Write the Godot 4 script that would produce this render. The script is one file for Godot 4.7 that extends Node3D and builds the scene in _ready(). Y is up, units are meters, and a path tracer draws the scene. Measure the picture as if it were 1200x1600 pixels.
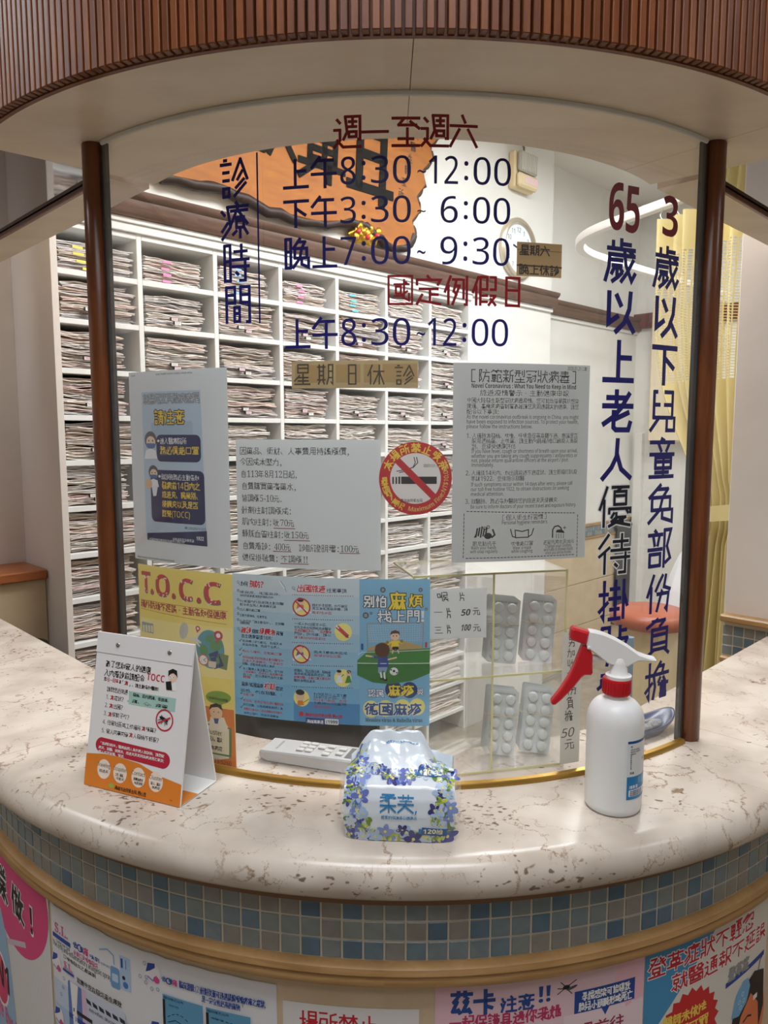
extends Node3D
# ---------------------------------------------------------------- the room's second set of axes: along the shelf (s), up (y), and behind its front (o)
const CORNER := Vector2(-1.0556, -2.4)
const ALONG := Vector2(0.7123, -0.7018)
const BEHIND := Vector2(-0.7018, -0.7123)
const TURN_LEFT := -0.7925   # where the round front runs out into the straight wings
const TURN_RIGHT := 0.7783

func sh(s: float, y: float, o: float) -> Vector3:
	var q := CORNER + ALONG * s + BEHIND * o
	return Vector3(q.x, y, q.y)

func shelf_basis() -> Basis:
	return Basis(Vector3(ALONG.x, 0, ALONG.y), Vector3.UP, Vector3(-BEHIND.x, 0, -BEHIND.y))

func sbox(g: Shape, s0: float, s1: float, y0: float, y1: float, o0: float, o1: float, ch := 0.0) -> Shape:
	g.box(sh((s0 + s1) / 2, (y0 + y1) / 2, (o0 + o1) / 2), Vector3(s1 - s0, y1 - y0, o1 - o0), ch, shelf_basis())
	return g

# frames that follow the round front and then the wings; t is an angle, past the turn it counts on as distance / 0.9
func rim(t: float) -> Array:
	if t > TURN_RIGHT:
		return [Vector3(MID.x, 0, MID.y) + Vector3(ALONG.x, 0, ALONG.y) * (t - TURN_RIGHT) * 0.9, around(TURN_RIGHT), Vector3.UP]
	if t < TURN_LEFT:
		return [Vector3(MID.x, 0, MID.y) + Vector3(BEHIND.x, 0, BEHIND.y) * (TURN_LEFT - t) * 0.9, around(TURN_LEFT), Vector3.UP]
	return [Vector3(MID.x, 0, MID.y), around(t), Vector3.UP]

func rims(t0: float, t1: float, bits := 64) -> Array:
	var f := []
	for i in bits + 1:
		f.append(rim(lerpf(t0, t1, float(i) / bits)))
	for k in [TURN_LEFT, TURN_RIGHT]:
		if t0 < k - 0.02 and k + 0.02 < t1:
			for i in f.size() - 1:
				var a := lerpf(t0, t1, float(i) / bits)
				var b := lerpf(t0, t1, float(i + 1) / bits)
				if a < k and k <= b:
					f[i if k == TURN_LEFT else i + 1] = rim(k)
	return f

func ceiling_lamp(at: Vector3, size: Vector2, turn: float, energy: float, col: Color, glow: float, label: String) -> void:
	var t := thing("ceiling_light", label, "light", at)
	var b := Basis(Vector3.UP, turn)
	var g := Shape.new()
	for k in [-1, 1]:
		g.box(at + b * Vector3(k * (size.x / 2 + 0.015), 0, 0), Vector3(0.03, 0.05, size.y + 0.06), 0.004, b)
		g.box(at + b * Vector3(0, 0, k * (size.y / 2 + 0.015)), Vector3(size.x, 0.05, 0.03), 0.004, b)
	part("frame", g, mat(rgb(235, 235, 232), 0.5), t)
	g = Shape.new()
	g.box(at + Vector3(0, 0.01, 0), Vector3(size.x, 0.012, size.y), 0.0, b)
	var m := mat(rgb(250, 250, 248), 0.5)
	m.emission_enabled = true
	m.emission = col
	m.emission_energy_multiplier = glow
	part("diffuser", g, m, t)
	var a := AreaLight3D.new()
	a.name = "lamp_light"
	a.area_size = size
	a.light_energy = energy
	a.light_color = col
	a.shadow_enabled = true
	a.area_range = 14.0
	t.add_child(a)
	a.position = Vector3(0, -0.03, 0)
	a.basis = b * Basis(Vector3.RIGHT, -PI / 2)

func _ready() -> void:
	read_strokes()
	# camera
	var cam := Camera3D.new()
	cam.name = "camera"
	add_child(cam)
	cam.position = Vector3(0, 1.6, 0)
	cam.rotation_degrees = Vector3(-6.1, 0, 0)
	cam.fov = 69.64
	cam.near = 0.02
	cam.current = true
	# surroundings: a closed room, no sky light reaches it
	var we := WorldEnvironment.new()
	we.name = "surroundings"
	var env := Environment.new()
	env.background_mode = Environment.BG_COLOR
	env.background_color = Color.BLACK
	env.tonemap_mode = Environment.TONE_MAPPER_LINEAR
	env.tonemap_exposure = 0.92
	env.sdfgi_enabled = true
	env.ssao_enabled = true
	env.ssil_enabled = true
	we.environment = env
	add_child(we)
	# lamps: three troffers behind the screen, two in front of the counter, one added over each passage to brighten the side walls
	var cool := rgb(252, 254, 255)
	var warm := rgb(248, 250, 255)
	ceiling_lamp(sh(0.75, 3.165, -1.15), Vector2(1.2, 0.5), 0.78, 3.7, cool, 3.0, "white ceiling light panel above the chart shelf, nearest the screen")
	ceiling_lamp(sh(2.15, 3.165, -1.15), Vector2(1.2, 0.5), 0.78, 3.7, cool, 3.0, "white ceiling light panel above the far end of the chart shelf")
	ceiling_lamp(sh(3.1, 3.165, -2.6), Vector2(1.2, 0.5), 0.78, 2.6, cool, 3.0, "white ceiling light panel above the curtained bay")
	ceiling_lamp(Vector3(0.0, 3.165, -0.15), Vector2(1.2, 0.6), 0.0, 2.3, warm, 3.0, "square white ceiling light panel over the reception front")
	ceiling_lamp(Vector3(0.0, 3.165, 0.75), Vector2(1.2, 0.6), 0.0, 0.6, warm, 3.0, "second white ceiling light panel over the waiting room behind")
	ceiling_lamp(Vector3(-2.35, 3.165, -1.15), Vector2(0.6, 1.2), 0.0, 1.5, warm, 3.0, "added white ceiling light panel, out of view, brightening the left wall")  # added unseen lamp, lifts the left wall
	ceiling_lamp(Vector3(2.45, 3.165, -0.6), Vector2(0.6, 1.2), 0.0, 1.2, warm, 3.0, "added white ceiling light panel, out of view, brightening the right wall")  # its added counterpart, unseen too, for the wall on the right
	build_room()
	build_counter()
	build_canopy()
	build_screen()
	build_shelf()
	build_back()
	build_lettering()
	build_notices()
	build_front_posters()
	build_counter_things()
	build_display()
# ---------------------------------------------------------------- the room
var M := {}

func build_room() -> void:
	M.white = mat(rgb(236, 236, 232), 0.55)
	M.wall = speckled(rgb(228, 222, 216), rgb(236, 230, 224), 1.2, 0.8, 3)
	M.white_wall = speckled(rgb(232, 232, 226), rgb(240, 240, 236), 0.9, 0.5, 4)
	M.print = mat(Color.WHITE, 0.55)
	M.print.vertex_color_use_as_albedo = true
	M.gloss_print = mat(Color.WHITE, 0.3)
	M.gloss_print.vertex_color_use_as_albedo = true
	M.paper = mat(rgb(226, 228, 228), 0.6)
	M.black = mat(rgb(22, 22, 24), 0.4)
	M.steel = mat(rgb(180, 180, 178), 0.25, 0.9)
	M.slat = wood(rgb(88, 43, 13), rgb(128, 68, 25), Vector3(9, 0.9, 9), 0.42, 2)
	M.post = wood(rgb(88, 44, 20), rgb(134, 76, 38), Vector3(12, 1.1, 12), 0.28, 6)
	M.walnut = wood(rgb(74, 52, 42), rgb(130, 100, 84), Vector3(1.1, 9, 1.1), 0.4, 8)
	M.oak = wood(rgb(150, 112, 66), rgb(190, 152, 102), Vector3(1.2, 16, 1.2), 0.4, 10)
	M.cap = wood(rgb(150, 84, 44), rgb(186, 112, 66), Vector3(1.4, 7, 1.4), 0.35, 12)
	M.cream = wood(rgb(206, 184, 150), rgb(218, 198, 166), Vector3(1.4, 1.4, 1.4), 0.45, 14)
	M.soffit = wood(rgb(206, 188, 162), rgb(218, 202, 178), Vector3(0.8, 2.2, 1.8), 0.42, 15)
	M.grout = mat(rgb(214, 204, 184), 0.85)
	var g := Shape.new()
	g.box(Vector3(0.8, -0.05, -2.4), Vector3(12, 0.1, 13))
	structure("floor", g, speckled(rgb(150, 140, 126), rgb(172, 162, 148), 2.2, 0.35, 30))
	g = Shape.new()
	g.box(Vector3(0.8, 3.25, -2.4), Vector3(12, 0.1, 13))
	structure("ceiling", g, mat(rgb(236, 234, 228), 0.8))
	# the wall the shelf stands in, and the walls beside it
	g = Shape.new()
	sbox(g, 0.0, 2.1, 2.406, 3.2, 0.0, 0.1)
	sbox(g, 2.1, 2.85, 0.0, 3.2, 0.0, 0.3)
	sbox(g, 2.85, 4.4, 0.0, 3.2, 0.12, 0.3)
	structure("wall_back", g, M.white_wall)
	g = Shape.new()
	sbox(g, -4.0, 0.0, 0.0, 3.2, 0.36, 0.5)
	sbox(g, -4.0, 2.2, 0.0, 3.2, 0.5, 0.6)
	structure("wall_left", g, M.wall)
	g = Shape.new()
	sbox(g, 4.15, 4.3, 0.0, 3.2, -4.5, 0.3)
	structure("wall_right", g, M.white_wall)
	# the wall the right wing ends against
	g = Shape.new()
	var at := Vector3(0.885, 0, -1.88)
	var b := Basis(Vector3(0.7018, 0, 0.7123), Vector3.UP, Vector3(-0.7123, 0, 0.7018))
	g.box(at + b * Vector3(1.5, 1.6, -0.06), Vector3(3.0, 3.2, 0.12), 0.002, b)
	var end := structure("wall_end", g, M.wall)
	# its wainscot: cap, three rows of mosaic, a rail and a cream board
	g = Shape.new()
	g.box(at + b * Vector3(1.5, 1.128, 0.014), Vector3(3.0, 0.018, 0.036), 0.004, b)
	part("cap_rail", g, M.oak, end)
	g = Shape.new()
	g.box(at + b * Vector3(1.5, 1.0175, 0.009), Vector3(3.0, 0.016, 0.024), 0.004, b)
	part("lower_rail", g, M.oak, end)
	g = Shape.new()
	g.box(at + b * Vector3(1.5, 1.07, 0.0015), Vector3(3.0, 0.1, 0.003), 0.0, b)
	part("grout_bed", g, M.grout, end)
	g = Shape.new()
	g.box(at + b * Vector3(1.5, 0.505, 0.004), Vector3(3.0, 1.01, 0.008), 0.0, b)
	part("wainscot_board", g, M.cream, end)
	make_tiles()
	var rng := RandomNumberGenerator.new()
	rng.seed = 44
	for i in 22:
		for j in 3:
			copy_part("tile", tile_mesh, tile_tone(rng), end, Transform3D(b, at + b * Vector3(0.014 + i * 0.0265, 1.04 + j * 0.0265, 0.0003)))
	# left: low boarding with a brown cap in front of the wall
	g = Shape.new()
	sbox(g, -4.0, -0.003, 0.0, 1.1, 0.17, 0.36)
	structure("wall_boarding", g, M.cream)
	g = Shape.new()
	sbox(g, -4.0, -0.003, 1.1, 1.135, 0.145, 0.36, 0.005)
	structure("trim_1", g, M.cap)
	# the waiting room behind the camera
	g = Shape.new()
	g.box(Vector3(0.8, 1.6, 3.6), Vector3(12, 3.2, 0.2))
	structure("wall_front", g, M.wall)
	g = Shape.new()
	g.box(Vector3(-4.6, 1.6, -2.4), Vector3(0.2, 3.2, 13))
	structure("wall_side", g, M.wall)
	g = Shape.new()
	g.box(Vector3(6.3, 1.6, -2.4), Vector3(0.2, 3.2, 13))
	structure("wall_far", g, M.wall)
	g = Shape.new()
	g.box(Vector3(0.8, 1.6, -8.4), Vector3(12, 3.2, 0.2))
	structure("wall_rear", g, M.wall)

var tile_mesh: Mesh
var tile_mats := []

func make_tiles() -> void:
	var g := Shape.new()
	g.box(Vector3(0, 0, 0.002), Vector3(0.0238, 0.0238, 0.004), 0.0008)
	tile_mesh = g.mesh()
	for c in [[134, 144, 144], [138, 146, 144], [142, 142, 136], [126, 142, 148], [112, 134, 146], [84, 114, 134], [94, 122, 140], [146, 143, 135]]:
		tile_mats.append(speckled(rgb(c[0] - 7, c[1] - 7, c[2] - 7), rgb(c[0] + 7, c[1] + 7, c[2] + 7), 9.0, 0.28, c[0]))

func tile_tone(rng: RandomNumberGenerator) -> Material:
	var k := rng.randf()
	if k < 0.2: return tile_mats[5 + rng.randi() % 2]
	if k < 0.28: return tile_mats[4]
	if k < 0.5: return tile_mats[3]
	return tile_mats[[0, 1, 2, 7][rng.randi() % 4]]

# ---------------------------------------------------------------- counter
func build_counter() -> void:
	var t := thing("reception_counter", "curved reception counter with cream marble top, blue mosaic band and oak trim", "counter", Vector3(MID.x, 0, MID.y))
	M.marble = marble()
	var o := PackedVector2Array([Vector2(0.6, 1.048), Vector2(0.6, 1.1), Vector2(0.885, 1.1)])
	for i in range(1, 9):
		var a := PI / 2 - PI * i / 9.0
		o.append(Vector2(0.887, 1.072) + Vector2(cos(a), sin(a)) * 0.0275)
	o.append(Vector2(0.885, 1.0445))
	o.append(Vector2(0.86, 1.0445))
	o.append(Vector2(0.86, 1.048))
	var left_end := TURN_LEFT - 1.40 / 0.9
	var right_end := TURN_RIGHT + 0.715 / 0.9
	for piece in [[left_end, TURN_LEFT - 0.0008, 4], [TURN_LEFT, TURN_RIGHT, 72], [TURN_RIGHT + 0.0008, right_end, 4]]:
		var g := Shape.new()
		g.sweep(o, rims(piece[0], piece[1], piece[2]), true, true, 0.5)
		part("counter_slab", g, M.marble, t)
	var g := Shape.new()
	g.sweep(outline([0.856, 1.028, 0.88, 1.028, 0.884, 1.031, 0.884, 1.042, 0.88, 1.0445, 0.856, 1.0445]), rims(left_end, right_end, 120))
	part("upper_trim", g, mat(rgb(128, 92, 62), 0.5), t)
	g = Shape.new()
	g.sweep(outline([0.84, 0.94, 0.872, 0.94, 0.872, 1.03, 0.84, 1.03]), rims(left_end, right_end, 120))
	part("grout_bed", g, M.grout, t)
	g = Shape.new()
	g.sweep(outline([0.85, 0.918, 0.876, 0.918, 0.883, 0.922, 0.885, 0.93, 0.883, 0.9345, 0.886, 0.939, 0.884, 0.946, 0.878, 0.9495, 0.85, 0.9495]), rims(left_end, right_end, 120))
	part("lower_trim", g, M.oak, t)
	g = Shape.new()
	g.sweep(outline([0.82, 0.0, 0.868, 0.0, 0.868, 0.92, 0.82, 0.92]), rims(left_end, right_end, 120))
	part("front_panel", g, M.cream, t)
	var rng := RandomNumberGenerator.new()
	rng.seed = 12
	var n := int(0.875 * (TURN_RIGHT - TURN_LEFT) / 0.0265) + 1
	var step := (TURN_RIGHT - TURN_LEFT) / n
	for i in range(-9, n + 6):
		var a := TURN_LEFT + step * (i + 0.5)
		if a < TURN_LEFT: a = TURN_LEFT + (i + 0.5) * 0.0265 / 0.9
		if a > TURN_RIGHT: a = TURN_RIGHT + (i - n + 0.5) * 0.0265 / 0.9
		var f := rim(a)
		var z: Vector3 = f[1]
		var b := Basis(Vector3.UP.cross(z), Vector3.UP, z)
		for j in 3:
			copy_part("tile", tile_mesh, tile_tone(rng), t, Transform3D(b, f[0] + z * 0.8692 + Vector3.UP * (0.9632 + 0.026 * j) - t.position))

# ---------------------------------------------------------------- canopy over the counter
func build_canopy() -> void:
	var t := thing("reception_canopy", "curved overhead canopy faced with brown vertical slats above a cream soffit", "canopy", Vector3(MID.x, 2.037, MID.y))
	var e := 0.875
	for k in [[-e, -0.0006], [0.0006, 0.70], [0.7012, e]]:
		var g := Shape.new()
		g.sweep(outline([0.57, 2.037, 0.8488, 2.037, 0.8488, 2.0518, 0.57, 2.0518]), arc(k[0], k[1], 32))
		part("soffit_panel", g, M.soffit, t)
	var g := Shape.new()
	g.sweep(outline([0.57, 2.052, 0.849, 2.052, 0.849, 2.0372, 0.8548, 2.0372, 0.8548, 3.2, 0.57, 3.2]), arc(-e, e, 60))
	part("core", g, M.slat, t)
	var slat := Shape.new()
	slat.box(Vector3(0, 0, 0.006), Vector3(0.0084, 1.16, 0.0125), 0.0008)
	var sm := slat.mesh()
	var n := 128
	var tones := [M.slat, wood(rgb(82, 39, 12), rgb(120, 62, 22), Vector3(9, 0.8, 9), 0.42, 17), wood(rgb(94, 47, 15), rgb(134, 73, 28), Vector3(9, 1.0, 9), 0.42, 18)]
	for i in n:
		var a := lerpf(-e + 0.006, e - 0.006, float(i) / (n - 1))
		var z := around(a)
		copy_part("slat", sm, tones[(i * 7 + i / 3) % 3], t, Transform3D(Basis(Vector3.UP.cross(z), Vector3.UP, z), z * 0.855 + Vector3.UP * (2.6185 - 2.037)))
	# the narrow bulkheads over the wings, edged in brown
	for side in [-1, 1]:
		var a0: float = -e if side < 0 else e
		var a1: float = TURN_LEFT - 1.41 / 0.9 if side < 0 else TURN_RIGHT + 0.715 / 0.9
		g = Shape.new()
		g.sweep(outline([0.565, 2.037, 0.64, 2.037, 0.64, 3.2, 0.565, 3.2]), rims(a0, a1, 8))
		part("wing_bulkhead", g, M.soffit, t)
		g = Shape.new()
		g.sweep(outline([0.64, 2.0355, 0.646, 2.0355, 0.6475, 2.037, 0.6475, 2.0435, 0.64, 2.0445]), rims(a0, a1, 8))
		part("edge_trim", g, M.post, t)
		g = Shape.new()
		g.sweep(outline([0.64, 2.0452, 1.25, 2.0452, 1.25, 2.065, 0.64, 2.065]), rims(a0, a1, 8))
		part("mirror_panel", g, mat(rgb(150, 148, 148), 0.04, 1.0), t, false, "grey mirrored ceiling panel over the wing")

# ---------------------------------------------------------------- glass screen and its posts
func build_screen() -> void:
	var a0 := deg_to_rad(-39.2)
	var a1 := deg_to_rad(38.4)
	var t := thing("glass_screen", "tall curved clear glass screen standing on the marble counter", "screen", Vector3(MID.x, 1.1, MID.y))
	var g := Shape.new()
	g.sweep(outline([0.715, 1.1005, 0.723, 1.1005, 0.723, 2.0365, 0.715, 2.0365]), arc(a0, a1, 72))
	part("pane", g, clear(rgb(244, 250, 247), 0.012), t)
	g = Shape.new()
	g.sweep(outline([0.7235, 1.1, 0.7325, 1.1, 0.7325, 1.104, 0.73, 1.107, 0.7235, 1.108]), arc(a0, a1, 72))
	part("sill_channel", g, mat(rgb(176, 138, 66), 0.35, 0.75), t, false, "brass channel at the foot of the glass")
	g = Shape.new()
	g.sweep(outline([0.7235, 2.0305, 0.7262, 2.0315, 0.727, 2.034, 0.727, 2.0365, 0.7235, 2.0365]), arc(a0, a1, 72))
	part("head_channel", g, mat(rgb(214, 212, 204), 0.4), t, false, "pale channel at the head of the glass")
	for side in [0, 1]:
		var a := deg_to_rad(-41.2) if side == 0 else deg_to_rad(40.4)
		var at := on_round(a, 0.722, 1.1)
		g = Shape.new()
		g.lathe(outline([0.0, 1.1, 0.0172, 1.1, 0.0185, 1.102, 0.0185, 2.035, 0.0172, 2.037, 0.0, 2.037]), Vector3(at.x, 0, at.z), 24)
		single("wooden_post", g, M.post, ["slim round brown wooden post by the file shelf, left of the glass", "slim round brown wooden post by the yellow curtain, right of the glass"][side], "post", at, "posts beside the glass screen")
		g = Shape.new()
		var z := around(a0 - 0.0035 if side == 0 else a1 + 0.0035)
		g.box(Vector3(MID.x, 1.5685, MID.y) + z * 0.718, Vector3(0.005, 0.936, 0.012), 0.0008, Basis(Vector3.UP.cross(z), Vector3.UP, z))
		part("edge_seal", g, mat(rgb(40, 42, 42), 0.5), t)
# ---------------------------------------------------------------- behind the screen
func crown(g: Shape, s0: float, s1: float, o: float) -> void:
	var profile := outline([0.02, 2.324, -0.03, 2.324, -0.034, 2.332, -0.04, 2.34, -0.04, 2.378, -0.048, 2.384, -0.056, 2.394, -0.056, 2.406, 0.02, 2.406])
	var back := Vector3(BEHIND.x, 0, BEHIND.y)
	g.sweep(profile, [[sh(s0, 0, o), back, Vector3.UP], [sh(s1, 0, o), back, Vector3.UP]])

func build_back() -> void:
	var g := Shape.new()
	crown(g, -0.004, 2.86, 0.0)
	structure("trim_2", g, M.walnut)
	g = Shape.new()
	crown(g, 2.86, 4.148, 0.12)
	structure("trim_3", g, M.walnut)
	g = Shape.new()
	sbox(g, 2.11, 2.853, 2.3, 2.324, -0.014, 0.0, 0.002)
	sbox(g, 2.86, 4.148, 2.3, 2.324, 0.106, 0.12, 0.002)
	structure("trim_4", g, M.white)
	# far wainscot: oak rails round a band of mosaic over beige boards
	var w := thing("wainscot", "beige panelled wainscot with a mosaic band on the far wall", "wainscot", sh(3.5, 0, 0.12))
	g = Shape.new()
	sbox(g, 2.853, 4.148, 0.97, 0.99, 0.1, 0.1195, 0.003)
	sbox(g, 2.853, 4.148, 0.885, 0.9, 0.1, 0.1195, 0.003)
	part("rail", g, M.oak, w)
	g = Shape.new()
	sbox(g, 2.853, 4.148, 0.9, 0.97, 0.112, 0.1195)
	part("grout_bed", g, M.grout, w)
	for y in [[0.02, 0.3], [0.304, 0.59], [0.594, 0.884]]:
		g = Shape.new()
		sbox(g, 2.853, 4.148, y[0], y[1], 0.108, 0.1195, 0.002)
		part("panel", g, M.cream, w)
	var rng := RandomNumberGenerator.new()
	rng.seed = 3
	var band := Shape.new()
	band.box(Vector3(0, 0, 0.002), Vector3(0.031, 0.031, 0.004), 0.0)
	var bm := band.mesh()
	for i in 38:
		for j in 2:
			copy_part("tile", bm, tile_tone(rng), w, Transform3D(shelf_basis(), sh(2.875 + i * 0.0333, 0.9185 + j * 0.0333, 0.1118) - w.position))
	# carved signboard
	var t := thing("signboard", "large amber wooden signboard with bark edges and black calligraphy above the shelf", "signboard", sh(0.9, 2.45, 0.0))
	var edge := outline([-0.25, 2.6, 0.05, 2.53, 0.37, 2.475, 0.62, 2.49, 0.81, 2.45, 1.05, 2.452, 1.3, 2.5, 1.42, 2.45, 1.5, 2.43, 1.6, 2.455, 1.64, 2.52, 1.62, 2.57, 1.68, 2.63, 1.65, 2.68, 1.71, 2.75, 1.69, 2.81, 1.76, 2.87, 1.74, 2.93, 1.82, 3.0, 1.79, 3.12, -0.25, 3.12])
	var x := Vector3(ALONG.x, 0, ALONG.y)
	var out := Vector3(-BEHIND.x, 0, -BEHIND.y)
	var o0 := sh(0, 0, 0)
	g = Shape.new()
	g.sweep(edge, [[o0 + out * 0.002, x, Vector3.UP, 0.008], [o0 + out * 0.012, x, Vector3.UP], [o0 + out * 0.045, x, Vector3.UP], [o0 + out * 0.052, x, Vector3.UP, 0.008]])
	part("board", g, wood(rgb(146, 82, 10), rgb(190, 116, 22), Vector3(1.6, 5, 1.6), 0.6, 40), t)
	var bark := mat(rgb(46, 26, 20), 0.5)
	for run in [[2, 9], [10, 15], [16, 20]]:
		var line := PackedVector3Array()
		for i in range(run[0], run[1] + 1):
			for k in 4:
				var q := edge[i].lerp(edge[mini(i + 1, edge.size() - 1)], k / 4.0)
				line.append(o0 + x * q.x + Vector3.UP * (q.y + 0.006 * sin(i * 3.0 + k * 2.1)) + out * (0.036 + 0.006 * sin(i * 2.0 + k)))
		g = Shape.new()
		g.tube(line, 0.021 if run[0] == 2 else 0.012, 7)
		part("bark_edge", g, bark, t)
	var lac := mat(rgb(12, 11, 11), 0.5)
	lac.metallic_specular = 0.2
	for ch in [["耳", 1.22, 2.60, 0.25, 0.42], ["鼻", 0.96, 2.62, 0.23, 0.36], ["喉", 0.66, 2.66, 0.28, 0.34]]:
		var ink := Ink.new(self)
		ink.finest = 1.0
		ink.glyph(ch[0], 0, 0, ch[3], ch[4], 0.04 if ch[0] == "耳" else 0.026, rgb(255, 255, 255), 0.06)
		var front := ink.flat(sh(ch[1], ch[2], -0.056), x, Vector3.UP)
		front.c.fill(Color.WHITE)
		var back := ink.flat(sh(ch[1], ch[2], -0.052), x, Vector3.UP)
		front.add(back, Transform3D())
		part("carved_character", front, lac, t, false, "raised black lacquered character")
	# the small inscription down the right end
	var small := Ink.new(self)
	var yy := 2.93
	for ch in "人醫生師至所":
		small.glyph(ch, 1.62 - (2.93 - yy) * 0.35, yy, 0.03, 0.036, 0.004, rgb(30, 24, 20))
		yy -= 0.055
	part("inscription", small.flat(sh(0, 0, -0.0525), x, Vector3.UP), M.print, t)
	# gilded heads on the crown that carry the board
	var gold := mat(rgb(214, 168, 52), 0.28, 0.85)
	var red := mat(rgb(206, 52, 60), 0.4)
	for k in 2:
		var at := sh([1.33, 0.2][k], 2.407, -0.03)
		var o := thing("gilded_ornament", ["gilded beast head ornament on the shelf crown under the board's right end", "gilded ornament with red beads on the shelf crown under the board's left end"][k], "ornament", at, "gilded ornaments under the signboard")
		g = Shape.new()
		var bb := shelf_basis()
		g.lump(at + Vector3(0, 0.045, 0), Vector3(0.075, 0.05, 0.026), 0.5, 3 + k, 14, bb)
		for q in 7:
			g.lump(at + bb * Vector3(-0.066 + 0.022 * q, 0.03 + 0.045 * absf(sin(q * 1.9)), 0.02), Vector3(0.017, 0.02, 0.014), 0.5, 20 + q, 6, bb)
		part("gilding", g, gold, o)
		for q in 3:
			g = Shape.new()
			g.lump(at + bb * Vector3(-0.06 + 0.055 * q, 0.05 - 0.015 * (q % 2), 0.03), Vector3(0.012, 0.012, 0.01), 0.2, q, 6)
			part("red_bead", g, red, o)
	# wall clock on the pillar
	var cc := sh(2.5, 2.6, 0.0)
	t = thing("wall_clock", "round wall clock with a pale metal rim on the white pillar", "clock", cc + Vector3(0, -0.16, 0))
	var f := []
	for i in 41:
		var a := TAU * i / 40
		f.append([cc, x * cos(a) + Vector3.UP * sin(a), out])
	g = Shape.new()
	g.sweep(outline([0.128, 0.001, 0.162, 0.001, 0.162, 0.02, 0.15, 0.03, 0.138, 0.03, 0.13, 0.02]), f, true, false)
	part("rim", g, mat(rgb(206, 196, 176), 0.3, 0.6), t)
	g = Shape.new()
	g.sweep(outline([0.0, 0.001, 0.13, 0.001, 0.13, 0.014, 0.0, 0.014]), f, true, false)
	part("dial", g, mat(rgb(232, 240, 246), 0.5), t)
	var ink := Ink.new(self)
	ink.finest = 1.0
	for h in 12:
		var a := PI / 2 - TAU * (h + 1) / 12
		ink.text(str(h + 1), cos(a) * 0.1 - (0.012 if h < 9 else 0.02), sin(a) * 0.1 - 0.014, 0.028, rgb(40, 44, 60))
	part("numerals", ink.flat(sh(2.5, 2.6, -0.014), x, Vector3.UP), M.print, t)
	for hand in [[0.06, 2.9, 0.007], [0.09, 0.1, 0.005]]:
		g = Shape.new()
		var d: Vector3 = x * cos(hand[1]) + Vector3.UP * sin(hand[1])
		g.box(sh(2.5, 2.6, -0.018) + d * hand[0] * 0.42, Vector3(hand[0], hand[2], 0.002), 0.0, Basis(d, out.cross(d), out))
		part("hand", g, M.black, t)
	# emergency light
	var eb := sh(2.5, 2.9, 0.0)
	t = thing("emergency_light", "cream emergency light with a clear lamp cover high on the white pillar", "light", eb)
	g = Shape.new()
	sbox(g, 2.41, 2.59, 2.9, 3.09, -0.045, -0.001, 0.008)
	sbox(g, 2.415, 2.585, 2.902, 2.975, -0.075, -0.046, 0.01)
	part("housing", g, mat(rgb(232, 214, 172), 0.45), t)
	g = Shape.new()
	sbox(g, 2.42, 2.58, 2.98, 3.085, -0.078, -0.047, 0.01)
	part("lamp_cover", g, mat(rgb(176, 174, 164), 0.12), t, false, "ribbed clear lamp cover")
	g = Shape.new()
	for i in 9:
		sbox(g, 2.43 + i * 0.0165, 2.434 + i * 0.0165, 2.985, 3.08, -0.08, -0.0775)
	part("rib", g, mat(rgb(214, 212, 204), 0.2), t)
	g = Shape.new()
	sbox(g, 2.46, 2.58, 2.925, 2.96, -0.0765, -0.0752)
	part("notice_label", g, mat(rgb(236, 206, 206), 0.6), t)
	g = Shape.new()
	g.tube(PackedVector3Array([sh(2.52, 3.09, -0.02), sh(2.52, 3.13, -0.022), sh(2.505, 3.16, -0.015), sh(2.5, 3.199, -0.006)]), 0.006)
	part("cable", g, mat(rgb(120, 112, 104), 0.6), t)
	# curtain rail: from the near end to a rounded corner and back to the far wall
	var a := Vector3(1.22, 2.4, -2.27)
	var c := Vector3(0.74, 2.4, -3.3)
	var e := Vector3(2.0, 2.4, -4.45)
	var path := PackedVector3Array([a])
	for i in 13:
		var k := i / 12.0
		var p := c.lerp(a, 0.3)
		var q := c.lerp(e, 0.22)
		path.append(p.lerp(c, k).lerp(c.lerp(q, k), k))
	path.append(e)
	t = thing("curtain_rail", "white ceiling curtain rail bent round the treatment bay", "rail", c)
	g = Shape.new()
	var fr := []
	for i in path.size():
		var d := (path[mini(i + 1, path.size() - 1)] - path[maxi(i - 1, 0)]).normalized()
		fr.append([path[i], d.cross(Vector3.UP).normalized(), Vector3.UP])
	g.sweep(outline([-0.016, 0.0, 0.016, 0.0, 0.018, 0.004, 0.018, 0.03, -0.018, 0.03, -0.018, 0.004]), fr)
	part("track", g, mat(rgb(244, 244, 240), 0.35), t)
	for q in [0.02]:
		var at := a.lerp(c, q)
		g = Shape.new()
		g.tube(PackedVector3Array([at + Vector3(0, 0.03, 0), Vector3(at.x, 3.2, at.z)]), 0.006)
		part("drop_rod", g, M.steel, t)
	# curtain: solid heading, open net, solid cloth gathered by a tie
	t = thing("curtain", "pale yellow hospital curtain with a net top, tied back beside the right post", "curtain", Vector3(1.07, 0.3, -2.6))
	var net := Image.create(64, 64, false, Image.FORMAT_RGBA8)
	net.fill(Color(0.84, 0.78, 0.52, 0.0))
	for j in 64:
		for i in 64:
			if i % 16 < 5 or j % 16 < 5:
				net.set_pixel(i, j, Color(0.85, 0.79, 0.57, 1.0))
	var netting := mat(Color.WHITE, 0.8)
	netting.albedo_texture = ImageTexture.create_from_image(net)
	netting.transparency = BaseMaterial3D.TRANSPARENCY_ALPHA_SCISSOR
	netting.alpha_scissor_threshold = 0.5
	netting.uv1_scale = Vector3(14, 12, 1)
	netting.cull_mode = BaseMaterial3D.CULL_DISABLED
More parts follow.
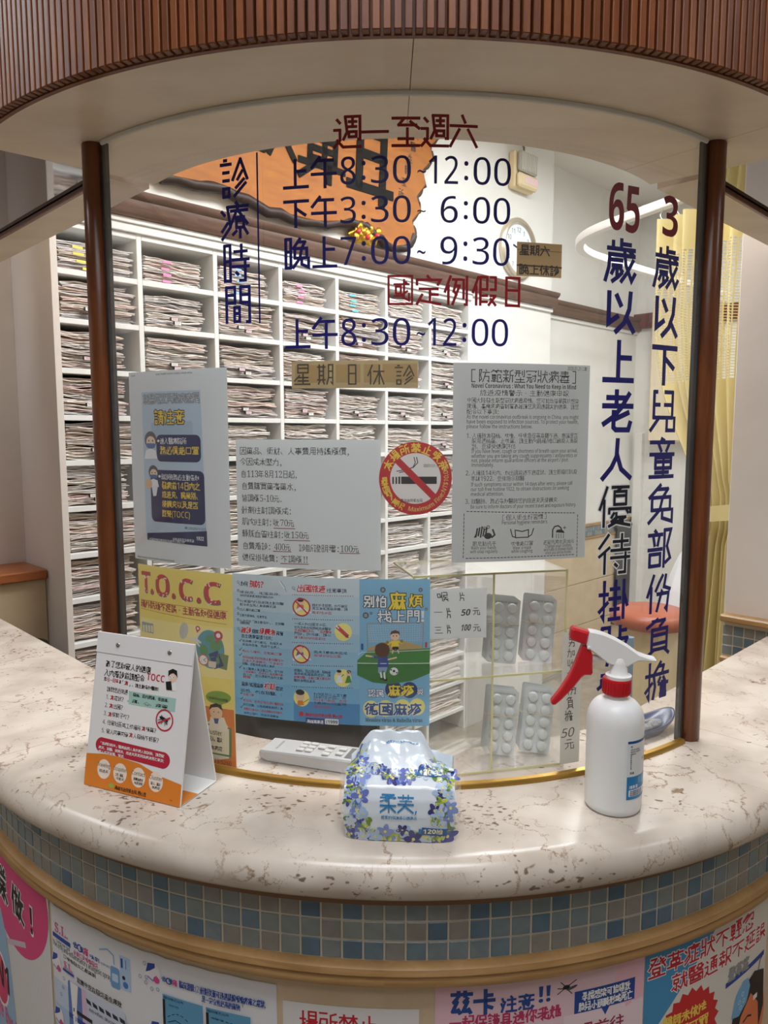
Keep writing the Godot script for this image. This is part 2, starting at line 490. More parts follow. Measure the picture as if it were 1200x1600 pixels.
	var cloth := mat(rgb(212, 196, 138), 0.75)
	cloth.cull_mode = BaseMaterial3D.CULL_DISABLED
	cloth.backlight_enabled = true
	cloth.backlight = Color(0.12, 0.10, 0.06)
	var k0 := a.lerp(c, 0.06)
	var k1 := a.lerp(c, 0.46)
	for band_ in [["heading", 2.36, 2.23, cloth, 3], ["net", 2.23, 1.78, netting, 8], ["cloth", 1.78, 0.35, cloth, 26]]:
		var rows := []
		for j in band_[4] + 1:
			var y: float = lerpf(band_[1], band_[2], float(j) / band_[4])
			var pinch := 1.0
			if y < 1.95: pinch = 1.0 - 0.62 * (exp(-pow((y - 1.33) / 0.34, 2.0)) if y > 1.33 else 1.0 - 0.25 * (1.33 - y))
			var line := PackedVector3Array()
			for i in 81:
				var u := i / 80.0
				var m := lerpf(0.86, u, pinch)
				var p := k1.lerp(k0, m)
				var d := (k0 - k1).normalized().cross(Vector3.UP)
				var fold := sin(u * 46.0 + 0.6 * sin(y * 3.0)) * 0.026 + sin(u * 19.0 + y) * 0.014
				line.append(Vector3(p.x, y, p.z) + d * fold * (0.55 if absf(y - 1.33) < 0.08 else 1.0))
			rows.append(line)
		g = Shape.new()
		g.sheet(rows)
		part(band_[0], g, band_[3], t)
	g = Shape.new()
	var tie := PackedVector3Array()
	var tm := k1.lerp(k0, 0.72)
	for i in 25:
		var q := TAU * i / 24
		tie.append(Vector3(tm.x, 1.335 + 0.02 * cos(q), tm.z) + (k0 - k1).normalized() * cos(q) * 0.125 + (k0 - k1).normalized().cross(Vector3.UP) * sin(q) * 0.055)
	var tf := []
	for i in tie.size():
		var d := (tie[(i + 1) % 24] - tie[(i + 23) % 24]).normalized()
		tf.append([tie[i], d.cross(Vector3.UP).normalized(), Vector3.UP])
	g.sweep(outline([-0.003, -0.026, 0.003, -0.026, 0.003, 0.026, -0.003, 0.026]), tf, true, false)
	part("tie_band", g, cloth, t)
	for i in 7:
		var p := k0.lerp(k1, i / 6.0)
		g = Shape.new()
		var hook := PackedVector3Array()
		for q in 9:
			hook.append(p + Vector3(0.006 * sin(q * 0.8), 0.02 - q * 0.0075, 0.006 * cos(q * 0.8)))
		g.tube(hook, 0.002, 5)
		part("hook", g, M.white, t)
	# fittings on the far right wall
	var rt := Vector3(0.7018, 0, 0.7123)
	var rn := Vector3(-0.7123, 0, 0.7018)
	var rb := Basis(rt, Vector3.UP, rn)
	var rc := sh(4.149, 0, 0.12)
	t = thing("wall_cabinet", "cream wall cabinet in the far corner behind the net curtain", "cabinet", rc + rt * 0.4 + Vector3(0, 1.54, 0))
	g = Shape.new()
	g.box(rc + rt * 0.4 + rn * 0.07 + Vector3(0, 2.0, 0), Vector3(0.44, 0.92, 0.14), 0.004, rb)
	part("body", g, mat(rgb(236, 220, 186), 0.5), t)
	g = Shape.new()
	g.box(rc + rt * 0.4 + rn * 0.145 + Vector3(0, 2.0, 0), Vector3(0.42, 0.9, 0.01), 0.002, rb)
	part("door", g, mat(rgb(240, 226, 194), 0.5), t)
	g = Shape.new()
	g.box(rc + rt * 0.06 + rn * 0.02 + Vector3(0, 0.8, 0), Vector3(0.06, 1.6, 0.04), 0.003, rb)
	structure("trim_5", g, M.white)
	g = Shape.new()
	g.box(rc + rt * 1.1 + Vector3(0, 2.39, 0) + rn * 0.03, Vector3(2.2, 0.1, 0.05), 0.004, rb)
	structure("trim_6", g, wood(rgb(92, 40, 34), rgb(122, 62, 52), Vector3(2, 9, 2), 0.4, 50))
	t = thing("notice_board", "black panel hung low on the beige wainscot of the far wall", "board", sh(4.05, 0.25, 0.1))
	g = Shape.new()
	sbox(g, 3.9, 4.13, 0.25, 0.93, 0.085, 0.1, 0.003)
	part("panel", g, mat(rgb(44, 46, 50), 0.3), t)
	g = Shape.new()
	sbox(g, 3.885, 4.145, 0.23, 0.25, 0.08, 0.107, 0.002)
	sbox(g, 3.885, 4.145, 0.93, 0.95, 0.08, 0.107, 0.002)
	part("rim", g, mat(rgb(70, 72, 76), 0.4), t)
	# treatment chair, draped cloth and a blue stand in the bay
	var sc := Vector3(1.2, 0, -3.25)
	t = thing("treatment_stool", "stool with a rounded red-brown seat in the bay behind the glass", "stool", sc)
	g = Shape.new()
	g.lathe(outline([0.0, 0.74, 0.15, 0.74, 0.17, 0.75, 0.176, 0.775, 0.17, 0.8, 0.14, 0.815, 0.0, 0.82]), sc, 28, 0.4)
	part("seat", g, mat(rgb(166, 88, 62), 0.4), t)
	g = Shape.new()
	g.box(sc + Vector3(0, 0.38, 0), Vector3(0.2, 0.72, 0.2), 0.01, shelf_basis())
	part("pedestal", g, mat(rgb(224, 206, 164), 0.6), t)
	g = Shape.new()
	g.box(sc + Vector3(0, 0.01, 0), Vector3(0.32, 0.02, 0.32), 0.004, shelf_basis())
	part("foot", g, M.steel, t)
	sc = Vector3(1.6, 0, -3.52)
	t = thing("equipment_trolley", "white trolley draped with a white cloth behind the right end of the glass", "trolley", sc)
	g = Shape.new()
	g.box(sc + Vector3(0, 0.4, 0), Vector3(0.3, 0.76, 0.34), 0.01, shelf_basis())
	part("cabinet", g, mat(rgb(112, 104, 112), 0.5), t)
	var rows := []
	for j in 15:
		var line := PackedVector3Array()
		var k := j / 14.0
		for i in 49:
			var q := TAU * i / 48.0
			var r := lerpf(0.06, 0.25, pow(k, 0.6)) * (1.0 + 0.09 * k * sin(q * 7.0))
			line.append(sc + Vector3(cos(q) * r, 1.08 - 0.46 * pow(k, 1.5) - 0.05 * k * sin(q * 3.0 + 1.0), sin(q) * r))
		rows.append(line)
	g = Shape.new()
	g.sheet(rows)
	var drape := mat(rgb(236, 238, 242), 0.8)
	drape.cull_mode = BaseMaterial3D.CULL_DISABLED
	part("cloth_cover", g, drape, t)
	sc = Vector3(1.02, 0, -2.98)
	t = thing("drip_stand", "pale blue upright stand beside the treatment stool", "stand", sc)
	g = Shape.new()
	g.tube(PackedVector3Array([sc + Vector3(0, 0.03, 0), sc + Vector3(0, 0.76, 0)]), 0.018)
	part("pole", g, mat(rgb(120, 146, 172), 0.35), t)
	g = Shape.new()
	g.lathe(outline([0.0, 0.0, 0.12, 0.0, 0.12, 0.015, 0.03, 0.035, 0.0, 0.035]), sc, 20)
	part("base", g, mat(rgb(90, 110, 132), 0.4), t)
	# staff side: monitor, office chair, basket
	var mc := Vector3(-0.185, 0, -1.62)
	t = thing("computer_monitor", "black computer monitor on the staff side, showing below the blue flyer", "monitor", mc + Vector3(0, 0.74, 0))
	g = Shape.new()
	g.box(mc + Vector3(0.0, 0.99, 0), Vector3(0.35, 0.31, 0.03), 0.006)
	part("case", g, mat(rgb(12, 12, 14), 0.5), t)
	g = Shape.new()
	g.box(mc + Vector3(0, 0.79, -0.03), Vector3(0.05, 0.1, 0.02), 0.004)
	g.box(mc + Vector3(0, 0.747, 0), Vector3(0.2, 0.012, 0.16), 0.004)
	part("stand", g, M.black, t)
	g = Shape.new()
	g.box(Vector3(0.0, 0.725, -1.62), Vector3(0.82, 0.03, 0.5), 0.004)
	t = thing("staff_desk", "low staff desk behind the counter that carries the monitor", "desk", Vector3(0.0, 0, -1.62))
	part("desk_top", g, M.cream, t)
	for k in [-1, 1]:
		g = Shape.new()
		g.box(Vector3(k * 0.38, 0.355, -1.62), Vector3(0.04, 0.71, 0.44), 0.002)
		part("leg_panel", g, M.cream, t)
	var oc := Vector3(-0.72, 0, -2.08)
	t = thing("office_chair", "black mesh office chair showing between the desk sign and the left post", "chair", oc)
	g = Shape.new()
	g.box(oc + Vector3(0, 0.80, 0.02), Vector3(0.24, 0.44, 0.03), 0.01, Basis(Vector3.UP, 0.3) * Basis(Vector3.BACK, -0.12))
	part("backrest", g, mat(rgb(34, 34, 36), 0.7), t)
	g = Shape.new()
	g.box(oc + Vector3(0, 0.46, 0.2), Vector3(0.44, 0.07, 0.42), 0.02, Basis(Vector3.UP, 0.6))
	part("seat", g, mat(rgb(30, 30, 32), 0.8), t)
	g = Shape.new()
	g.tube(PackedVector3Array([oc + Vector3(0, 0.05, 0.2), oc + Vector3(0, 0.43, 0.2)]), 0.025)
	for q in 5:
		var dd := around(TAU * q / 5)
		g.tube(PackedVector3Array([oc + Vector3(0, 0.08, 0.2), oc + Vector3(0, 0.04, 0.2) + dd * 0.24]), 0.014)
	part("base", g, M.black, t)
	var bc := Vector3(-1.2, 0, -2.32)
	t = thing("waste_basket", "round black bin in the gap behind the left counter wing", "bin", bc)
	g = Shape.new()
	g.lathe(outline([0.0, 0.0, 0.08, 0.0, 0.1, 0.9, 0.095, 0.9, 0.077, 0.02, 0.0, 0.02]), bc, 24)
	part("body", g, M.black, t)
	g = Shape.new()
	g.lathe(outline([0.094, 0.895, 0.108, 0.895, 0.11, 0.905, 0.106, 0.915, 0.094, 0.912]), bc, 24)
	part("rim", g, M.black, t)
# ---------------------------------------------------------------- acrylic display case with throat lozenges
func build_display() -> void:
	var x := Vector3(0.975, 0, -0.2225)
	var back := Vector3(-0.2225, 0, -0.975)
	var fl := Vector3(0.042, 1.101, -1.0165)
	var w := 0.2334
	var d := 0.118
	var h := 0.3
	var b := Basis(x, Vector3.UP, -back)
	var mid := fl + x * w / 2 + back * d / 2
	var t := thing("display_case", "clear acrylic two-tier display case holding lozenge packs behind the glass", "case", mid)
	var acrylic := clear(rgb(250, 252, 244), 0.05)
	var rim_ := mat(rgb(226, 222, 160), 0.2)
	var p := 0.003
	for q in [["top_panel", Vector3(0, h - p / 2, 0), Vector3(w, p, d)], ["bottom_panel", Vector3(0, p / 2, 0), Vector3(w, p, d)], ["shelf_panel", Vector3(0, 0.146, 0), Vector3(w - 2 * p, p, d - p)], ["side_panel", Vector3(-w / 2 + p / 2, h / 2, 0), Vector3(p, h - 2 * p, d)], ["side_panel", Vector3(w / 2 - p / 2, h / 2, 0), Vector3(p, h - 2 * p, d)], ["back_panel", Vector3(0, h / 2, -d / 2 + p / 2), Vector3(w - 2 * p, h - 2 * p, p)], ["divider", Vector3(0.003, h / 2, 0.002), Vector3(p, h - 2 * p, d - 2 * p)]]:
		var g := Shape.new()
		g.box(mid + b * q[1], q[2], 0.0, b)
		part(q[0], g, acrylic, t)
	# cut edges as thin bars, their pale yellow-green glimmer put into the colour
	for q in [[Vector3(0, h - p / 2, d / 2), Vector3(w, p, 0.0008)], [Vector3(0, 0.146, d / 2), Vector3(w, p, 0.0008)], [Vector3(0.003, h / 2, d / 2 - 0.001), Vector3(p, h, 0.0008)], [Vector3(-w / 2, h / 2, d / 2), Vector3(p, h, 0.0008)], [Vector3(w / 2, h / 2, d / 2), Vector3(p, h, 0.0008)], [Vector3(0, p / 2, d / 2), Vector3(w, p, 0.0008)], [Vector3(-w / 2 - 0.0005, h - p / 2, 0), Vector3(0.0008, p, d)], [Vector3(0, h - p / 2, -d / 2), Vector3(w, p, 0.0008)]]:
		var g := Shape.new()
		g.box(mid + b * q[0], q[1], 0.0, b)
		part("cut_edge", g, rim_, t)
	# blister packs, three to a bundle, four bundles
	var foil := mat(rgb(226, 232, 232), 0.3, 0.1)
	var pill := mat(rgb(228, 234, 232), 0.25)
	var card := Shape.new()
	var o := PackedVector2Array()
	for k in 4:
		var m := Vector2(0.0195 if k in [0, 3] else -0.0195, 0.0955 if k < 2 else 0.0035)
		for i in 5:
			o.append(m + Vector2.from_angle(PI / 2 * (k + i / 4.0)) * 0.0035)
	card.sweep(o, [[Vector3.ZERO, Vector3.RIGHT, Vector3.UP], [Vector3(0, 0, 0.0008), Vector3.RIGHT, Vector3.UP]])
	var card_mesh := card.mesh()
	var dome := Shape.new()
	dome.lathe(outline([0.0082, 0.0008, 0.0076, 0.0022, 0.0072, 0.0048, 0.0062, 0.0058, 0.0, 0.0061]), Vector3.ZERO, 18, 0.5)
	var dome_mesh := dome.mesh()
	var ink := Ink.new(self)
	ink.text("LY BOXO OF ROMUON", -0.016, 0.0915, 0.0034, rgb(70, 80, 90), 0.1, 1.0, 0.8)
	var ink_mesh := ink.flat(Vector3(0, 0, 0.0008), Vector3.RIGHT, Vector3.UP).mesh()
	var proto: Node3D = null
	var where := ["left bundle on the upper tier", "right bundle on the upper tier", "left bundle on the lower tier", "right bundle on the lower tier"]
	for k in 4:
		var foot: Vector3 = fl + x * [0.152, 0.208, 0.150, 0.206][k] + back * [0.05, 0.044, 0.046, 0.042][k] + Vector3.UP * (0.1482 if k < 2 else 0.0037)
		var lean := b * Basis(Vector3.UP, [-0.22, -0.34, -0.25, -0.34][k]) * Basis(Vector3.RIGHT, -0.2) * Basis(Vector3.BACK, [-0.1, -0.09, -0.1, -0.11][k])
		for q in 3:
			if proto == null:
				proto = thing("blister_pack", "", "lozenge pack", Vector3.ZERO, "lozenge packs in the display case")
				copy_part("card", card_mesh, foil, proto)
				for j in 5:
					for i in 2:
						copy_part("lozenge", dome_mesh, pill, proto, Transform3D(Basis(Vector3.RIGHT, PI / 2), Vector3(-0.0105 + i * 0.021, 0.0115 + j * 0.0183, 0)))
				copy_part("lettering", ink_mesh, M.print, proto)
				proto.set_meta("label", "%s blister pack of white lozenges, %s" % [["front", "middle", "rear"][q], where[k]])
				proto.transform = Transform3D(lean, foot)
			else:
				var c: Node3D = proto.duplicate()
				c.name = numbered("blister_pack")
				add_child(c)
				c.set_meta("label", "%s blister pack of white lozenges, %s" % [["front", "middle", "rear"][q], where[k]])
				c.transform = Transform3D(lean, foot + lean * Vector3(-0.0025 * q, 0.0025 * q, -0.0072 * q))
		var g := Shape.new()
		var loop := PackedVector3Array()
		for i in 25:
			var a := TAU * i / 24
			loop.append(foot + lean * Vector3(signf(cos(a)) * pow(absf(cos(a)), 0.25) * 0.0255 - 0.002, 0.06, -0.0055 + signf(sin(a)) * pow(absf(sin(a)), 0.25) * 0.0136))
		g.tube(loop, 0.0007, 5)
		single("rubber_band", g, mat(rgb(216, 204, 168), 0.6), "thin rubber band round the %s" % where[k], "rubber band", foot, "rubber bands on the lozenge packs")
	# price tags stuck to the back, lettered for the staff side
	for k in 2:
		var at: Vector3 = fl + back * (d + 0.001) + x * [0.046, 0.03][k] + Vector3.UP * [0.152, 0.012][k]
		var g := Shape.new()
		g.box(at, Vector3(0.028, 0.019, 0.0004), 0.0, b)
		var tag_ := thing("price_tag", ["small cream paper tag on the case's upper tier", "small cream paper tag on the case's lower tier, above the tissues"][k], "tag", at - Vector3(0, 0.0095, 0), "price tags on the display case")
		part("paper", g, mat(rgb(236, 228, 190), 0.6), tag_)
		var wr := Ink.new(self)
		wr.text("50元", -0.012, -0.006, 0.011, rgb(40, 40, 50), 0.08)
		var sh2 := wr.flat(at + b * Vector3(0, 0, 0.0004), -x, Vector3.UP)
		for i in sh2.n.size(): sh2.n[i] = -sh2.n[i]
		part("lettering", sh2, M.print, tag_)
# ---------------------------------------------------------------- posters pasted on the counter front
func follow(ink: Ink, r: float, s0: float, y0: float, lift: float) -> Shape:
	var g := Shape.new()
	for i in range(0, ink.p.size(), 3):
		g.tint = ink.c[i]
		var q := []
		var m := []
		for j in 3:
			var s := s0 + ink.p[i + j].x
			var t := s / r
			if t > TURN_RIGHT: t = TURN_RIGHT + (s - r * TURN_RIGHT) / 0.9
			elif t < TURN_LEFT: t = TURN_LEFT + (s - r * TURN_LEFT) / 0.9
			var f := rim(t)
			q.append(f[0] + f[1] * (r + lift * (ink.l[i + j] + 1)) + Vector3.UP * (y0 + ink.p[i + j].y))
			m.append(f[1])
		g.tri3(q[0], q[1], q[2], m[0], m[1], m[2])
	return g

func pasted(called: String, label: String, s: Sheet, s0: float, top: float, col: Color, ragged := 0) -> void:
	var r := 0.8687
	var y0 := top - s.size.y
	var f := rim((s0 + s.size.x / 2) / r)
	var t := thing(called, label, "poster", f[0] + f[1] * r + Vector3.UP * y0, "posters pasted on the counter front")
	var sheet := Ink.new(self)
	var o := PackedVector2Array([Vector2(0, 0), Vector2(s.size.x, 0)])
	var n := 30 if ragged else 1
	var rng := RandomNumberGenerator.new()
	rng.seed = 900 + ragged
	for i in n + 1:
		o.append(Vector2(s.size.x * (1.0 - float(i) / n), s.size.y - (rng.randf() * 0.0025 if ragged else 0.0)))
	sheet.area(o, Color.WHITE)
	part("paper", follow(sheet, r, s0, y0, 0.0), mat(col, 0.55), t)
	part("printing", follow(s.ink, r, s0, y0, 0.00012), M.print, t)

func build_front_posters() -> void:
	var black := rgb(24, 24, 28)
	var white := rgb(240, 240, 238)
	var blue := rgb(36, 72, 158)
	# numbers below are millimetres from the sheet's upper left corner
	var s := Sheet.new(self, Vector2(0, 0), Vector2(270, 0), Vector2(270, 380), Vector2(0, 380), Vector2(0.27, 0.38))
	for i in 45:
		s.rect(3 + i * 6, 60, 4.2 + i * 6, 380, rgb(206, 206, 206))
	s.ink.over()
	var blob := []
	for i in 25:
		var a := -0.35 + 2.95 * i / 24.0
		blob += [128 + cos(a) * 140, 48 + sin(a) * 118]
	blob += [0, 105, 0, 0, 258, 0]
	s.area(blob, rgb(220, 70, 130))
	s.ink.over()
	s.area([0, 130, 60, 128, 84, 170, 100, 240, 120, 380, 0, 380], rgb(150, 184, 214))
	s.line([84, 176, 176, 136], 9, rgb(206, 190, 206))
	s.ink.over()
	s.oval(40, 268, 40, 52, rgb(240, 240, 240)); s.ink.over(); s.oval(40, 268, 35, 46, rgb(214, 60, 110)); s.ink.over()
	s.halo("N1", 18, 92, 282, 56, black, white, 0.16, 0.12)
	s.text("Bye Bye P", 0, 118, 345, 34, rgb(220, 90, 140), 0.1, 1)
	s.halo("樣", 38, 108, 104, 60, black, white, 0.13, 0.09); s.halo("做", 124, 184, 104, 56, black, white, 0.13, 0.09)
	s.text("!", 200, 220, 106, 56, white, 0.1, 1); s.ink.over(); s.text("!", 202, 216, 102, 48, black, 0.1, 1)
	pasted("mask_poster", "pink and grey poster with big black characters at the counter's left end", s, -0.85, 0.92, rgb(228, 228, 226))
	# throat spray advertisement
	s = Sheet.new(self, Vector2(0, 0), Vector2(402, 0), Vector2(402, 300), Vector2(0, 300), Vector2(0.402, 0.3))
	var pink := rgb(214, 72, 140)
	s.rect(0, 120, 205, 300, rgb(196, 214, 232)); s.ink.over(); s.rect(0, 160, 205, 300, rgb(176, 200, 226))
	s.ink.over()
	s.text("S.L.", 8, 44, 44, 17, pink, 0.1, 3)
	s.area([3, 46, 50, 46, 50, 53, 3, 53], blue)
	s.text("Long ne Ltd", 12, 48, 60, 6, black)
	s.text("去", 57, 69, 50, 12, blue, 0.13); s.ring(73, 44, 5, 2, blue); s.text("喉", 74, 82, 49, 9, blue, 0.12); s.text("痛", 82, 93, 50, 12, pink, 0.14)
	s.text(clean("噴液劑"), 95, 118, 50, 7, blue, 0.1); s.text("0.3% W/V", 120, 138, 50, 4, blue)
	s.text(clean("針對口腔及喉嚨發炎"), 58, 113, 60, 8, pink, 0.09)
	s.text("The only anti-inflammatory analgesic spray", 2, 140, 68, 9, black)
	s.text(clean("消除口腔喉嚨發炎之最佳藥劑"), 30, 108, 77, 6, black, 0.1)
	s.line([118, 28, 134, 22, 146, 27, 147, 40], 2.4, rgb(150, 180, 210)); s.rect(139, 44, 157, 76, rgb(110, 160, 206), 4); s.rect(158, 22, 178, 72, rgb(176, 204, 230)); s.rect(160, 26, 170, 40, blue)
	s.ink.over()
	s.rect(142, 54, 154, 66, rgb(190, 214, 236), 2); s.oval(165, 54, 3, 3, black); s.oval(168, 64, 5, 5, rgb(70, 120, 190))
	for q in [[10, 92], [218, 28], [10, 180], [222, 112]]:
		s.oval(q[0], q[1], 13, 15, rgb(236, 232, 236)); s.ink.over(); s.area([q[0] - 12, q[1] + 2, q[0] - 8, q[1] - 12, q[0] + 4, q[1] - 14, q[0] + 4, q[1] - 8, q[0] - 4, q[1] - 2], blue); s.oval(q[0] + 6, q[1] + 9, 5, 5, pink); s.line([q[0] - 8, q[1] + 8, q[0], q[1] + 12, q[0] + 6, q[1] + 4], 2.4, rgb(120, 140, 190))
	for q in [[205, 18], [207, 38], [206, 46], [216, 52], [226, 50], [30, 110], [26, 126], [20, 140], [196, 40]]:
		s.ring(q[0], q[1], 2.4, 1.0, rgb(150, 164, 190))
	s.text("S.L.", 30, 54, 92, 12, pink, 0.1, 3); s.rect(28, 93, 56, 97, blue)
	s.text(clean("能夠集中並滲透在發炎組織產生療效"), 63, 160, 101, 9, black, 0.10)
	s.rect(40, 106, 166, 190, rgb(206, 214, 232), 6); s.ink.over(); s.rect(40, 106, 76, 190, rgb(96, 124, 190), 6); s.ink.over(); s.rect(74, 106, 84, 190, rgb(226, 190, 216))
	s.ink.over()
	s.area([46, 106, 66, 106, 60, 150, 70, 190, 52, 190], white)
	for i in 6:
		s.area([84 + i * 14, 116, 94 + i * 14, 118, 96 + i * 14, 124, 86 + i * 14, 123], rgb(40, 46, 60))
	s.text("Anti-inflam.", 90, 122, 134, 6, black); s.text("Mucosa of", 124, 156, 134, 6, black); s.text("去喉痛", 124, 150, 146, 8, blue, 0.12)
	s.rect(52, 146, 96, 152, black); s.rect(40, 158, 110, 166, blue)
	s.text("去", 233, 242, 36, 9, blue, 0.13); s.ring(245, 32, 4, 1.6, blue); s.text("喉", 245, 251, 35, 7, blue, 0.12); s.text("痛", 251, 259, 36, 9, pink, 0.14)
	s.text("臨床證明:(2)針對孩童可迅速緩解喉嚨疼痛之症狀,", 262, 388, 36, 10, blue, 0.10)
	s.text("是一安全性極高的藥物", 296, 352, 47, 9, blue, 0.10); s.text("1", 354, 357, 42, 5, blue)
	s.rect(234, 53, 297, 120, rgb(96, 158, 196)); s.rect(302, 53, 366, 120, rgb(96, 158, 196))
	s.ink.over()
	for q in [234, 302]:
		s.rect(q, 60, q + 4, 120, black); s.text(clean("發炎指標之比較分析"), q + 2, q + 34, 59, 4, black, 0.1); s.text("THROAT PAIN", q + 10, q + 26, 68, 3.4, black)
		var curve := []
		for i in 16:
			curve += [q + 8 + i * 3.5, (84 - 8 * sin(i * 0.32)) if q < 300 else (66 + i * 0.2)]
		for i in range(0, 28, 4):
			s.line([curve[i], curve[i + 1], curve[i + 2], curve[i + 3]], 1, black)
		s.line([q + 8, 92, q + 20, 86, q + 34, 90, q + 48, 86, q + 60, 90], 1, black)
	s.rect(318, 84, 330, 120, white); s.rect(344, 80, 356, 120, rgb(230, 190, 200))
	pasted("throat_spray_poster", "wide white and blue throat spray poster, second from the left on the counter front", s, -0.573, 0.904, rgb(226, 228, 232), 3)
	# white notice with red characters
	s = Sheet.new(self, Vector2(0, 0), Vector2(174, 0), Vector2(174, 240), Vector2(0, 240), Vector2(0.174, 0.24))
	s.text("場所禁止", 22, 124, 36, 26, rgb(196, 30, 50), 0.1)
	s.text("吸菸", 40, 110, 80, 30, rgb(196, 30, 50), 0.1)
	pasted("smoking_notice", "plain white sheet with red characters low on the middle of the counter front", s, -0.163, 0.882, rgb(226, 224, 222))
	# zika poster
	s = Sheet.new(self, Vector2(0, 0), Vector2(290, 0), Vector2(290, 300), Vector2(0, 300), Vector2(0.29, 0.3))
	var rose := rgb(232, 170, 190)
	s.area([0, 0, 40, 6, 34, 40, 10, 60, 0, 120], rgb(236, 196, 206)); s.area([250, 0, 290, 0, 290, 60, 262, 70, 240, 40], rgb(238, 190, 204)); s.area([170, 62, 290, 64, 290, 140, 170, 140], rgb(238, 216, 222))
	s.ink.over()
	s.text("茲卡", 20, 78, 44, 34, rgb(30, 74, 150), 0.15); s.text("注意", 84, 130, 44, 22, rgb(30, 74, 150), 0.14); s.text("!!", 132, 152, 38, 24, rgb(30, 74, 150), 0.15, 1)
	s.text("一起保護身邊你我她", 18, 166, 62, 18, rgb(190, 50, 100), 0.13)
	s.area([184, 31, 275, 31, 275, 62, 236, 62, 230, 73, 224, 62, 184, 62], rgb(30, 70, 150))
	s.oval(172, 22, 5, 3, black); s.line([164, 14, 172, 22, 160, 30], 1.2, black); s.line([172, 22, 186, 14], 1.2, black); s.line([170, 24, 160, 22], 1.2, black); s.line([172, 24, 180, 32], 1.2, black); s.oval(180, 24, 8, 2, rgb(80, 80, 90), 0.3)
	s.ink.over()
	s.text("孕婦感染可能導致", 194, 268, 46, 12, white, 0.13); s.text("胎兒小頭畸形或死亡", 190, 272, 60, 12, white, 0.13)
	s.text("暫緩前往".replace("暫", "請"), 166, 262, 98, 20, rgb(150, 30, 60), 0.11)
	pasted("mosquito_poster", "pale pink poster with blue heading and a mosquito, right of the middle", s, 0.031, 0.915, rgb(232, 200, 208), 5)
	# dengue poster
	s = Sheet.new(self, Vector2(0, 0), Vector2(275, 0), Vector2(275, 320), Vector2(0, 320), Vector2(0.275, 0.32))
	s.area([0, 0, 140, 0, 20, 120, 20, 320, 0, 320], rgb(70, 148, 196))
	s.ink.over()
	var crimson := rgb(196, 24, 44)
	s.halo("登革症狀不輕忽", 6, 230, 42, 28, crimson, white, 0.11, 0.1); s.halo("就醫通報不延誤", 48, 270, 74, 26, crimson, white, 0.11, 0.1)
	var star := []
	for i in 40:
		var a := TAU * i / 40
		var r := 60.0 if i % 2 == 0 else 52.0
		star += [88 + cos(a) * r, 140 + sin(a) * r]
	s.area(star, rgb(206, 40, 44))
	s.area([162, 104, 268, 96, 268, 104, 162, 112], blue)
	s.ink.over()
	s.text("醫師未依法", 36, 120, 126, 17, rgb(246, 214, 90), 0.14); s.text(clean("通報可罰"), 44, 126, 148, 17, rgb(246, 214, 90), 0.14)
	s.text("登革熱".replace("熱", "症"), 168, 222, 104, 20, rgb(150, 150, 150), 0.2)
	# sick figure with an ice bag
	s.oval(232, 190, 46, 60, rgb(232, 130, 80), 0.2, 28)
	s.ink.over()
	s.area([176, 230, 184, 170, 206, 134, 240, 118, 270, 128, 275, 190, 262, 220, 256, 176, 232, 150, 206, 176, 194, 214], rgb(40, 28, 28)); s.line([252, 122, 256, 108, 262, 104], 2, black)
	s.ink.over()
	s.area([180, 168, 190, 136, 208, 120, 222, 120, 228, 136, 220, 158, 200, 172], rgb(120, 178, 220)); s.line([214, 188, 226, 184, 236, 188], 3, black); s.rect(240, 158, 252, 166, white)
	for q in [[200, 150], [208, 140], [212, 152], [204, 160]]:
		s.ring(q[0], q[1], 3, 1.2, rgb(190, 222, 244))
	pasted("dengue_poster", "blue and white poster with red characters and an ice-bag figure, at the right end", s, 0.322, 0.915, rgb(226, 222, 212), 7)
# ---------------------------------------------------------------- vinyl lettering on the glass; measures along the glass and up from the floor
func vinyl(ink: Ink, called: String, label: String, parent: Node, m: Material) -> void:
	part(called, ink.wrapped(MID, GLASS, 0.0, 0.0, 0.0003), m, parent, false, label)

func hours(ink: Ink, y0: float, y1: float, first: String, one: String, two: String, three: String, four: String, col: Color) -> void:
	ink.glyph(first[0], -0.168, y0, 0.034, y1 - y0, 0.0042, col)
	ink.glyph(first[1], -0.1285, y0 - 0.001, 0.032, y1 - y0 + 0.002, 0.0042, col)
	ink.fit(one, -0.0905, y0 + 0.001, -0.070, y1, col)
	ink.fit(":", -0.0625, y0 + 0.006, -0.057, y1 - 0.006, col)
	ink.fit(two, -0.050, y0 + 0.001, 0.002, y1, col)
	ink.fit("~", 0.0105, y0 + 0.014, 0.0215, y1 - 0.018, col)
	if three.length() == 2:
		ink.fit(three, 0.025, y0 + 0.001, 0.0635, y1, col)
	else:
		ink.fit(three, 0.041, y0 + 0.001, 0.0635, y1, col)
	ink.fit(":", 0.0715, y0 + 0.006, 0.077, y1 - 0.006, col)
	ink.fit(four, 0.084, y0 + 0.001, 0.1345, y1, col)

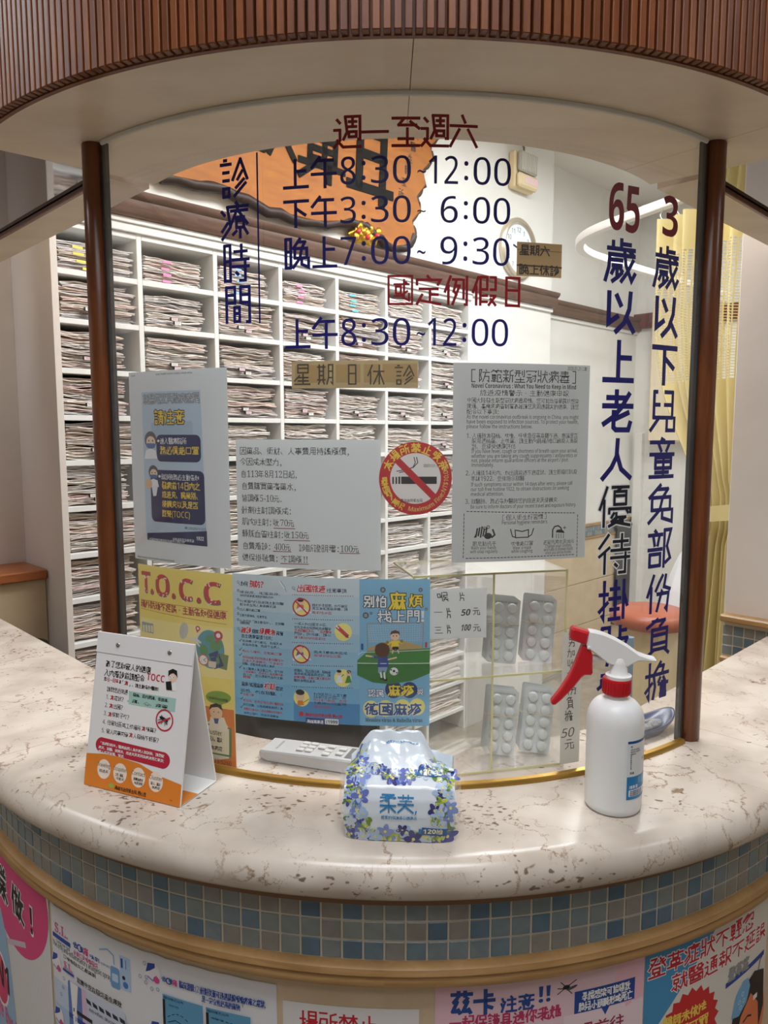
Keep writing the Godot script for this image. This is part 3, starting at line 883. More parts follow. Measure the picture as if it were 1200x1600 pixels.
func build_lettering() -> void:
	var screen: Node = get_node("glass_screen")
	var navy := rgb(26, 28, 106)
	var red := rgb(142, 22, 34)
	var m := mat(Color.WHITE, 0.35)
	m.vertex_color_use_as_albedo = true
	var ink := Ink.new(self)
	var xs := [-0.098, -0.0625, -0.022, 0.0155, 0.053]
	for i in 5:
		ink.glyph("週一至週六"[i], xs[i], 1.970, 0.0345, 0.038, 0.0038, red)
	vinyl(ink, "vinyl_lettering", "dark red line of vinyl characters at the top", screen, m)
	ink = Ink.new(self)
	hours(ink, 1.922, 1.958, "上午", "8", "30", "12", "00", navy)
	vinyl(ink, "vinyl_lettering", "navy opening hours, first line", screen, m)
	ink = Ink.new(self)
	hours(ink, 1.873, 1.908, "下午", "3", "30", "6", "00", navy)
	vinyl(ink, "vinyl_lettering", "navy opening hours, second line", screen, m)
	ink = Ink.new(self)
	hours(ink, 1.820, 1.857, "晚上", "7", "00", "9", "30", navy)
	vinyl(ink, "vinyl_lettering", "navy opening hours, third line", screen, m)
	ink = Ink.new(self)
	xs = [-0.027, 0.0105, 0.0475, 0.085, 0.122]
	for i in 5:
		ink.glyph("國定例假日"[i], xs[i] + (0.003 if i == 4 else 0.0), 1.770, 0.031 if i < 4 else 0.027, 0.036, 0.0029 if i == 0 else 0.0036, red)
	vinyl(ink, "vinyl_lettering", "dark red line about public holidays", screen, m)
	ink = Ink.new(self)
	hours(ink, 1.715, 1.752, "上午", "8", "30", "12", "00", navy)
	vinyl(ink, "vinyl_lettering", "navy opening hours, lowest line", screen, m)
	ink = Ink.new(self)
	for i in 4:
		ink.glyph("診療時間"[i], -0.26, 1.9195 - i * 0.0558, 0.040, 0.047, 0.0044, navy)
	ink.rect(-0.2062, 1.749, -0.2038, 1.972, navy)
	vinyl(ink, "vinyl_lettering", "navy upright heading with a rule beside it", screen, m)
	var cols := [["歲以上老人優待掛號費", 0.280, 1.8, 65], ["歲以下兒童免部份負擔", 0.371, 1.8, 3]]
	for c in 2:
		ink = Ink.new(self)
		var words: String = cols[c][0]
		for i in words.length():
			var ch := words[i]
			var x: float = cols[c][1] + i * (0.0012 if c == 0 else 0.0019)
			var y := 1.812 - i * 0.0692
			var h := 0.0565
			if c == 0 and ch in "優待":
				ink.glyph(ch, x - 0.002, y, 0.057, h, 0.0085, rgb(236, 236, 236))
				ink.over()
				ink.glyph(ch, x - 0.002, y, 0.057, h, 0.0045, rgb(24, 30, 40))
			else:
				ink.glyph(ch, x, y, 0.054, h, 0.0076 if ch in "以上老人下" else 0.0060, navy)
		if c == 0:
			ink.fit("65", 0.2835, 1.879, 0.3385, 1.944, rgb(128, 22, 34), 1)
		else:
			ink.fit("3", 0.386, 1.884, 0.42, 1.941, rgb(128, 22, 34), 1)
		vinyl(ink, "vinyl_lettering", ["bold blue upright column under a red 65", "bold blue upright column under a red 3"][c], screen, m)
# ---------------------------------------------------------------- printed sheets
# a sheet's layout: four corners in the numbers the layout was measured in, laid over the sheet's real size
class Sheet:
	var tl: Vector2
	var tr: Vector2
	var br: Vector2
	var bl: Vector2
	var size: Vector2
	var ink: Ink

	func _init(host, a: Vector2, b: Vector2, d: Vector2, e: Vector2, s: Vector2) -> void:
		tl = a; tr = b; br = d; bl = e; size = s
		ink = Ink.new(host)

	func at(x: float, y: float) -> Vector2:
		var u := 0.5
		var w := 0.5
		var q := Vector2(x, y)
		for i in 8:
			var p := tl.lerp(tr, u).lerp(bl.lerp(br, u), w)
			var du := (tr - tl).lerp(br - bl, w)
			var dw := (bl - tl).lerp(br - tr, u)
			var e := q - p
			var det := du.x * dw.y - du.y * dw.x
			u += (e.x * dw.y - e.y * dw.x) / det
			w += (du.x * e.y - du.y * e.x) / det
		return Vector2(u * size.x, (1.0 - w) * size.y)

	func many(pairs: Array) -> PackedVector2Array:
		var o := PackedVector2Array()
		for i in range(0, pairs.size(), 2):
			o.append(at(pairs[i], pairs[i + 1]))
		return o

	func area(pairs: Array, col: Color) -> void:
		ink.area(many(pairs), col)

	func line(pairs: Array, w: float, col: Color) -> void:
		ink.path(many(pairs), w * scale(), col)

	func scale() -> float:
		return size.x / (tr.x - tl.x)

	func rect(x0: float, y0: float, x1: float, y1: float, col: Color, r := 0.0) -> void:
		var a := at(x0, y1)
		var b := at(x1, y0)
		ink.rect(a.x, a.y, b.x, b.y, col, r * scale())

	func oval(x: float, y: float, rx: float, ry: float, col: Color, turn := 0.0, bits := 20) -> void:
		var p := at(x, y)
		ink.oval(p.x, p.y, rx * scale(), ry * size.y / (bl.y - tl.y), col, turn, bits)

	func ring(x: float, y: float, r: float, w: float, col: Color, a0 := 0.0, a1 := TAU) -> void:
		var p := at(x, y)
		ink.ring(p.x, p.y, r * scale(), w * scale(), col, a0, a1)

	# a line of lettering from (x0, y) to x1; y is its foot and h its height, in the layout's numbers
	func text(words: String, x0: float, x1: float, y: float, h: float, col: Color, bold := 0.1, face := 0, slant := 0.0) -> void:
		var a := at(x0, y)
		var b := at(x1, y)
		var top := at(x0, y - h)
		var high := top.y - a.y
		var wide := 0.0
		for ch in words:
			if ch == " ": wide += high * 0.32
			elif ch.unicode_at(0) < 0x2000: wide += ink.host.latin(ch, face)[1] * high / 0.8
			else: wide += high * 1.06
		ink.text(words, a.x, a.y, high, col, bold, 1.06, (b.x - a.x) / wide, slant, face)

	# lettering with a halo of another colour
	func halo(words: String, x0: float, x1: float, y: float, h: float, col: Color, under: Color, bold := 0.1, ring_ := 0.14, slant := 0.0) -> void:
		text(words, x0, x1, y, h, under, bold + ring_, 1, slant)
		ink.layer += 1
		text(words, x0, x1, y, h, col, bold, 1, slant)
		ink.layer -= 1

# a sheet taped to the inner face of the glass; s0, y0 is its lower left corner
func notice(called: String, label: String, category: String, s: Sheet, s0: float, y0: float, col: Color, tilt := 0.0, group := "") -> Node3D:
	var k := 0.7140 / GLASS
	var mid_t := (s0 + s.size.x / 2) / GLASS
	var t := thing(called, label, category, on_round(mid_t, 0.714, y0), group)
	var back := Ink.new(self)
	back.rect(0, 0, s.size.x, s.size.y, Color.WHITE)
	var g := back.wrapped(MID, 0.7139, s0 * k, y0, 0.0, tilt)
	var rear := back.wrapped(MID, 0.7137, s0 * k, y0, 0.0, tilt)
	for i in rear.n.size(): rear.n[i] = -rear.n[i]
	g.add(rear, Transform3D())
	var m := mat(col, 0.6)
	m.backlight_enabled = true
	m.backlight = Color(0.22, 0.22, 0.21)
	part("paper", g, m, t)
	if s.ink.p.size():
		part("printing", s.ink.wrapped(MID, 0.7139, s0 * k, y0, 0.00005, tilt), M.print, t)
	return t

func build_notices() -> void:
	var black := rgb(26, 28, 32)
	var white := rgb(238, 240, 240)
	# --- blue mask notice
	var s := Sheet.new(self, Vector2(387, 265), Vector2(693, 243), Vector2(711, 885), Vector2(408, 853), Vector2(0.195, 0.288))
	var navy := rgb(30, 42, 92)
	var yellow := rgb(240, 208, 70)
	s.text("2020", 396, 412, 278, 6, black); s.text("www health notice visitors mask www", 486, 600, 272, 7, black)
	s.area([436, 325, 622, 315, 645, 812, 452, 790], rgb(186, 206, 222))
	s.ink.over()
	s.area([470, 420, 600, 412, 604, 470, 474, 478], rgb(168, 192, 212))
	s.ink.over()
	s.halo("就醫民眾及陪病家屬", 443, 622, 362, 30, rgb(226, 232, 238), rgb(30, 34, 48), 0.05, 0.09)
	s.halo("請注意", 482, 580, 424, 44, yellow, rgb(34, 38, 50), 0.10, 0.13)
	s.rect(490, 455, 624, 541, navy, 14)
	s.rect(472, 570, 635, 732, navy, 14)
	s.area([455, 770, 644, 762, 646, 812, 456, 792], navy)
	s.ink.over()
	s.oval(495, 476, 4, 4, white); s.text("進入醫療院所", 501, 585, 486, 20, white, 0.09)
	s.text("務必佩戴口罩", 501, 621, 518, 25, yellow, 0.11)
	s.oval(499, 588, 4, 4, white); s.text("就診時務必主動告知", 505, 622, 598, 18, white, 0.09)
	s.text("發病前14日內之", 507, 625, 628, 24, yellow, 0.11)
	s.text("旅遊史、職業別、", 508, 628, 656, 22, yellow, 0.11)
	s.text("接觸史以及是否", 508, 620, 686, 22, yellow, 0.11)
	s.text("群聚(TOCC)", 508, 596, 717, 22, yellow, 0.11)
	s.text("製版日期:2020/1/23".replace("製版日期", "版"), 580, 642, 756, 8, black)
	s.text("中國疫情發病管制指導中心關心您", 462, 580, 796, 11, white, 0.08); s.text("疫情通報及診療專線", 542, 608, 794, 10, white, 0.08); s.text("1922", 614, 636, 792, 13, white, 0.1, 1)
	s.text("https://www.notice.health.net/visitors/mask", 418, 548, 850, 7, black)
	# visitor with a mask, and a doctor
	for q in [[468, 490, 1.0], [478, 588, 0.8]]:
		var x: float = q[0]
		var y: float = q[1]
		var k: float = q[2]
		s.oval(x, y - 16 * k, 21 * k, 27 * k, rgb(92, 84, 86))
		s.ink.over()
		s.oval(x + 1, y - 10 * k, 16 * k, 18 * k, rgb(240, 212, 190))
		s.area([x - 22 * k, y + 44 * k, x - 16 * k, y + 16 * k, x, y + 10 * k, x + 18 * k, y + 16 * k, x + 24 * k, y + 42 * k], rgb(240, 242, 244))
		s.ink.over()
		s.rect(x - 14 * k, y - 6 * k, x + 16 * k, y + 8 * k, rgb(64, 110, 170), 4)
		s.oval(x - 6 * k, y - 14 * k, 2 * k, 3 * k, black); s.oval(x + 8 * k, y - 14 * k, 2 * k, 3 * k, black)
	s.oval(462, 612, 12, 16, rgb(226, 190, 150)); s.area([472, 620, 494, 618, 488, 650, 478, 652], rgb(232, 236, 240))
	notice("mask_notice", "tall sheet with a blue printed panel and yellow characters, beside the left post", "notice", s, -0.461, 1.4045, rgb(222, 228, 230))
	# --- price notice
	s = Sheet.new(self, Vector2(727, 475), Vector2(1183, 470), Vector2(1183, 888), Vector2(733, 876), Vector2(0.211, 0.181))
	var rows := [["因藥品、衛材、人事費用持續漲價,", 742, 1088, 522], ["今因成本壓力,", 742, 880, 556], ["自113年8月12日起,", 744, 928, 594], ["自費購買藥膏藥水,", 746, 925, 632], ["皆調漲5-10元.", 747, 880, 670], ["針劑注射調漲成:", 746, 910, 708], ["肌肉注射:", 747, 846, 745], ["收70元", 852, 920, 747], ["靜脈血管注射:", 747, 884, 783], ["收150元", 888, 966, 785], ["自費看診:", 748, 842, 822], ["400元", 854, 908, 824], ["診斷證明書:", 934, 1058, 826], ["100元", 1060, 1118, 828], ["健保掛號費:", 748, 866, 859], ["不調漲!!", 878, 962, 862]]
	for r in rows:
		s.text(r[0], r[1], r[2], r[3], 23, black, 0.075, 2)
	var plum := rgb(150, 40, 66)
	for u in [[854, 922, 753], [888, 968, 791], [852, 910, 827], [1060, 1120, 831], [876, 964, 866]]:
		s.line([u[0], u[2], u[1], u[2] + 1], 2.4, plum)
	notice("price_notice", "white sheet of typed black lines with red underlined prices, left of the round sticker", "notice", s, -0.2515, 1.4105, rgb(224, 230, 230))
	# --- round no smoking sticker
	s = Sheet.new(self, Vector2(-18, 480), Vector2(212, 480), Vector2(212, 710), Vector2(-18, 710), Vector2(0.1, 0.1))
	var red := rgb(196, 16, 38)
	s.oval(97, 595, 115, 115, red, 0.0, 56)
	s.ink.over()
	s.oval(97, 595, 80, 80, rgb(232, 230, 226), 0.0, 48)
	s.ink.over()
	s.rect(52, 589, 164, 612, black); s.rect(24, 590, 29, 612, black); s.rect(34, 590, 39, 612, black); s.rect(43, 589, 49, 612, black)
	for q in [0, 1]:
		s.line([38 + q * 8, 572 + q * 4, 60 + q * 6, 568 + q * 4, 90, 560 - q * 2, 104 - q * 8, 545, 100 - q * 8, 528], 2.6, black)
	s.text("高市政府衛生局", 50, 120, 670, 11, black, 0.09); s.text("0800-531-531", 122, 178, 560, 11, black)
	s.ink.over()
	s.line([42, 540, 152, 650], 21, red)
	s.ink.over()
	var words := "本場所禁止吸菸"
	for i in 7:
		var a := deg_to_rad(154 - i * 21.5)
		var p := s.at(97 + cos(a) * 97, 595 - sin(a) * 97)
		s.ink.glyph(words[i], p.x - 0.0058, p.y - 0.0058, 0.0116, 0.0116, 0.0016, yellow, 0.0, a - PI / 2)
	words = "最高罰1萬元"
	for i in 6:
		var a := deg_to_rad(184 + i * 11.5)
		var p := s.at(97 + cos(a) * 98, 595 - sin(a) * 98)
		if words[i] == "1": s.ink.text("1", p.x - 0.003, p.y - 0.004, 0.009, yellow, 0.1, 1.0, 1.0, 0.0, 1)
		else: s.ink.glyph(words[i], p.x - 0.0042, p.y - 0.0042, 0.0084, 0.0084, 0.0012, yellow, 0.0, a - PI)
	words = "Maximum Fine:NT$10,000"
	var sweep_ := deg_to_rad(256)
	for i in words.length():
		var a := sweep_
		sweep_ += latin(words[i], 0)[1] * 0.0088 / (104 * s.scale())
		var p := s.at(97 + cos(a) * 104, 595 - sin(a) * 104)
		var turn := a + PI / 2
		var g: Array = latin(words[i], 0)
		var tri_: PackedVector2Array = g[0]
		for j in range(0, tri_.size(), 3):
			var c := []
			for q in 3: c.append(p + (tri_[j + q] * 0.0088).rotated(turn))
			s.ink.tri(c[0], c[1], c[2], rgb(240, 214, 120).srgb_to_linear())
	var st := thing("no_smoking_sticker", "round red no smoking sticker with a crossed cigarette in the middle of the glass", "sticker", on_round(0.0096 / GLASS, 0.714, 1.4885))
	part("printing", s.ink.wrapped(MID, 0.7139, (0.0096 - 0.05) * 0.7140 / GLASS, 1.4885, 0.00005), M.print, st)
	# --- brown paper strips
	s = Sheet.new(self, Vector2(47, 740), Vector2(838, 725), Vector2(838, 903), Vector2(52, 905), Vector2(0.174, 0.0368))
	s.area([70, 765, 832, 748, 832, 868, 72, 872], rgb(178, 148, 92))
	s.ink.over()
	for q in [[280, 330], [486, 505], [600, 620]]:
		s.rect(q[0], 735, q[1], 900, rgb(196, 172, 122))
	s.ink.over()
	for q in 5:
		s.text("星期日休診"[q], [66, 215, 395, 528, 695][q], [180, 330, 470, 640, 825][q], 884, 128, rgb(58, 50, 34), 0.075)
	notice("brown_strip", "long brown paper strip lettered with five characters above the white price notice", "strip", s, -0.163, 1.661, rgb(190, 168, 122), 0.0, "brown paper strips on the glass")
	s = Sheet.new(self, Vector2(165, 1065), Vector2(560, 1088), Vector2(557, 1368), Vector2(160, 1360), Vector2(0.0665, 0.0445))
	s.line([168, 1132, 556, 1152], 4, rgb(60, 40, 24)); s.line([168, 1268, 556, 1282], 14, rgb(92, 62, 36))
	s.ink.over()
	s.text("星期六", 186, 455, 1178, 88, black, 0.13); s.text("晚上休診", 180, 542, 1345, 88, black, 0.13)
	notice("brown_strip", "small square brown paper label with two rows of black characters by the clock", "strip", s, 0.1485, 1.8115, rgb(206, 172, 118), 0.0, "brown paper strips on the glass")
	# --- coronavirus notice
	s = Sheet.new(self, Vector2(215, 237), Vector2(645, 237), Vector2(640, 838), Vector2(220, 860), Vector2(0.203, 0.2735))
	s.text("2020.01.21 二版", 566, 634, 254, 12, black, 0.08)
	s.text("【防範新型冠狀病毒】", 254, 612, 296, 40, black, 0.07)
	s.text("Novel Coronavirus : What You Need to Keep in Mind", 268, 598, 314, 15, black, 0.1, 1)
	s.text("旅遊疫情警示・主動健康申報", 294, 574, 337, 19, black, 0.07)
	rows = [["中國大陸發生新型冠狀病毒疫情，您可能也曾暴露於感染", 256, 608, 359, 16], ["環境，臺灣疾病管制署為維護您及周遭親友的健康，請您", 256, 608, 377, 16], ["配合以下事項：", 256, 352, 394, 16], ["As the novel coronavirus outbreak is ongoing in China, you might", 256, 608, 408, 13], ["have been exposed to infection sources. To protect your health,", 256, 608, 423, 13], ["please follow the instructions below.", 256, 456, 438, 13], ["1. 入境時有發燒、咳嗽、呼吸急促等身體不適，無論是否", 256, 607, 468, 16], ["服用退燒藥、止咳藥，請主動向機場/港口檢疫人員報", 272, 607, 484, 16], ["到，並接受健康評估。", 272, 420, 501, 16], ["If you have fever, cough or shortness of breath upon your arrival,", 272, 607, 514, 13], ["whether you are taking any cough suppressants / antipyretics or", 272, 606, 529, 13], ["not, please inform quarantine officers at the airport / port", 272, 575, 543, 13], ["immediately.", 272, 340, 557, 13], ["2. 入境後14天內，如出現前述不適症狀，請立即撥打防疫", 256, 607, 584, 16], ["專線1922，並依指示就醫。", 272, 448, 601, 16], ["If such symptoms occur within 14 days after entry, please call", 272, 592, 618, 13], ["our toll-free hotline 1922, to obtain instructions on seeking", 272, 580, 633, 13], ["medical attention.", 272, 372, 648, 13], ["3. 就醫時，務必告知醫師您的旅遊史及接觸史。", 256, 556, 673, 16], ["Be sure to inform doctors of your recent travel and exposure history.", 272, 606, 688, 13], ["【個人衛生好習慣】", 362, 514, 722, 17], ["Personal hygiene reminders", 366, 510, 736, 13], ["肥皂勤洗手", 280, 352, 806, 15], ["Wash your hands", 276, 352, 817, 11], ["with soap regularly", 274, 356, 829, 11], ["咳嗽戴口罩", 396, 466, 803, 15], ["Wear a mask", 402, 460, 814, 11], ["while coughing", 398, 464, 825, 11], ["返家先更衣及沐浴", 498, 602, 798, 15], ["Change your clothes", 504, 592, 808, 11], ["and take a shower/bath", 500, 598, 819, 11], ["once you arrive home", 505, 592, 829, 11]]
	for r in rows:
		s.text(r[0].replace("：", ":"), r[1], r[2], r[3], r[4], black, 0.065)
	# dashed frame and three small pictures
	for i in 33:
		s.line([262 + i * 10.4, 696, 268 + i * 10.4, 696], 2.2, black); s.line([262 + i * 10.4, 845 - i * 0.5, 268 + i * 10.4, 845 - i * 0.5], 2.2, black)
	for i in 12:
		s.line([254, 704 + i * 12, 254, 711 + i * 12], 2.2, black); s.line([612, 702 + i * 11.5, 612, 709 + i * 11.5], 2.2, black)
	s.line([394, 750, 400, 772, 412, 776, 448, 774, 460, 766, 466, 746], 3, black)
	s.line([408, 752, 410, 776, 450, 774, 450, 750, 430, 756, 408, 752], 3, black)
	s.line([528, 774, 528, 750, 534, 740, 546, 737, 556, 744, 558, 752], 4, black)
	s.area([538, 758, 542, 750, 556, 748, 566, 754, 568, 760], black)
	for i in 12:
		s.line([541 + (i % 4) * 8, 763 + (i / 4) * 5, 541 + (i % 4) * 8 - 1, 766 + (i / 4) * 5], 1.8, black)
	s.line([568, 738, 568, 748], 2, black); s.line([563, 743, 573, 743], 2, black)
	for i in 5:
		s.line([290 + i * 7, 776 - (i % 2) * 4, 294 + i * 7, 750 - (i % 3) * 3], 4.5, black)
	s.line([286, 778, 292, 764], 3, black); s.oval(326, 772, 12, 10, black); s.line([338, 776, 346, 768, 340, 752], 5, black)
	s.ring(316, 748, 4, 2, black); s.ring(326, 744, 4, 2, black)
	notice("coronavirus_notice", "grey A4 sheet of dense black print with three small pictograms at its foot", "notice", s, 0.0615, 1.4215, rgb(206, 210, 208))
	# --- yellow T.O.C.C poster
	s = Sheet.new(self, Vector2(60, 55), Vector2(742, 125), Vector2(768, 1572), Vector2(72, 1480), Vector2(0.190, 0.294))
	var butter := rgb(244, 224, 122)
	s.area([60, 60, 742, 128, 752, 1130, 66, 1060], butter)
	s.ink.over()
	s.area([66, 470, 744, 520, 748, 900, 66, 850], rgb(246, 232, 160))
	s.area([66, 1060, 752, 1130, 768, 1568, 72, 1478], rgb(226, 128, 46))
	s.ink.over()
	for q in [["T", 95, 165, 285], [".", 160, 196, 292], ["O", 205, 325, 305], [".", 330, 368, 318], ["C", 385, 492, 330], [".", 508, 548, 344], ["C", 555, 678, 352]]:
		s.text(q[0], q[1] - 6, q[2] + 8, q[3] + 4, 186, rgb(120, 112, 96), 0.1, 1)
	s.ink.over()
	for q in [["T", 95, 165, 280], [".", 160, 196, 287], ["O", 205, 325, 300], [".", 330, 368, 313], ["C", 385, 492, 325], [".", 508, 548, 339], ["C", 555, 678, 347]]:
		s.text(q[0], q[1], q[2], q[3], 178, rgb(206, 66, 74), 0.1, 1)
	s.ink.over()
	var rng := RandomNumberGenerator.new()
	rng.seed = 61
	for i in 46:
		var x := rng.randf_range(0, 1)
		var spot: Array = [[100, 160, 140, 160], [212, 318, 160, 185], [215, 315, 270, 300], [392, 488, 175, 195], [400, 490, 295, 330], [562, 672, 190, 215], [570, 672, 310, 350], [112, 135, 240, 280]][i % 8]
		s.oval(lerpf(spot[0], spot[1], x), rng.randf_range(spot[2], spot[3]), 4 + rng.randf() * 7, 3 + rng.randf() * 5, rgb(240, 232, 220), rng.randf() * 3, 7)
	s.line([80, 330, 715, 396], 2, rgb(190, 90, 70)); s.line([76, 400, 708, 492], 2, rgb(190, 90, 70))
	s.text("境外防堵不延誤・主動告知保健康", 78, 706, 388, 56, rgb(178, 58, 60), 0.13)
	# globe, pins, plane, passports, compass, building and island
	s.oval(600, 680, 92, 142, rgb(92, 158, 176), 0.0, 36)
	s.oval(420, 550, 30, 66, rgb(196, 200, 196), -0.3); s.rect(82, 515, 182, 580, rgb(150, 166, 186))
	s.ink.over()
	for q in [[600, 600, 30, 26], [640, 650, 44, 40], [560, 690, 30, 44], [620, 770, 40, 36]]:
		s.oval(q[0], q[1], q[2], q[3], rgb(92, 152, 100), 0.4, 9)
	for i in 4:
		s.rect(90 + i * 24, 530, 106 + i * 24, 580, rgb(240, 230, 180))
	s.area([590, 716, 650, 688, 690, 800, 630, 828], rgb(40, 66, 126)); s.area([650, 705, 720, 722, 708, 832, 650, 815], rgb(120, 140, 90))
	for pin in [[655, 575, 28], [520, 528, 16]]:
		s.area([pin[0] - pin[2], pin[1], pin[0] + pin[2], pin[1], pin[0] - pin[2] * 0.3, pin[1] + pin[2] * 2.2], rgb(206, 62, 84))
		s.oval(pin[0], pin[1], pin[2], pin[2] * 1.2, rgb(206, 62, 84))
	s.ink.over()
	s.oval(556, 762, 34, 42, rgb(206, 84, 80)); s.area([588, 768, 640, 772, 638, 820, 590, 812], rgb(226, 214, 196))
	s.ink.over()
	s.oval(655, 575, 14, 17, white); s.oval(520, 528, 8, 10, white); s.oval(556, 762, 27, 34, white)
	s.area([456, 600, 500, 600, 520, 572, 526, 578, 518, 606, 544, 630, 540, 640, 520, 632, 536, 662, 526, 664, 500, 628, 462, 614], rgb(226, 228, 226))
	s.line([540, 748, 574, 776], 3, black); s.line([574, 748, 540, 776], 3, black)
	# doctor with a speech balloon and a green clipboard
	s.oval(652, 1040, 82, 48, rgb(132, 170, 66), 0.1, 26); s.area([650, 1078, 690, 1076, 664, 1108], rgb(132, 170, 66))
	s.area([560, 1530, 570, 1240, 620, 1206, 690, 1210, 716, 1260, 722, 1500, 640, 1520], rgb(240, 232, 206))
	s.ink.over()
	s.area([560, 1240, 736, 1268, 736, 1490, 560, 1470], rgb(90, 140, 90))
	s.ink.over()
	s.area([560, 1250, 722, 1276, 722, 1474, 560, 1458], rgb(236, 230, 200))
	s.ink.over()
	s.area([600, 1190, 690, 1190, 712, 1260, 716, 1300, 590, 1290], rgb(240, 234, 214))
	s.ink.over()
	s.oval(638, 1150, 42, 62, rgb(240, 208, 170)); s.ink.over(); s.area([622, 1200, 656, 1200, 650, 1240, 630, 1240], rgb(52, 92, 150))
	s.ink.over()
	s.area([592, 1140, 600, 1100, 636, 1084, 672, 1096, 682, 1140, 650, 1112, 612, 1118], black)
	s.oval(624, 1150, 3, 5, black); s.oval(654, 1152, 3, 5, black)
	s.text("生活不外出返家", 590, 716, 1056, 22, black, 0.09)
	s.text("Cluster", 566, 678, 1320, 40, black, 0.1); s.text("家人、親友", 590, 680, 1372, 36, black, 0.09); s.text("有病症", 600, 680, 1440, 36, black, 0.09)
	s.text("07-713-5260", 560, 738, 1534, 34, rgb(90, 46, 20), 0.1)
	notice("travel_poster", "yellow and orange poster headed with big red letters behind the desk sign", "poster", s, -0.4545, 1.1025, rgb(238, 222, 150))
	build_flyer()
	# --- price card and upright hand written strip
	s = Sheet.new(self, Vector2(280, 568), Vector2(650, 560), Vector2(650, 865), Vector2(290, 890), Vector2(0.083, 0.0712))
	var pen := rgb(30, 30, 36)
	for q in [["喉", 340, 418, 648, 62], ["片", 478, 516, 642, 54], ["一", 322, 380, 735, 40], ["片", 402, 432, 752, 66], ["元", 566, 612, 728, 50], ["三", 330, 384, 852, 46], ["片", 406, 434, 850, 56], ["元", 570, 618, 830, 48]]:
		s.text(q[0], q[1], q[2], q[3], q[4], pen, 0.085, 0, -0.15)
	s.text("50", 486, 545, 736, 44, pen, 0.1, 1, 0.2); s.text("100", 486, 550, 832, 44, pen, 0.1, 1, 0.2)
	notice("price_card", "small white card with hand-written prices right of the blue flyer", "card", s, 0.029, 1.3135, rgb(232, 236, 234))
	s = Sheet.new(self, Vector2(70, 130), Vector2(265, 130), Vector2(250, 1190), Vector2(60, 1200), Vector2(0.0335, 0.2))
	var y := 250.0
	for q in [["另", 130, 195, 250, 90], ["加", 118, 200, 335, 76], ["收", 122, 200, 420, 70], ["部", 122, 200, 530, 84], ["份", 118, 225, 640, 90], ["負", 122, 190, 752, 100], ["擔", 104, 190, 850, 90], ["元", 110, 205, 1080, 90]]:
		s.text(q[0], q[1], q[2], q[3], q[4], pen, 0.075, 0, -0.08)
	s.text("50", 62, 195, 985, 82, pen, 0.1, 0, 0.2)
	notice("price_strip", "narrow upright paper strip with a hand-written column behind the spray bottle", "strip", s, 0.2335, 1.1125, rgb(222, 222, 212))

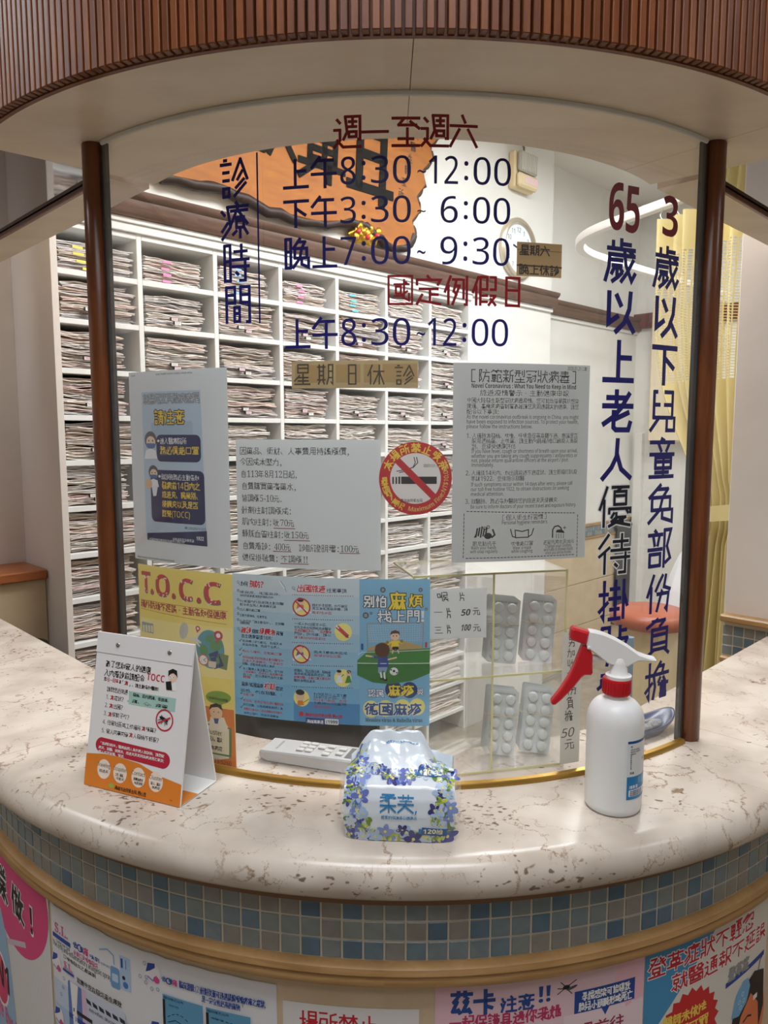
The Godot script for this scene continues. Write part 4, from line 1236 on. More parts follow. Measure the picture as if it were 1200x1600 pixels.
func build_flyer() -> void:
	var s := Sheet.new(self, Vector2(5, 52), Vector2(1180, 85), Vector2(1182, 945), Vector2(28, 872), Vector2(0.290, 0.2115))
	var ink_navy := rgb(38, 48, 96)
	var red := rgb(206, 34, 58)
	var white := rgb(240, 244, 246)
	var black := rgb(24, 26, 30)
	var yellow := rgb(250, 222, 60)
	# ground: pale above, blue below, in printed bands
	for i in 8:
		var y0 := 0.0
		var c := rgb(206, 222, 228).lerp(rgb(112, 182, 220), i / 7.0)
		var w := s.size.x * 0.66
		s.ink.rect(0, s.size.y * (1 - (i + 1) / 8.0), w, s.size.y * (1 - i / 8.0), c)
	s.ink.over()
	s.ink.rect(s.size.x * 0.325, 0, s.size.x * 0.66, s.size.y * 0.145, rgb(76, 148, 200))
	s.ink.rect(s.size.x * 0.66, 0, s.size.x, s.size.y, rgb(132, 190, 222))
	s.ink.over()
	# left panel
	s.ring(44, 102, 7, 2, ink_navy); s.line([50, 110, 56, 118], 3, ink_navy)
	s.text("如何", 62, 112, 124, 30, ink_navy, 0.11); s.halo("預防?", 118, 208, 128, 38, red, white, 0.14, 0.1, 0.15)
	s.line([310, 92, 340, 130], 6, white); s.line([318, 88, 346, 126], 2, ink_navy); s.line([344, 130, 354, 150], 2, ink_navy)
	var body := [["接種麻疹、德國麻疹、", 56, 338, 164], ["MMR疫苗為最有效的預防方法。", 58, 290, 184], ["如有國內外旅遊請主動就醫", 56, 338, 216], ["配合衛生局人員接觸史調查。", 58, 310, 236], ["出入公共場所戴口罩。", 56, 210, 264], ["主動手部清洗、注意衛生。", 56, 250, 298], ["如有症狀「請主動告知」，並就醫", 56, 342, 330], ["由醫師診斷。", 58, 134, 342]]
	for r in body:
		s.text(clean(r[0]), r[1], r[2], r[3], 15, ink_navy, 0.09)
	for y in [150, 203, 252, 284, 318]:
		s.ring(45, y, 6, 3, ink_navy)
	s.ring(48, 370, 7, 2, ink_navy); s.line([54, 378, 60, 386], 3, ink_navy)
	s.halo("確診", 66, 132, 392, 36, red, white, 0.13, 0.09, 0.12); s.text("個案", 138, 182, 392, 22, ink_navy, 0.11); s.halo("接觸者", 184, 286, 396, 36, red, white, 0.13, 0.09, 0.12); s.text("落實", 292, 336, 400, 24, ink_navy, 0.11)
	s.text("自主健康管理18天:", 66, 270, 420, 22, ink_navy, 0.11)
	body = [["避免接觸小於1歲嬰兒、孕婦及未", 74, 330, 446, 0], ["接種麻疹疫苗者、免疫不全病人。", 74, 335, 466, 0], ["避免出入公共場所、並配戴口罩。", 74, 352, 504, 1], ["有發燒等症狀時請主動就醫告知", 74, 340, 540, 1], ["旅遊史及接觸史，不要自行前往", 74, 336, 560, 1], ["就醫，並配合衛生局人員安排。", 74, 300, 578, 0], ["本人要求醫療人員主動工作，並不與", 78, 336, 606, 0], ["他人有接觸史，旅遊與人員接觸活動", 80, 336, 624, 1], ["與工作，並以電話通報先行告知主動", 80, 336, 642, 0], ["病時就醫。", 80, 140, 656, 1]]
	for r in body:
		s.text(clean(r[0]), r[1], r[2], r[3], 15, red if r[4] else ink_navy, 0.09)
	for y in [436, 488, 520, 592]:
		s.line([52, y, 58, y + 7, 70, y - 8], 3, black)
	s.text("麻疹/德國麻疹", 70, 212, 702, 24, ink_navy, 0.11); s.halo("初期", 216, 286, 716, 38, red, white, 0.13, 0.09, 0.12); s.text("症狀", 290, 336, 720, 24, ink_navy, 0.11)
	s.text(clean("與感冒相似，切勿自行就醫、應:"), 64, 330, 738, 20, ink_navy, 0.1)
	body = [["自行戴口罩。", 80, 170, 758, 1], ["電話衛生局，由衛生局先通知醫院後", 80, 340, 794, 1], ["前往就醫，以避免接觸其他無關人員。", 80, 354, 818, 0], ["就醫時主動告知「旅遊接觸史與活動史」", 84, 346, 844, 1], ["有無在國外，旅遊史接觸者。", 84, 328, 868, 0]]
	for r in body:
		s.text(clean(r[0]), r[1], r[2], r[3], 15, red if r[4] else ink_navy, 0.09)
	for y in [744, 776, 826]:
		s.line([62, y, 68, y + 7, 78, y - 7], 3, black)
	# middle panel
	s.ring(395, 126, 7, 2, ink_navy); s.line([400, 134, 406, 140], 3, ink_navy)
	s.halo("出國旅遊", 418, 586, 146, 40, red, white, 0.13, 0.09, 0.12); s.text("注意事項", 594, 710, 150, 24, ink_navy, 0.11)
	for y in [165, 302, 438, 568, 694]:
		for i in 28:
			s.oval(392 + i * 13, y + i * 0.25, 3, 3, red if i % 3 == 0 else ink_navy, 0.0, 6)
	body = [["婦女於懷孕期間，如不確定", 508, 714, 230, 0], ["是否具有德國麻疹抗體，請", 508, 716, 248, 0], ["避免前往流行地區。", 508, 650, 272, 1], ["一般成人如出國至流行地區，", 402, 612, 336, 0], ["可先至衛生局相關或旅遊醫學", 402, 620, 358, 0], ["至通報醫院及所，「旅遊醫學", 402, 622, 376, 1], ["門診」評估接種需求，請儘以", 402, 622, 394, 0], ["接種1劑MMR疫苗再行前往。", 402, 612, 416, 1], ["避免攜帶未滿1歲或未完成", 520, 716, 498, 0], ["疫苗接種的嬰兒出國。", 520, 706, 518, 1], ["返國後，若出現出疹、發燒等", 402, 620, 606, 0], ["疑似麻疹或德國麻疹症狀，請", 402, 620, 624, 0], ["確實就醫，全程戴口罩主動告知", 402, 620, 644, 1], ["醫師有關旅遊史。", 402, 548, 664, 0], ["如滿9個月以上至滿1歲", 520, 714, 742, 0], ["幼兒前往流行地區，可", 520, 714, 758, 0], ["先注射1劑疫苗，並再依", 520, 714, 776, 1], ["常規滿1歲時以兒童再次預", 520, 714, 794, 0], ["種1劑MMR疫苗。", 520, 636, 816, 1]]
	for r in body:
		s.text(clean(r[0]), r[1], r[2], r[3], 16, red if r[4] else ink_navy, 0.09)
	for q in [[445, 235, 50], [445, 505, 50], [690, 376, 50], [690, 642, 50], [448, 760, 48]]:
		s.oval(q[0], q[1], q[2], q[2], rgb(250, 238, 140), 0.0, 28)
	s.ink.over()
	# aeroplane and traveller twice, syringe, doctor and mother, child
	for y in [235, 505]:
		s.oval(438, y - 28, 20, 20, rgb(240, 202, 170)); s.ink.layer = 5; s.area([415, y + 10, 420, y - 14, 456, y - 14, 462, y + 10], rgb(220, 120, 110) if y < 300 else rgb(90, 120, 170))
		s.oval(438, y - 42, 20, 12, black)
		s.ink.layer = 6
		s.area([392, y + 26, 440, y - 4, 500, y + 24, 504, y + 34, 440, y + 14, 400, y + 40], white)
	s.ink.layer = 5
	s.line([660, 350, 712, 398], 22, rgb(206, 60, 80)); s.line([650, 340, 664, 354], 8, white); s.line([708, 396, 720, 408], 5, black)
	s.oval(668, 612, 13, 14, rgb(240, 202, 170)); s.ink.layer = 6; s.oval(668, 602, 14, 8, black); s.area([652, 668, 656, 626, 682, 626, 690, 668], white); s.line([682, 632, 694, 622], 4, black)
	s.oval(722, 616, 12, 13, rgb(240, 202, 170)); s.oval(724, 606, 13, 9, rgb(80, 50, 30)); s.area([702, 672, 716, 628, 730, 628, 740, 668], rgb(76, 150, 70))
	s.ink.layer = 5
	s.oval(440, 748, 26, 28, rgb(240, 202, 170)); s.ink.layer = 6; s.oval(440, 726, 27, 16, black); s.area([422, 806, 426, 774, 456, 774, 464, 800], rgb(232, 140, 60)); s.line([462, 784, 492, 766], 3, rgb(150, 60, 40))
	s.ink.layer = 7
	for y in [235, 505]:
		s.ring(445, y, 50, 8, red); s.line([410, y - 34, 480, y + 34], 8, red)
	s.oval(448, 852, 14, 14, red); s.text("高雄市政府衛生局 關心您", 470, 690, 864, 20, red, 0.13)
	s.ink.layer = 3
	s.rect(474, 880, 586, 908, rgb(34, 66, 130)); s.rect(588, 884, 666, 912, white, 4)
	s.ink.over()
	s.text("高雄萬事通", 482, 580, 904, 20, white, 0.12); s.text("(1999", 594, 662, 908, 22, black, 0.1, 1)
	# cover panel: title, football pitch, goal, two boys, ball
	s.ink.layer = 2
	s.area([830, 470, 990, 420, 1140, 470, 1140, 490, 830, 490], rgb(196, 168, 110))
	s.ink.over()
	s.area([830, 488, 772, 540, 772, 625, 860, 668, 960, 682, 1080, 668, 1180, 618, 1182, 484], rgb(70, 140, 62))
	s.ink.over()
	s.area([772, 558, 1182, 574, 1182, 632, 1080, 670, 960, 684, 860, 670, 772, 626], rgb(60, 126, 54))
	s.ink.over()
	s.line([775, 556, 1180, 572], 4, white); s.line([800, 494, 1180, 494], 3, white); s.line([775, 506, 800, 494], 3, white)
	for i in 22:
		s.line([830 + i * 14, 338, 848 + i * 13, 440], 1.2, rgb(206, 220, 226))
	for i in 8:
		s.line([830, 342 + i * 13, 1140, 342 + i * 13], 1.2, rgb(206, 220, 226))
	s.line([830, 480, 826, 328, 1144, 332, 1140, 480], 5, rgb(150, 158, 162)); s.line([858, 480, 840, 340], 3, rgb(170, 178, 180)); s.line([1122, 480, 1134, 340], 3, rgb(170, 178, 180))
	s.rect(792, 444, 806, 480, rgb(60, 90, 170), 4); s.rect(1154, 448, 1166, 480, rgb(206, 60, 60), 4)
	for q in [[983, 400, 27, 466], [913, 480, 42, 590]]:
		pass
	# keeper
	s.ink.over()
	s.area([962, 470, 968, 432, 1002, 432, 1008, 470], yellow); s.ink.over(); s.area([968, 486, 970, 466, 1004, 466, 1006, 486, 990, 486, 987, 478, 984, 486], black)
	s.line([966, 438, 944, 452], 8, yellow); s.line([1004, 438, 1024, 446], 8, yellow); s.oval(942, 440, 9, 9, rgb(150, 130, 30)); s.oval(1022, 436, 9, 9, rgb(150, 130, 30))
	s.line([974, 486, 970, 504], 7, rgb(240, 204, 170)); s.line([1000, 486, 1006, 504], 7, rgb(240, 204, 170))
	s.oval(984, 402, 26, 28, rgb(244, 210, 178)); s.ink.over()
	s.area([956, 400, 962, 378, 985, 370, 1008, 380, 1012, 402, 1000, 390, 970, 390], rgb(92, 58, 34)); s.oval(975, 404, 3, 4, black); s.oval(993, 404, 3, 4, black)
	# kicker, seen from behind
	s.ink.layer = 5
	s.area([886, 584, 892, 520, 946, 524, 948, 586], rgb(56, 84, 160)); s.line([894, 530, 860, 520], 12, rgb(56, 84, 160)); s.line([860, 520, 822, 514], 9, rgb(244, 210, 178)); s.line([946, 540, 992, 530], 9, rgb(244, 210, 178))
	s.ink.over()
	s.area([890, 616, 890, 582, 944, 584, 934, 618, 916, 600, 908, 618], rgb(150, 170, 200)); s.line([905, 616, 910, 642], 10, white); s.line([925, 616, 928, 650], 10, white); s.oval(912, 648, 12, 8, black); s.oval(932, 656, 12, 8, black)
	s.oval(913, 484, 43, 42, rgb(110, 72, 46)); s.oval(980, 610, 24, 22, white)
	s.ink.over()
	s.area([872, 490, 876, 454, 910, 442, 948, 456, 954, 492, 940, 520, 890, 520], rgb(96, 60, 36)); s.oval(980, 608, 8, 8, black, 0.0, 5); s.oval(964, 600, 5, 5, black, 0.0, 5); s.oval(996, 618, 5, 5, black, 0.0, 5); s.oval(972, 624, 5, 4, yellow, 0.0, 5)
	for q in [[914, 138, 16], [1126, 144, 12], [818, 282, 18], [848, 270, 8], [1158, 256, 8]]:
		s.ink.layer = 2
		s.oval(q[0], q[1], q[2], q[2], rgb(70, 84, 92), 0.0, 9); s.ink.over(); s.oval(q[0], q[1], q[2] * 0.6, q[2] * 0.6, rgb(150, 160, 168), 0.0, 7)
	s.halo("別怕", 808, 940, 234, 66, white, black, 0.13, 0.13); s.halo("麻", 950, 1050, 252, 100, yellow, black, 0.12, 0.1); s.halo("煩", 1062, 1142, 240, 74, yellow, black, 0.12, 0.12)
	s.halo("找上門!", 888, 1152, 322, 68, white, black, 0.13, 0.12)
	s.oval(978, 716, 48, 50, rgb(30, 60, 120)); s.oval(1068, 724, 46, 46, rgb(30, 60, 120))
	for q in [852, 935, 1030, 1112]:
		s.oval(q, 826, 46, 48, rgb(250, 236, 120))
	s.ink.over()
	s.halo("認識", 834, 928, 752, 42, white, rgb(30, 60, 120), 0.12, 0.12); s.halo("麻疹", 946, 1098, 752, 64, yellow, rgb(40, 50, 60), 0.13, 0.08); s.halo("與", 1112, 1148, 758, 40, white, rgb(30, 60, 120), 0.12, 0.12)
	s.halo("德國麻疹", 818, 1142, 858, 70, rgb(34, 72, 140), rgb(244, 240, 210), 0.13, 0.10)
	s.text("Measles virus & Rubella virus", 818, 1142, 900, 24, rgb(20, 30, 60), 0.1, 3)
	notice("measles_flyer", "wide three-panel blue measles flyer with a football cartoon on its right panel", "flyer", s, -0.262, 1.1870, rgb(196, 218, 228))

# the small print keeps only characters that the stroke list holds
func clean(words: String) -> String:
	var out := ""
	for ch in words:
		if ch.unicode_at(0) < 0x2000 or line_of.has(ch) or BOLD.has(ch) or ch == "，":
			out += ch
	return out
# ---------------------------------------------------------------- chart shelf
const COLS := 7
const PITCH := 0.30
var boards := [2.277, 2.127, 1.972, 1.812, 1.66, 1.511, 1.358, 1.2, 1.048, 0.894, 0.74, 0.586, 0.432, 0.278, 0.124]
const ORDINAL := ["first", "second", "third", "fourth", "fifth", "sixth", "seventh", "eighth", "ninth", "tenth", "eleventh", "twelfth", "thirteenth", "fourteenth"]
var chart_meshes := []

# one chart: a sheaf of a few wavy, dog-eared sheets, each with its own paper tint; it lies with its front edge at z = 0 and runs back
func chart_shape(seed_: int) -> Shape:
	var rng := RandomNumberGenerator.new()
	rng.seed = seed_
	var g := Shape.new()
	var bits := 13
	var sheets := 3
	var wave := rng.randf_range(0, TAU)
	var wave2 := rng.randf_range(0, TAU)
	var droop := rng.randf_range(-0.004, 0.007)
	var tints := [Color8(246, 244, 238), Color8(240, 234, 224), Color8(244, 230, 226), Color8(224, 218, 210), Color8(250, 248, 246), Color8(236, 220, 212), Color8(216, 212, 212)]
	for k in sheets:
		var y0 := 0.0105 * k / sheets
		var th := 0.0105 / sheets * rng.randf_range(0.55, 0.85)
		var push := rng.randf_range(-0.010, 0.003)
		var left := rng.randf_range(-0.006, 0.006)
		var right := 0.215 + rng.randf_range(-0.014, 0.012)
		g.tint = tints[rng.randi() % tints.size()].srgb_to_linear()
		var up := PackedVector3Array()
		var dn := PackedVector3Array()
		for i in bits + 1:
			var t := float(i) / bits
			var x := lerpf(left, right, t)
			var y := y0 + sin(t * 6.0 + wave + k * 0.3) * 0.0024 + sin(t * 15.0 + wave2 + k) * 0.0013 - droop * t * t + rng.randf_range(-0.0006, 0.0006)
			var z := push + rng.randf_range(-0.0015, 0.0015)
			up.append(Vector3(x, y + th, z))
			dn.append(Vector3(x, y, z + rng.randf_range(-0.001, 0.001)))
		for i in bits:
			var back := Vector3(0, 0, -0.16)
			g.quad(dn[i], up[i], up[i + 1], dn[i + 1])
			g.quad(up[i], up[i] + back, up[i + 1] + back, up[i + 1])
			if k == 0: g.quad(dn[i + 1], dn[i + 1] + back, dn[i] + back, dn[i])
		var b2 := Vector3(0, 0, -0.16)
		g.quad(dn[0], dn[0] + b2, up[0] + b2, up[0])
		g.quad(up[bits], up[bits] + b2, dn[bits] + b2, dn[bits])
	return g

func build_shelf() -> void:
	var t := thing("chart_shelf", "tall white open shelf full of paper medical charts behind the glass", "shelf", sh(0, 0, 0))
	var shelf_paint := mat(rgb(236, 238, 236), 0.45)
	var g := Shape.new()
	sbox(g, 0.0, 0.018, 0.0, 2.295, 0.0, 0.36, 0.001)
	sbox(g, -0.002, 0.02, 0.0, 2.295, -0.004, 0.012, 0.001)
	part("side_panel", g, mat(rgb(222, 214, 208), 0.5), t)
	for k in range(1, COLS + 1):
		g = Shape.new()
		sbox(g, k * PITCH - 0.009, k * PITCH + 0.009, 0.0, 2.295, 0.0, 0.3, 0.001)
		part("upright", g, shelf_paint, t)
	g = Shape.new()
	sbox(g, 0.018, COLS * PITCH, 0.0, 2.295, 0.3, 0.31)
	part("back_panel", g, mat(rgb(200, 202, 202), 0.6), t)
	for k in COLS:
		for y in boards:
			g = Shape.new()
			sbox(g, k * PITCH + (0.019 if k == 0 else 0.0095), (k + 1) * PITCH - 0.0095, y - 0.018, y, 0.0, 0.299, 0.001)
			part("shelf_board", g, shelf_paint, t)
	g = Shape.new()
	sbox(g, -0.004, COLS * PITCH + 0.01, 2.278, 2.306, -0.012, 0.3, 0.002)
	sbox(g, -0.004, COLS * PITCH + 0.01, 2.306, 2.324, -0.02, 0.3, 0.002)
	part("top_rail", g, shelf_paint, t)
	# charts
	for i in 14:
		chart_meshes.append(chart_shape(500 + i).mesh())
	var shapes := []
	for i in 14:
		shapes.append(chart_shape(500 + i))
	var paper := []
	for c in [[255, 255, 255], [246, 240, 234], [252, 236, 234], [232, 226, 220], [240, 240, 244]]:
		var m := mat(rgb(c[0], c[1], c[2]), 0.8)
		m.vertex_color_use_as_albedo = true
		paper.append(m)
	var rest := [Shape.new(), Shape.new()]
	var tab_shape := Shape.new()
	tab_shape.box(Vector3(0, 0, 0), Vector3(0.032, 0.0088, 0.0016), 0.0003)
	var tab_mesh := tab_shape.mesh()
	var tab_mats := {"yellow": mat(rgb(236, 226, 110), 0.6), "pink": mat(rgb(240, 150, 196), 0.6), "blue": mat(rgb(150, 196, 232), 0.6), "turquoise": mat(rgb(110, 206, 216), 0.6)}
	var tabs := ["yellow", "pink", "blue", "pink", "turquoise", "", ""]
	var clip := Shape.new()
	clip.sweep(outline([-0.016, 0.0, 0.016, 0.0, 0.016, 0.012, -0.016, 0.012]), [[Vector3(0, 0, 0.0), Vector3.RIGHT, Vector3.UP, 0.003], [Vector3(0, 0, 0.012), Vector3.RIGHT, Vector3.UP, 0.0]])
	var clip_mesh := clip.mesh()
	var ticket := Shape.new()
	ticket.box(Vector3(0.001, 0.006, 0.0128), Vector3(0.025, 0.0105, 0.001), 0.0)
	var ticket_mesh := ticket.mesh()
	var digit := Ink.new(self)
	for i in 3:
		digit.text("117"[i], -0.008 + i * 0.0055, 0.002, 0.008, rgb(60, 50, 60), 0.1)
	var digit_mesh := digit.flat(Vector3(0, 0, 0.0133), Vector3.RIGHT, Vector3.UP).mesh()
	var ticket_mats := [mat(rgb(236, 206, 214), 0.6), mat(rgb(238, 238, 234), 0.6)]
	var rng := RandomNumberGenerator.new()
	rng.seed = 77
	var b := shelf_basis()
	for col in COLS:
		for row in 14:
			var y: float = boards[row + 1]
			var room: float = boards[row] - 0.018 - y
			var count := int(room / 0.0108 * rng.randf_range(0.84, 0.99)) if row > 0 else int(room / 0.0108 * rng.randf_range(0.66, 0.78))
			var s0: float = col * PITCH + 0.024 + rng.randf_range(0.0, 0.008)
			var own := (col == 0 and row < 10) or (col == 1 and row < 3) or (col == 2 and row < 4) or (col in [3, 4] and row < 4)
			var which := "%s column, %s shelf down" % [ORDINAL[col], ORDINAL[row]]
			var wide := rng.randf_range(0.96, 1.13)
			for k in count:
				var pick := rng.randi() % 14
				var slip := rng.randf_range(-0.004, 0.005)
				var flip := Vector3(wide * rng.randf_range(0.97, 1.02), 1, 1)
				var where := Transform3D(b * Basis(Vector3.UP, rng.randf_range(-0.05, 0.05)) * Basis(Vector3.BACK, rng.randf_range(-0.014, 0.012)).scaled_local(flip), sh(s0 + slip, y + 0.0045 + 0.0108 * k, 0.012 + rng.randf_range(0.0, 0.008)))
				if own:
					var o := MeshInstance3D.new()
					o.name = numbered("medical_chart")
					o.mesh = chart_meshes[pick]
					o.material_override = paper[rng.randi() % 5]
					add_child(o)
					o.transform = where
					tag(o, "worn paper chart in the stack, %s" % which, "chart", "charts stacked in the %s" % which)
					if row == 0 and tabs[col] != "" and k % 2 == 0 and k < count:
						var tab := copy_part("index_tab", tab_mesh, tab_mats[tabs[col]], o, Transform3D(Basis(), Vector3(0.075 + rng.randf_range(-0.016, 0.016), 0.0065, 0.0035)))
						tab.set_meta("label", tabs[col] + " paper index tab")
				else:
					rest[0].add(shapes[pick], where)
			if row > 0 and row < 6:
				for k in 2:
					var c := thing("binder_clip", "black binder clip with numbered ticket, %s" % which, "clip", sh(s0 + 0.085 + 0.022 * k + rng.randf_range(-0.01, 0.01), y + 0.028 - 0.013 * k, 0.009), "clips on the charts in the %s" % which)
					c.basis = b
					copy_part("clip_body", clip_mesh, M.black, c)
					var tk := copy_part("ticket", ticket_mesh, ticket_mats[(col + row + k) % 2], c)
					copy_part("number", digit_mesh, M.print, tk)
	var heap := MeshInstance3D.new()
	heap.name = "chart_stacks"
	heap.mesh = rest[0].mesh(sh(1.2, 0, 0.1))
	heap.position = sh(1.2, 0, 0.1)
	heap.material_override = paper[0]
	add_child(heap)
	tag(heap, "further stacks of worn paper charts filling the right and lower shelves", "charts")
	heap.set_meta("kind", "stuff")
# ---------------------------------------------------------------- things on the counter
const TOP := 1.1

func build_counter_things() -> void:
	desk_sign()
	tissue_pack()
	spray_bottle()
	remote_control()
	# pen tray behind the glass, by the right post
	var a := Vector3(0.375, TOP, -1.15)
	var b := Vector3(0.492, TOP, -1.228)
	var x := (b - a).normalized()
	var z := Vector3(-x.z, 0, x.x)
	var rows := []
	for k in [[0.0, 0.002], [0.75, 0.0], [1.0, 0.012], [1.0, 0.016], [0.9, 0.015], [0.7, 0.006], [0.0, 0.005]]:
		var line := PackedVector3Array()
		for i in 32:
			var t := TAU * i / 32
			var rise := 0.012 * pow(absf(cos(t)), 3.0)
			line.append((a + b) / 2 + x * cos(t) * 0.078 * k[0] + z * sin(t) * 0.028 * k[0] + Vector3.UP * (k[1] + rise * k[0] + 0.0005))
		rows.append(line)
	var g := Shape.new()
	g.sheet(rows, true)
	var t2 := thing("pen_tray", "shallow navy oval tray on the counter behind the glass near the right post", "tray", (a + b) / 2)
	part("dish", g, mat(rgb(44, 66, 108), 0.3), t2)
	g = Shape.new()
	g.lump((a + b) / 2 + Vector3(0, 0.012, 0), Vector3(0.05, 0.006, 0.016), 0.2, 4, 8, Basis(x, Vector3.UP, z))
	part("pad", g, speckled(rgb(90, 92, 96), rgb(170, 172, 176), 30, 0.5, 9), t2)

func desk_sign() -> void:
	var fl := Vector3(-0.429, TOP, -1.008)
	var fr := Vector3(-0.273, TOP, -0.941)
	var x := (fr - fl).normalized()
	var back := Vector3(x.z, 0, -x.x)
	var w := fl.distance_to(fr)
	var mid := (fl + fr) / 2
	var apex := mid + back * 0.04 + Vector3.UP * 0.214
	var t := thing("desk_sign", "white tent-shaped desk sign with black lines and an orange foot on the marble", "sign", mid + back * 0.04)
	var up := (apex - mid).normalized()
	var n := x.cross(up)
	var h := apex.distance_to(mid)
	var card := mat(rgb(238, 238, 236), 0.5)
	var g := Shape.new()
	g.box(mid + up * h / 2, Vector3(w, h, 0.0022), 0.0004, Basis(x, up, n))
	part("front_panel", g, card, t)
	var foot := mid + back * 0.08
	var up2 := (apex - foot).normalized()
	g = Shape.new()
	g.box(foot + up2 * h / 2, Vector3(w, h, 0.0022), 0.0004, Basis(x, up2, x.cross(up2)))
	part("rear_panel", g, card, t)
	g = Shape.new()
	g.box(mid + back * 0.041 + Vector3(0, 0.0016, 0), Vector3(w, 0.002, 0.078), 0.0004, Basis(x, Vector3.UP, -back))
	part("base_flap", g, card, t)
	g = Shape.new()
	g.box(mid + back * 0.018 + Vector3(0, 0.0032, 0), Vector3(w + 0.001, 0.0012, 0.034), 0.0003, Basis(x, Vector3.UP, -back))
	part("orange_flap", g, mat(rgb(222, 132, 44), 0.5), t)
	# hanging page held by two rivets
	g = Shape.new()
	g.box(mid + up * (h / 2 + 0.001) + n * 0.0016, Vector3(w - 0.001, h - 0.004, 0.0007), 0.0, Basis(x, up, n))
	part("page", g, mat(rgb(236, 236, 236), 0.45), t)
	g = Shape.new()
	g.box(mid + up * (h - 0.0145) + n * 0.0023, Vector3(w, 0.029, 0.001), 0.0003, Basis(x, up, n))
	part("header_strip", g, mat(rgb(232, 232, 232), 0.45), t)
	for k in [-0.27, 0.27]:
		g = Shape.new()
		g.lump(mid + x * (w * k) + up * (h - 0.015) + n * 0.003, Vector3(0.0037, 0.0037, 0.0018), 0.0, 1, 8, Basis(x, n, -up) * Basis(Vector3.RIGHT, PI / 2))
		part("rivet", g, M.steel, t)
	var s := Sheet.new(self, Vector2(212, 75), Vector2(945, 185), Vector2(805, 1468), Vector2(75, 1265), Vector2(w, h))
	var black := rgb(26, 26, 28)
	var red := rgb(196, 40, 56)
	var orange := rgb(226, 132, 40)
	var white := rgb(242, 242, 240)
	s.area([102, 1022, 300, 1040, 520, 1120, 660, 1215, 822, 1288, 805, 1462, 76, 1262], orange)
	s.text("為了您和家人的健康", 264, 626, 352, 52, black, 0.11)
	s.text("入內看診前請配合", 254, 574, 424, 54, black, 0.11); s.text("TOCC", 584, 722, 466, 62, red, 0.1, 1)
	s.text("若", 250, 272, 462, 30, black, 0.12); s.text("任一回答", 274, 368, 468, 30, red, 0.13); s.text("為「", 370, 406, 488, 30, black, 0.12); s.text("有", 412, 442, 500, 36, red, 0.15); s.text("」，請主動告知醫師!", 446, 680, 510, 30, black, 0.13)
	s.text("請問您近兩週", 272, 440, 546, 38, black, 0.09)
	for r in [["1. ", 264, 296, 606, 0], ["有", 298, 326, 612, 1], ["症狀?", 328, 404, 618, 0], ["2. ", 254, 286, 670, 0], ["有", 288, 318, 676, 1], ["出國?", 320, 396, 682, 0], ["3. ", 244, 276, 734, 0], ["有", 278, 308, 742, 1], ["被蚊子叮?", 310, 446, 746, 0], ["4. ", 234, 266, 800, 0], ["住家社區或工作場所", 272, 538, 806, 0], ["有", 538, 566, 860, 1], ["噴藥?", 568, 648, 866, 0], ["5. ", 224, 256, 866, 0], ["家人同事同學", 262, 438, 874, 0], ["有", 440, 468, 908, 1], ["人發燒不舒服?", 470, 668, 916, 0]]:
		s.text(r[0], r[1], r[2], r[3], 38, red if r[4] else black, 0.13 if r[4] else 0.09)
	s.area([446, 548, 802, 612, 790, 718, 440, 650, 446, 640, 428, 628, 446, 616], rgb(168, 206, 196))
	var pill := []
	for i in 13:
		var a := PI / 2 + PI * i / 12
		pill += [225 + cos(a) * 48, 962 - sin(a) * -58]
	for i in 13:
		var a := -PI / 2 + PI * i / 12
		pill += [690 + cos(a) * 54, 1096 - sin(a) * -66]
	s.area(pill, rgb(186, 36, 60))
	s.ink.over()
	for q in [[240, 1152, "Traveling", "旅遊史", ""], [366, 1188, "Occupation", "工作、職業、", "活動史"], [506, 1226, "Contact", "接觸者病史", "或是通報"], [636, 1262, "Cluster", "家人、親友", "有病症"]]:
		s.oval(q[0], q[1], 52, 74, rgb(240, 226, 210), 0.0, 26)
	s.oval(296, 1282, 18, 18, rgb(150, 190, 80), 0.0, 9)
	s.ink.over()
	for q in [[240, 1152, "Traveling", "旅遊史", ""], [366, 1188, "Occupation", "工作、職業、", "活動史"], [506, 1226, "Contact", "接觸者病史", "或是通報"], [636, 1262, "Cluster", "家人、親友", "有病症"]]:
		s.text(q[2], q[0] - 50, q[0] + 52, q[1] - 26, 34, black, 0.1)
		s.text(q[3], q[0] - 38, q[0] + 36, q[1] + 18, 24, black, 0.11)
		if q[4]: s.text(q[4], q[0] - 32, q[0] + 32, q[1] + 48, 22, black, 0.11)
	s.text("發燒、肌肉關節痛、後頭痛、".replace("節", ""), 478, 768, 590, 28, black, 0.12); s.text(clean("胃痛、噁心嘔吐、紅疹等"), 470, 746, 640, 28, black, 0.12)
	s.text("「傳染病防治法」醫療機關人員於病人就診時，應詢問其".replace("傳", "").replace("治", "制").replace("構", "").replace("應詢", "請").replace("其", "家"), 206, 716, 956, 24, white, 0.13)
	s.text(clean("病史、就醫紀錄、接觸史、旅遊史及其他與傳染病有關之事項;"), 200, 714, 990, 24, white, 0.13)
	s.text(clean("病人或其家屬，應據實陳述。"), 198, 424, 1022, 24, white, 0.13)
	s.text("高雄市政府衛生局 關心您", 322, 568, 1312, 32, black, 0.11); s.text("10", 732, 752, 1412, 14, black)
	# doctor with a clipboard; struck-out mosquito
	s.oval(782, 432, 34, 52, rgb(242, 208, 180)); s.area([750, 548, 762, 480, 804, 478, 804, 552], white); s.ring(712, 782, 60, 9, red)
	s.ink.over()
	s.area([750, 440, 752, 392, 786, 376, 816, 392, 818, 450, 808, 430, 790, 412, 770, 416], black); s.area([730, 478, 770, 474, 776, 548, 732, 542], black)
	s.ink.over(); s.oval(764, 440, 10, 12, white); s.oval(788, 444, 10, 12, white); s.ink.over(); s.oval(764, 440, 3, 5, black); s.oval(790, 444, 3, 5, black)
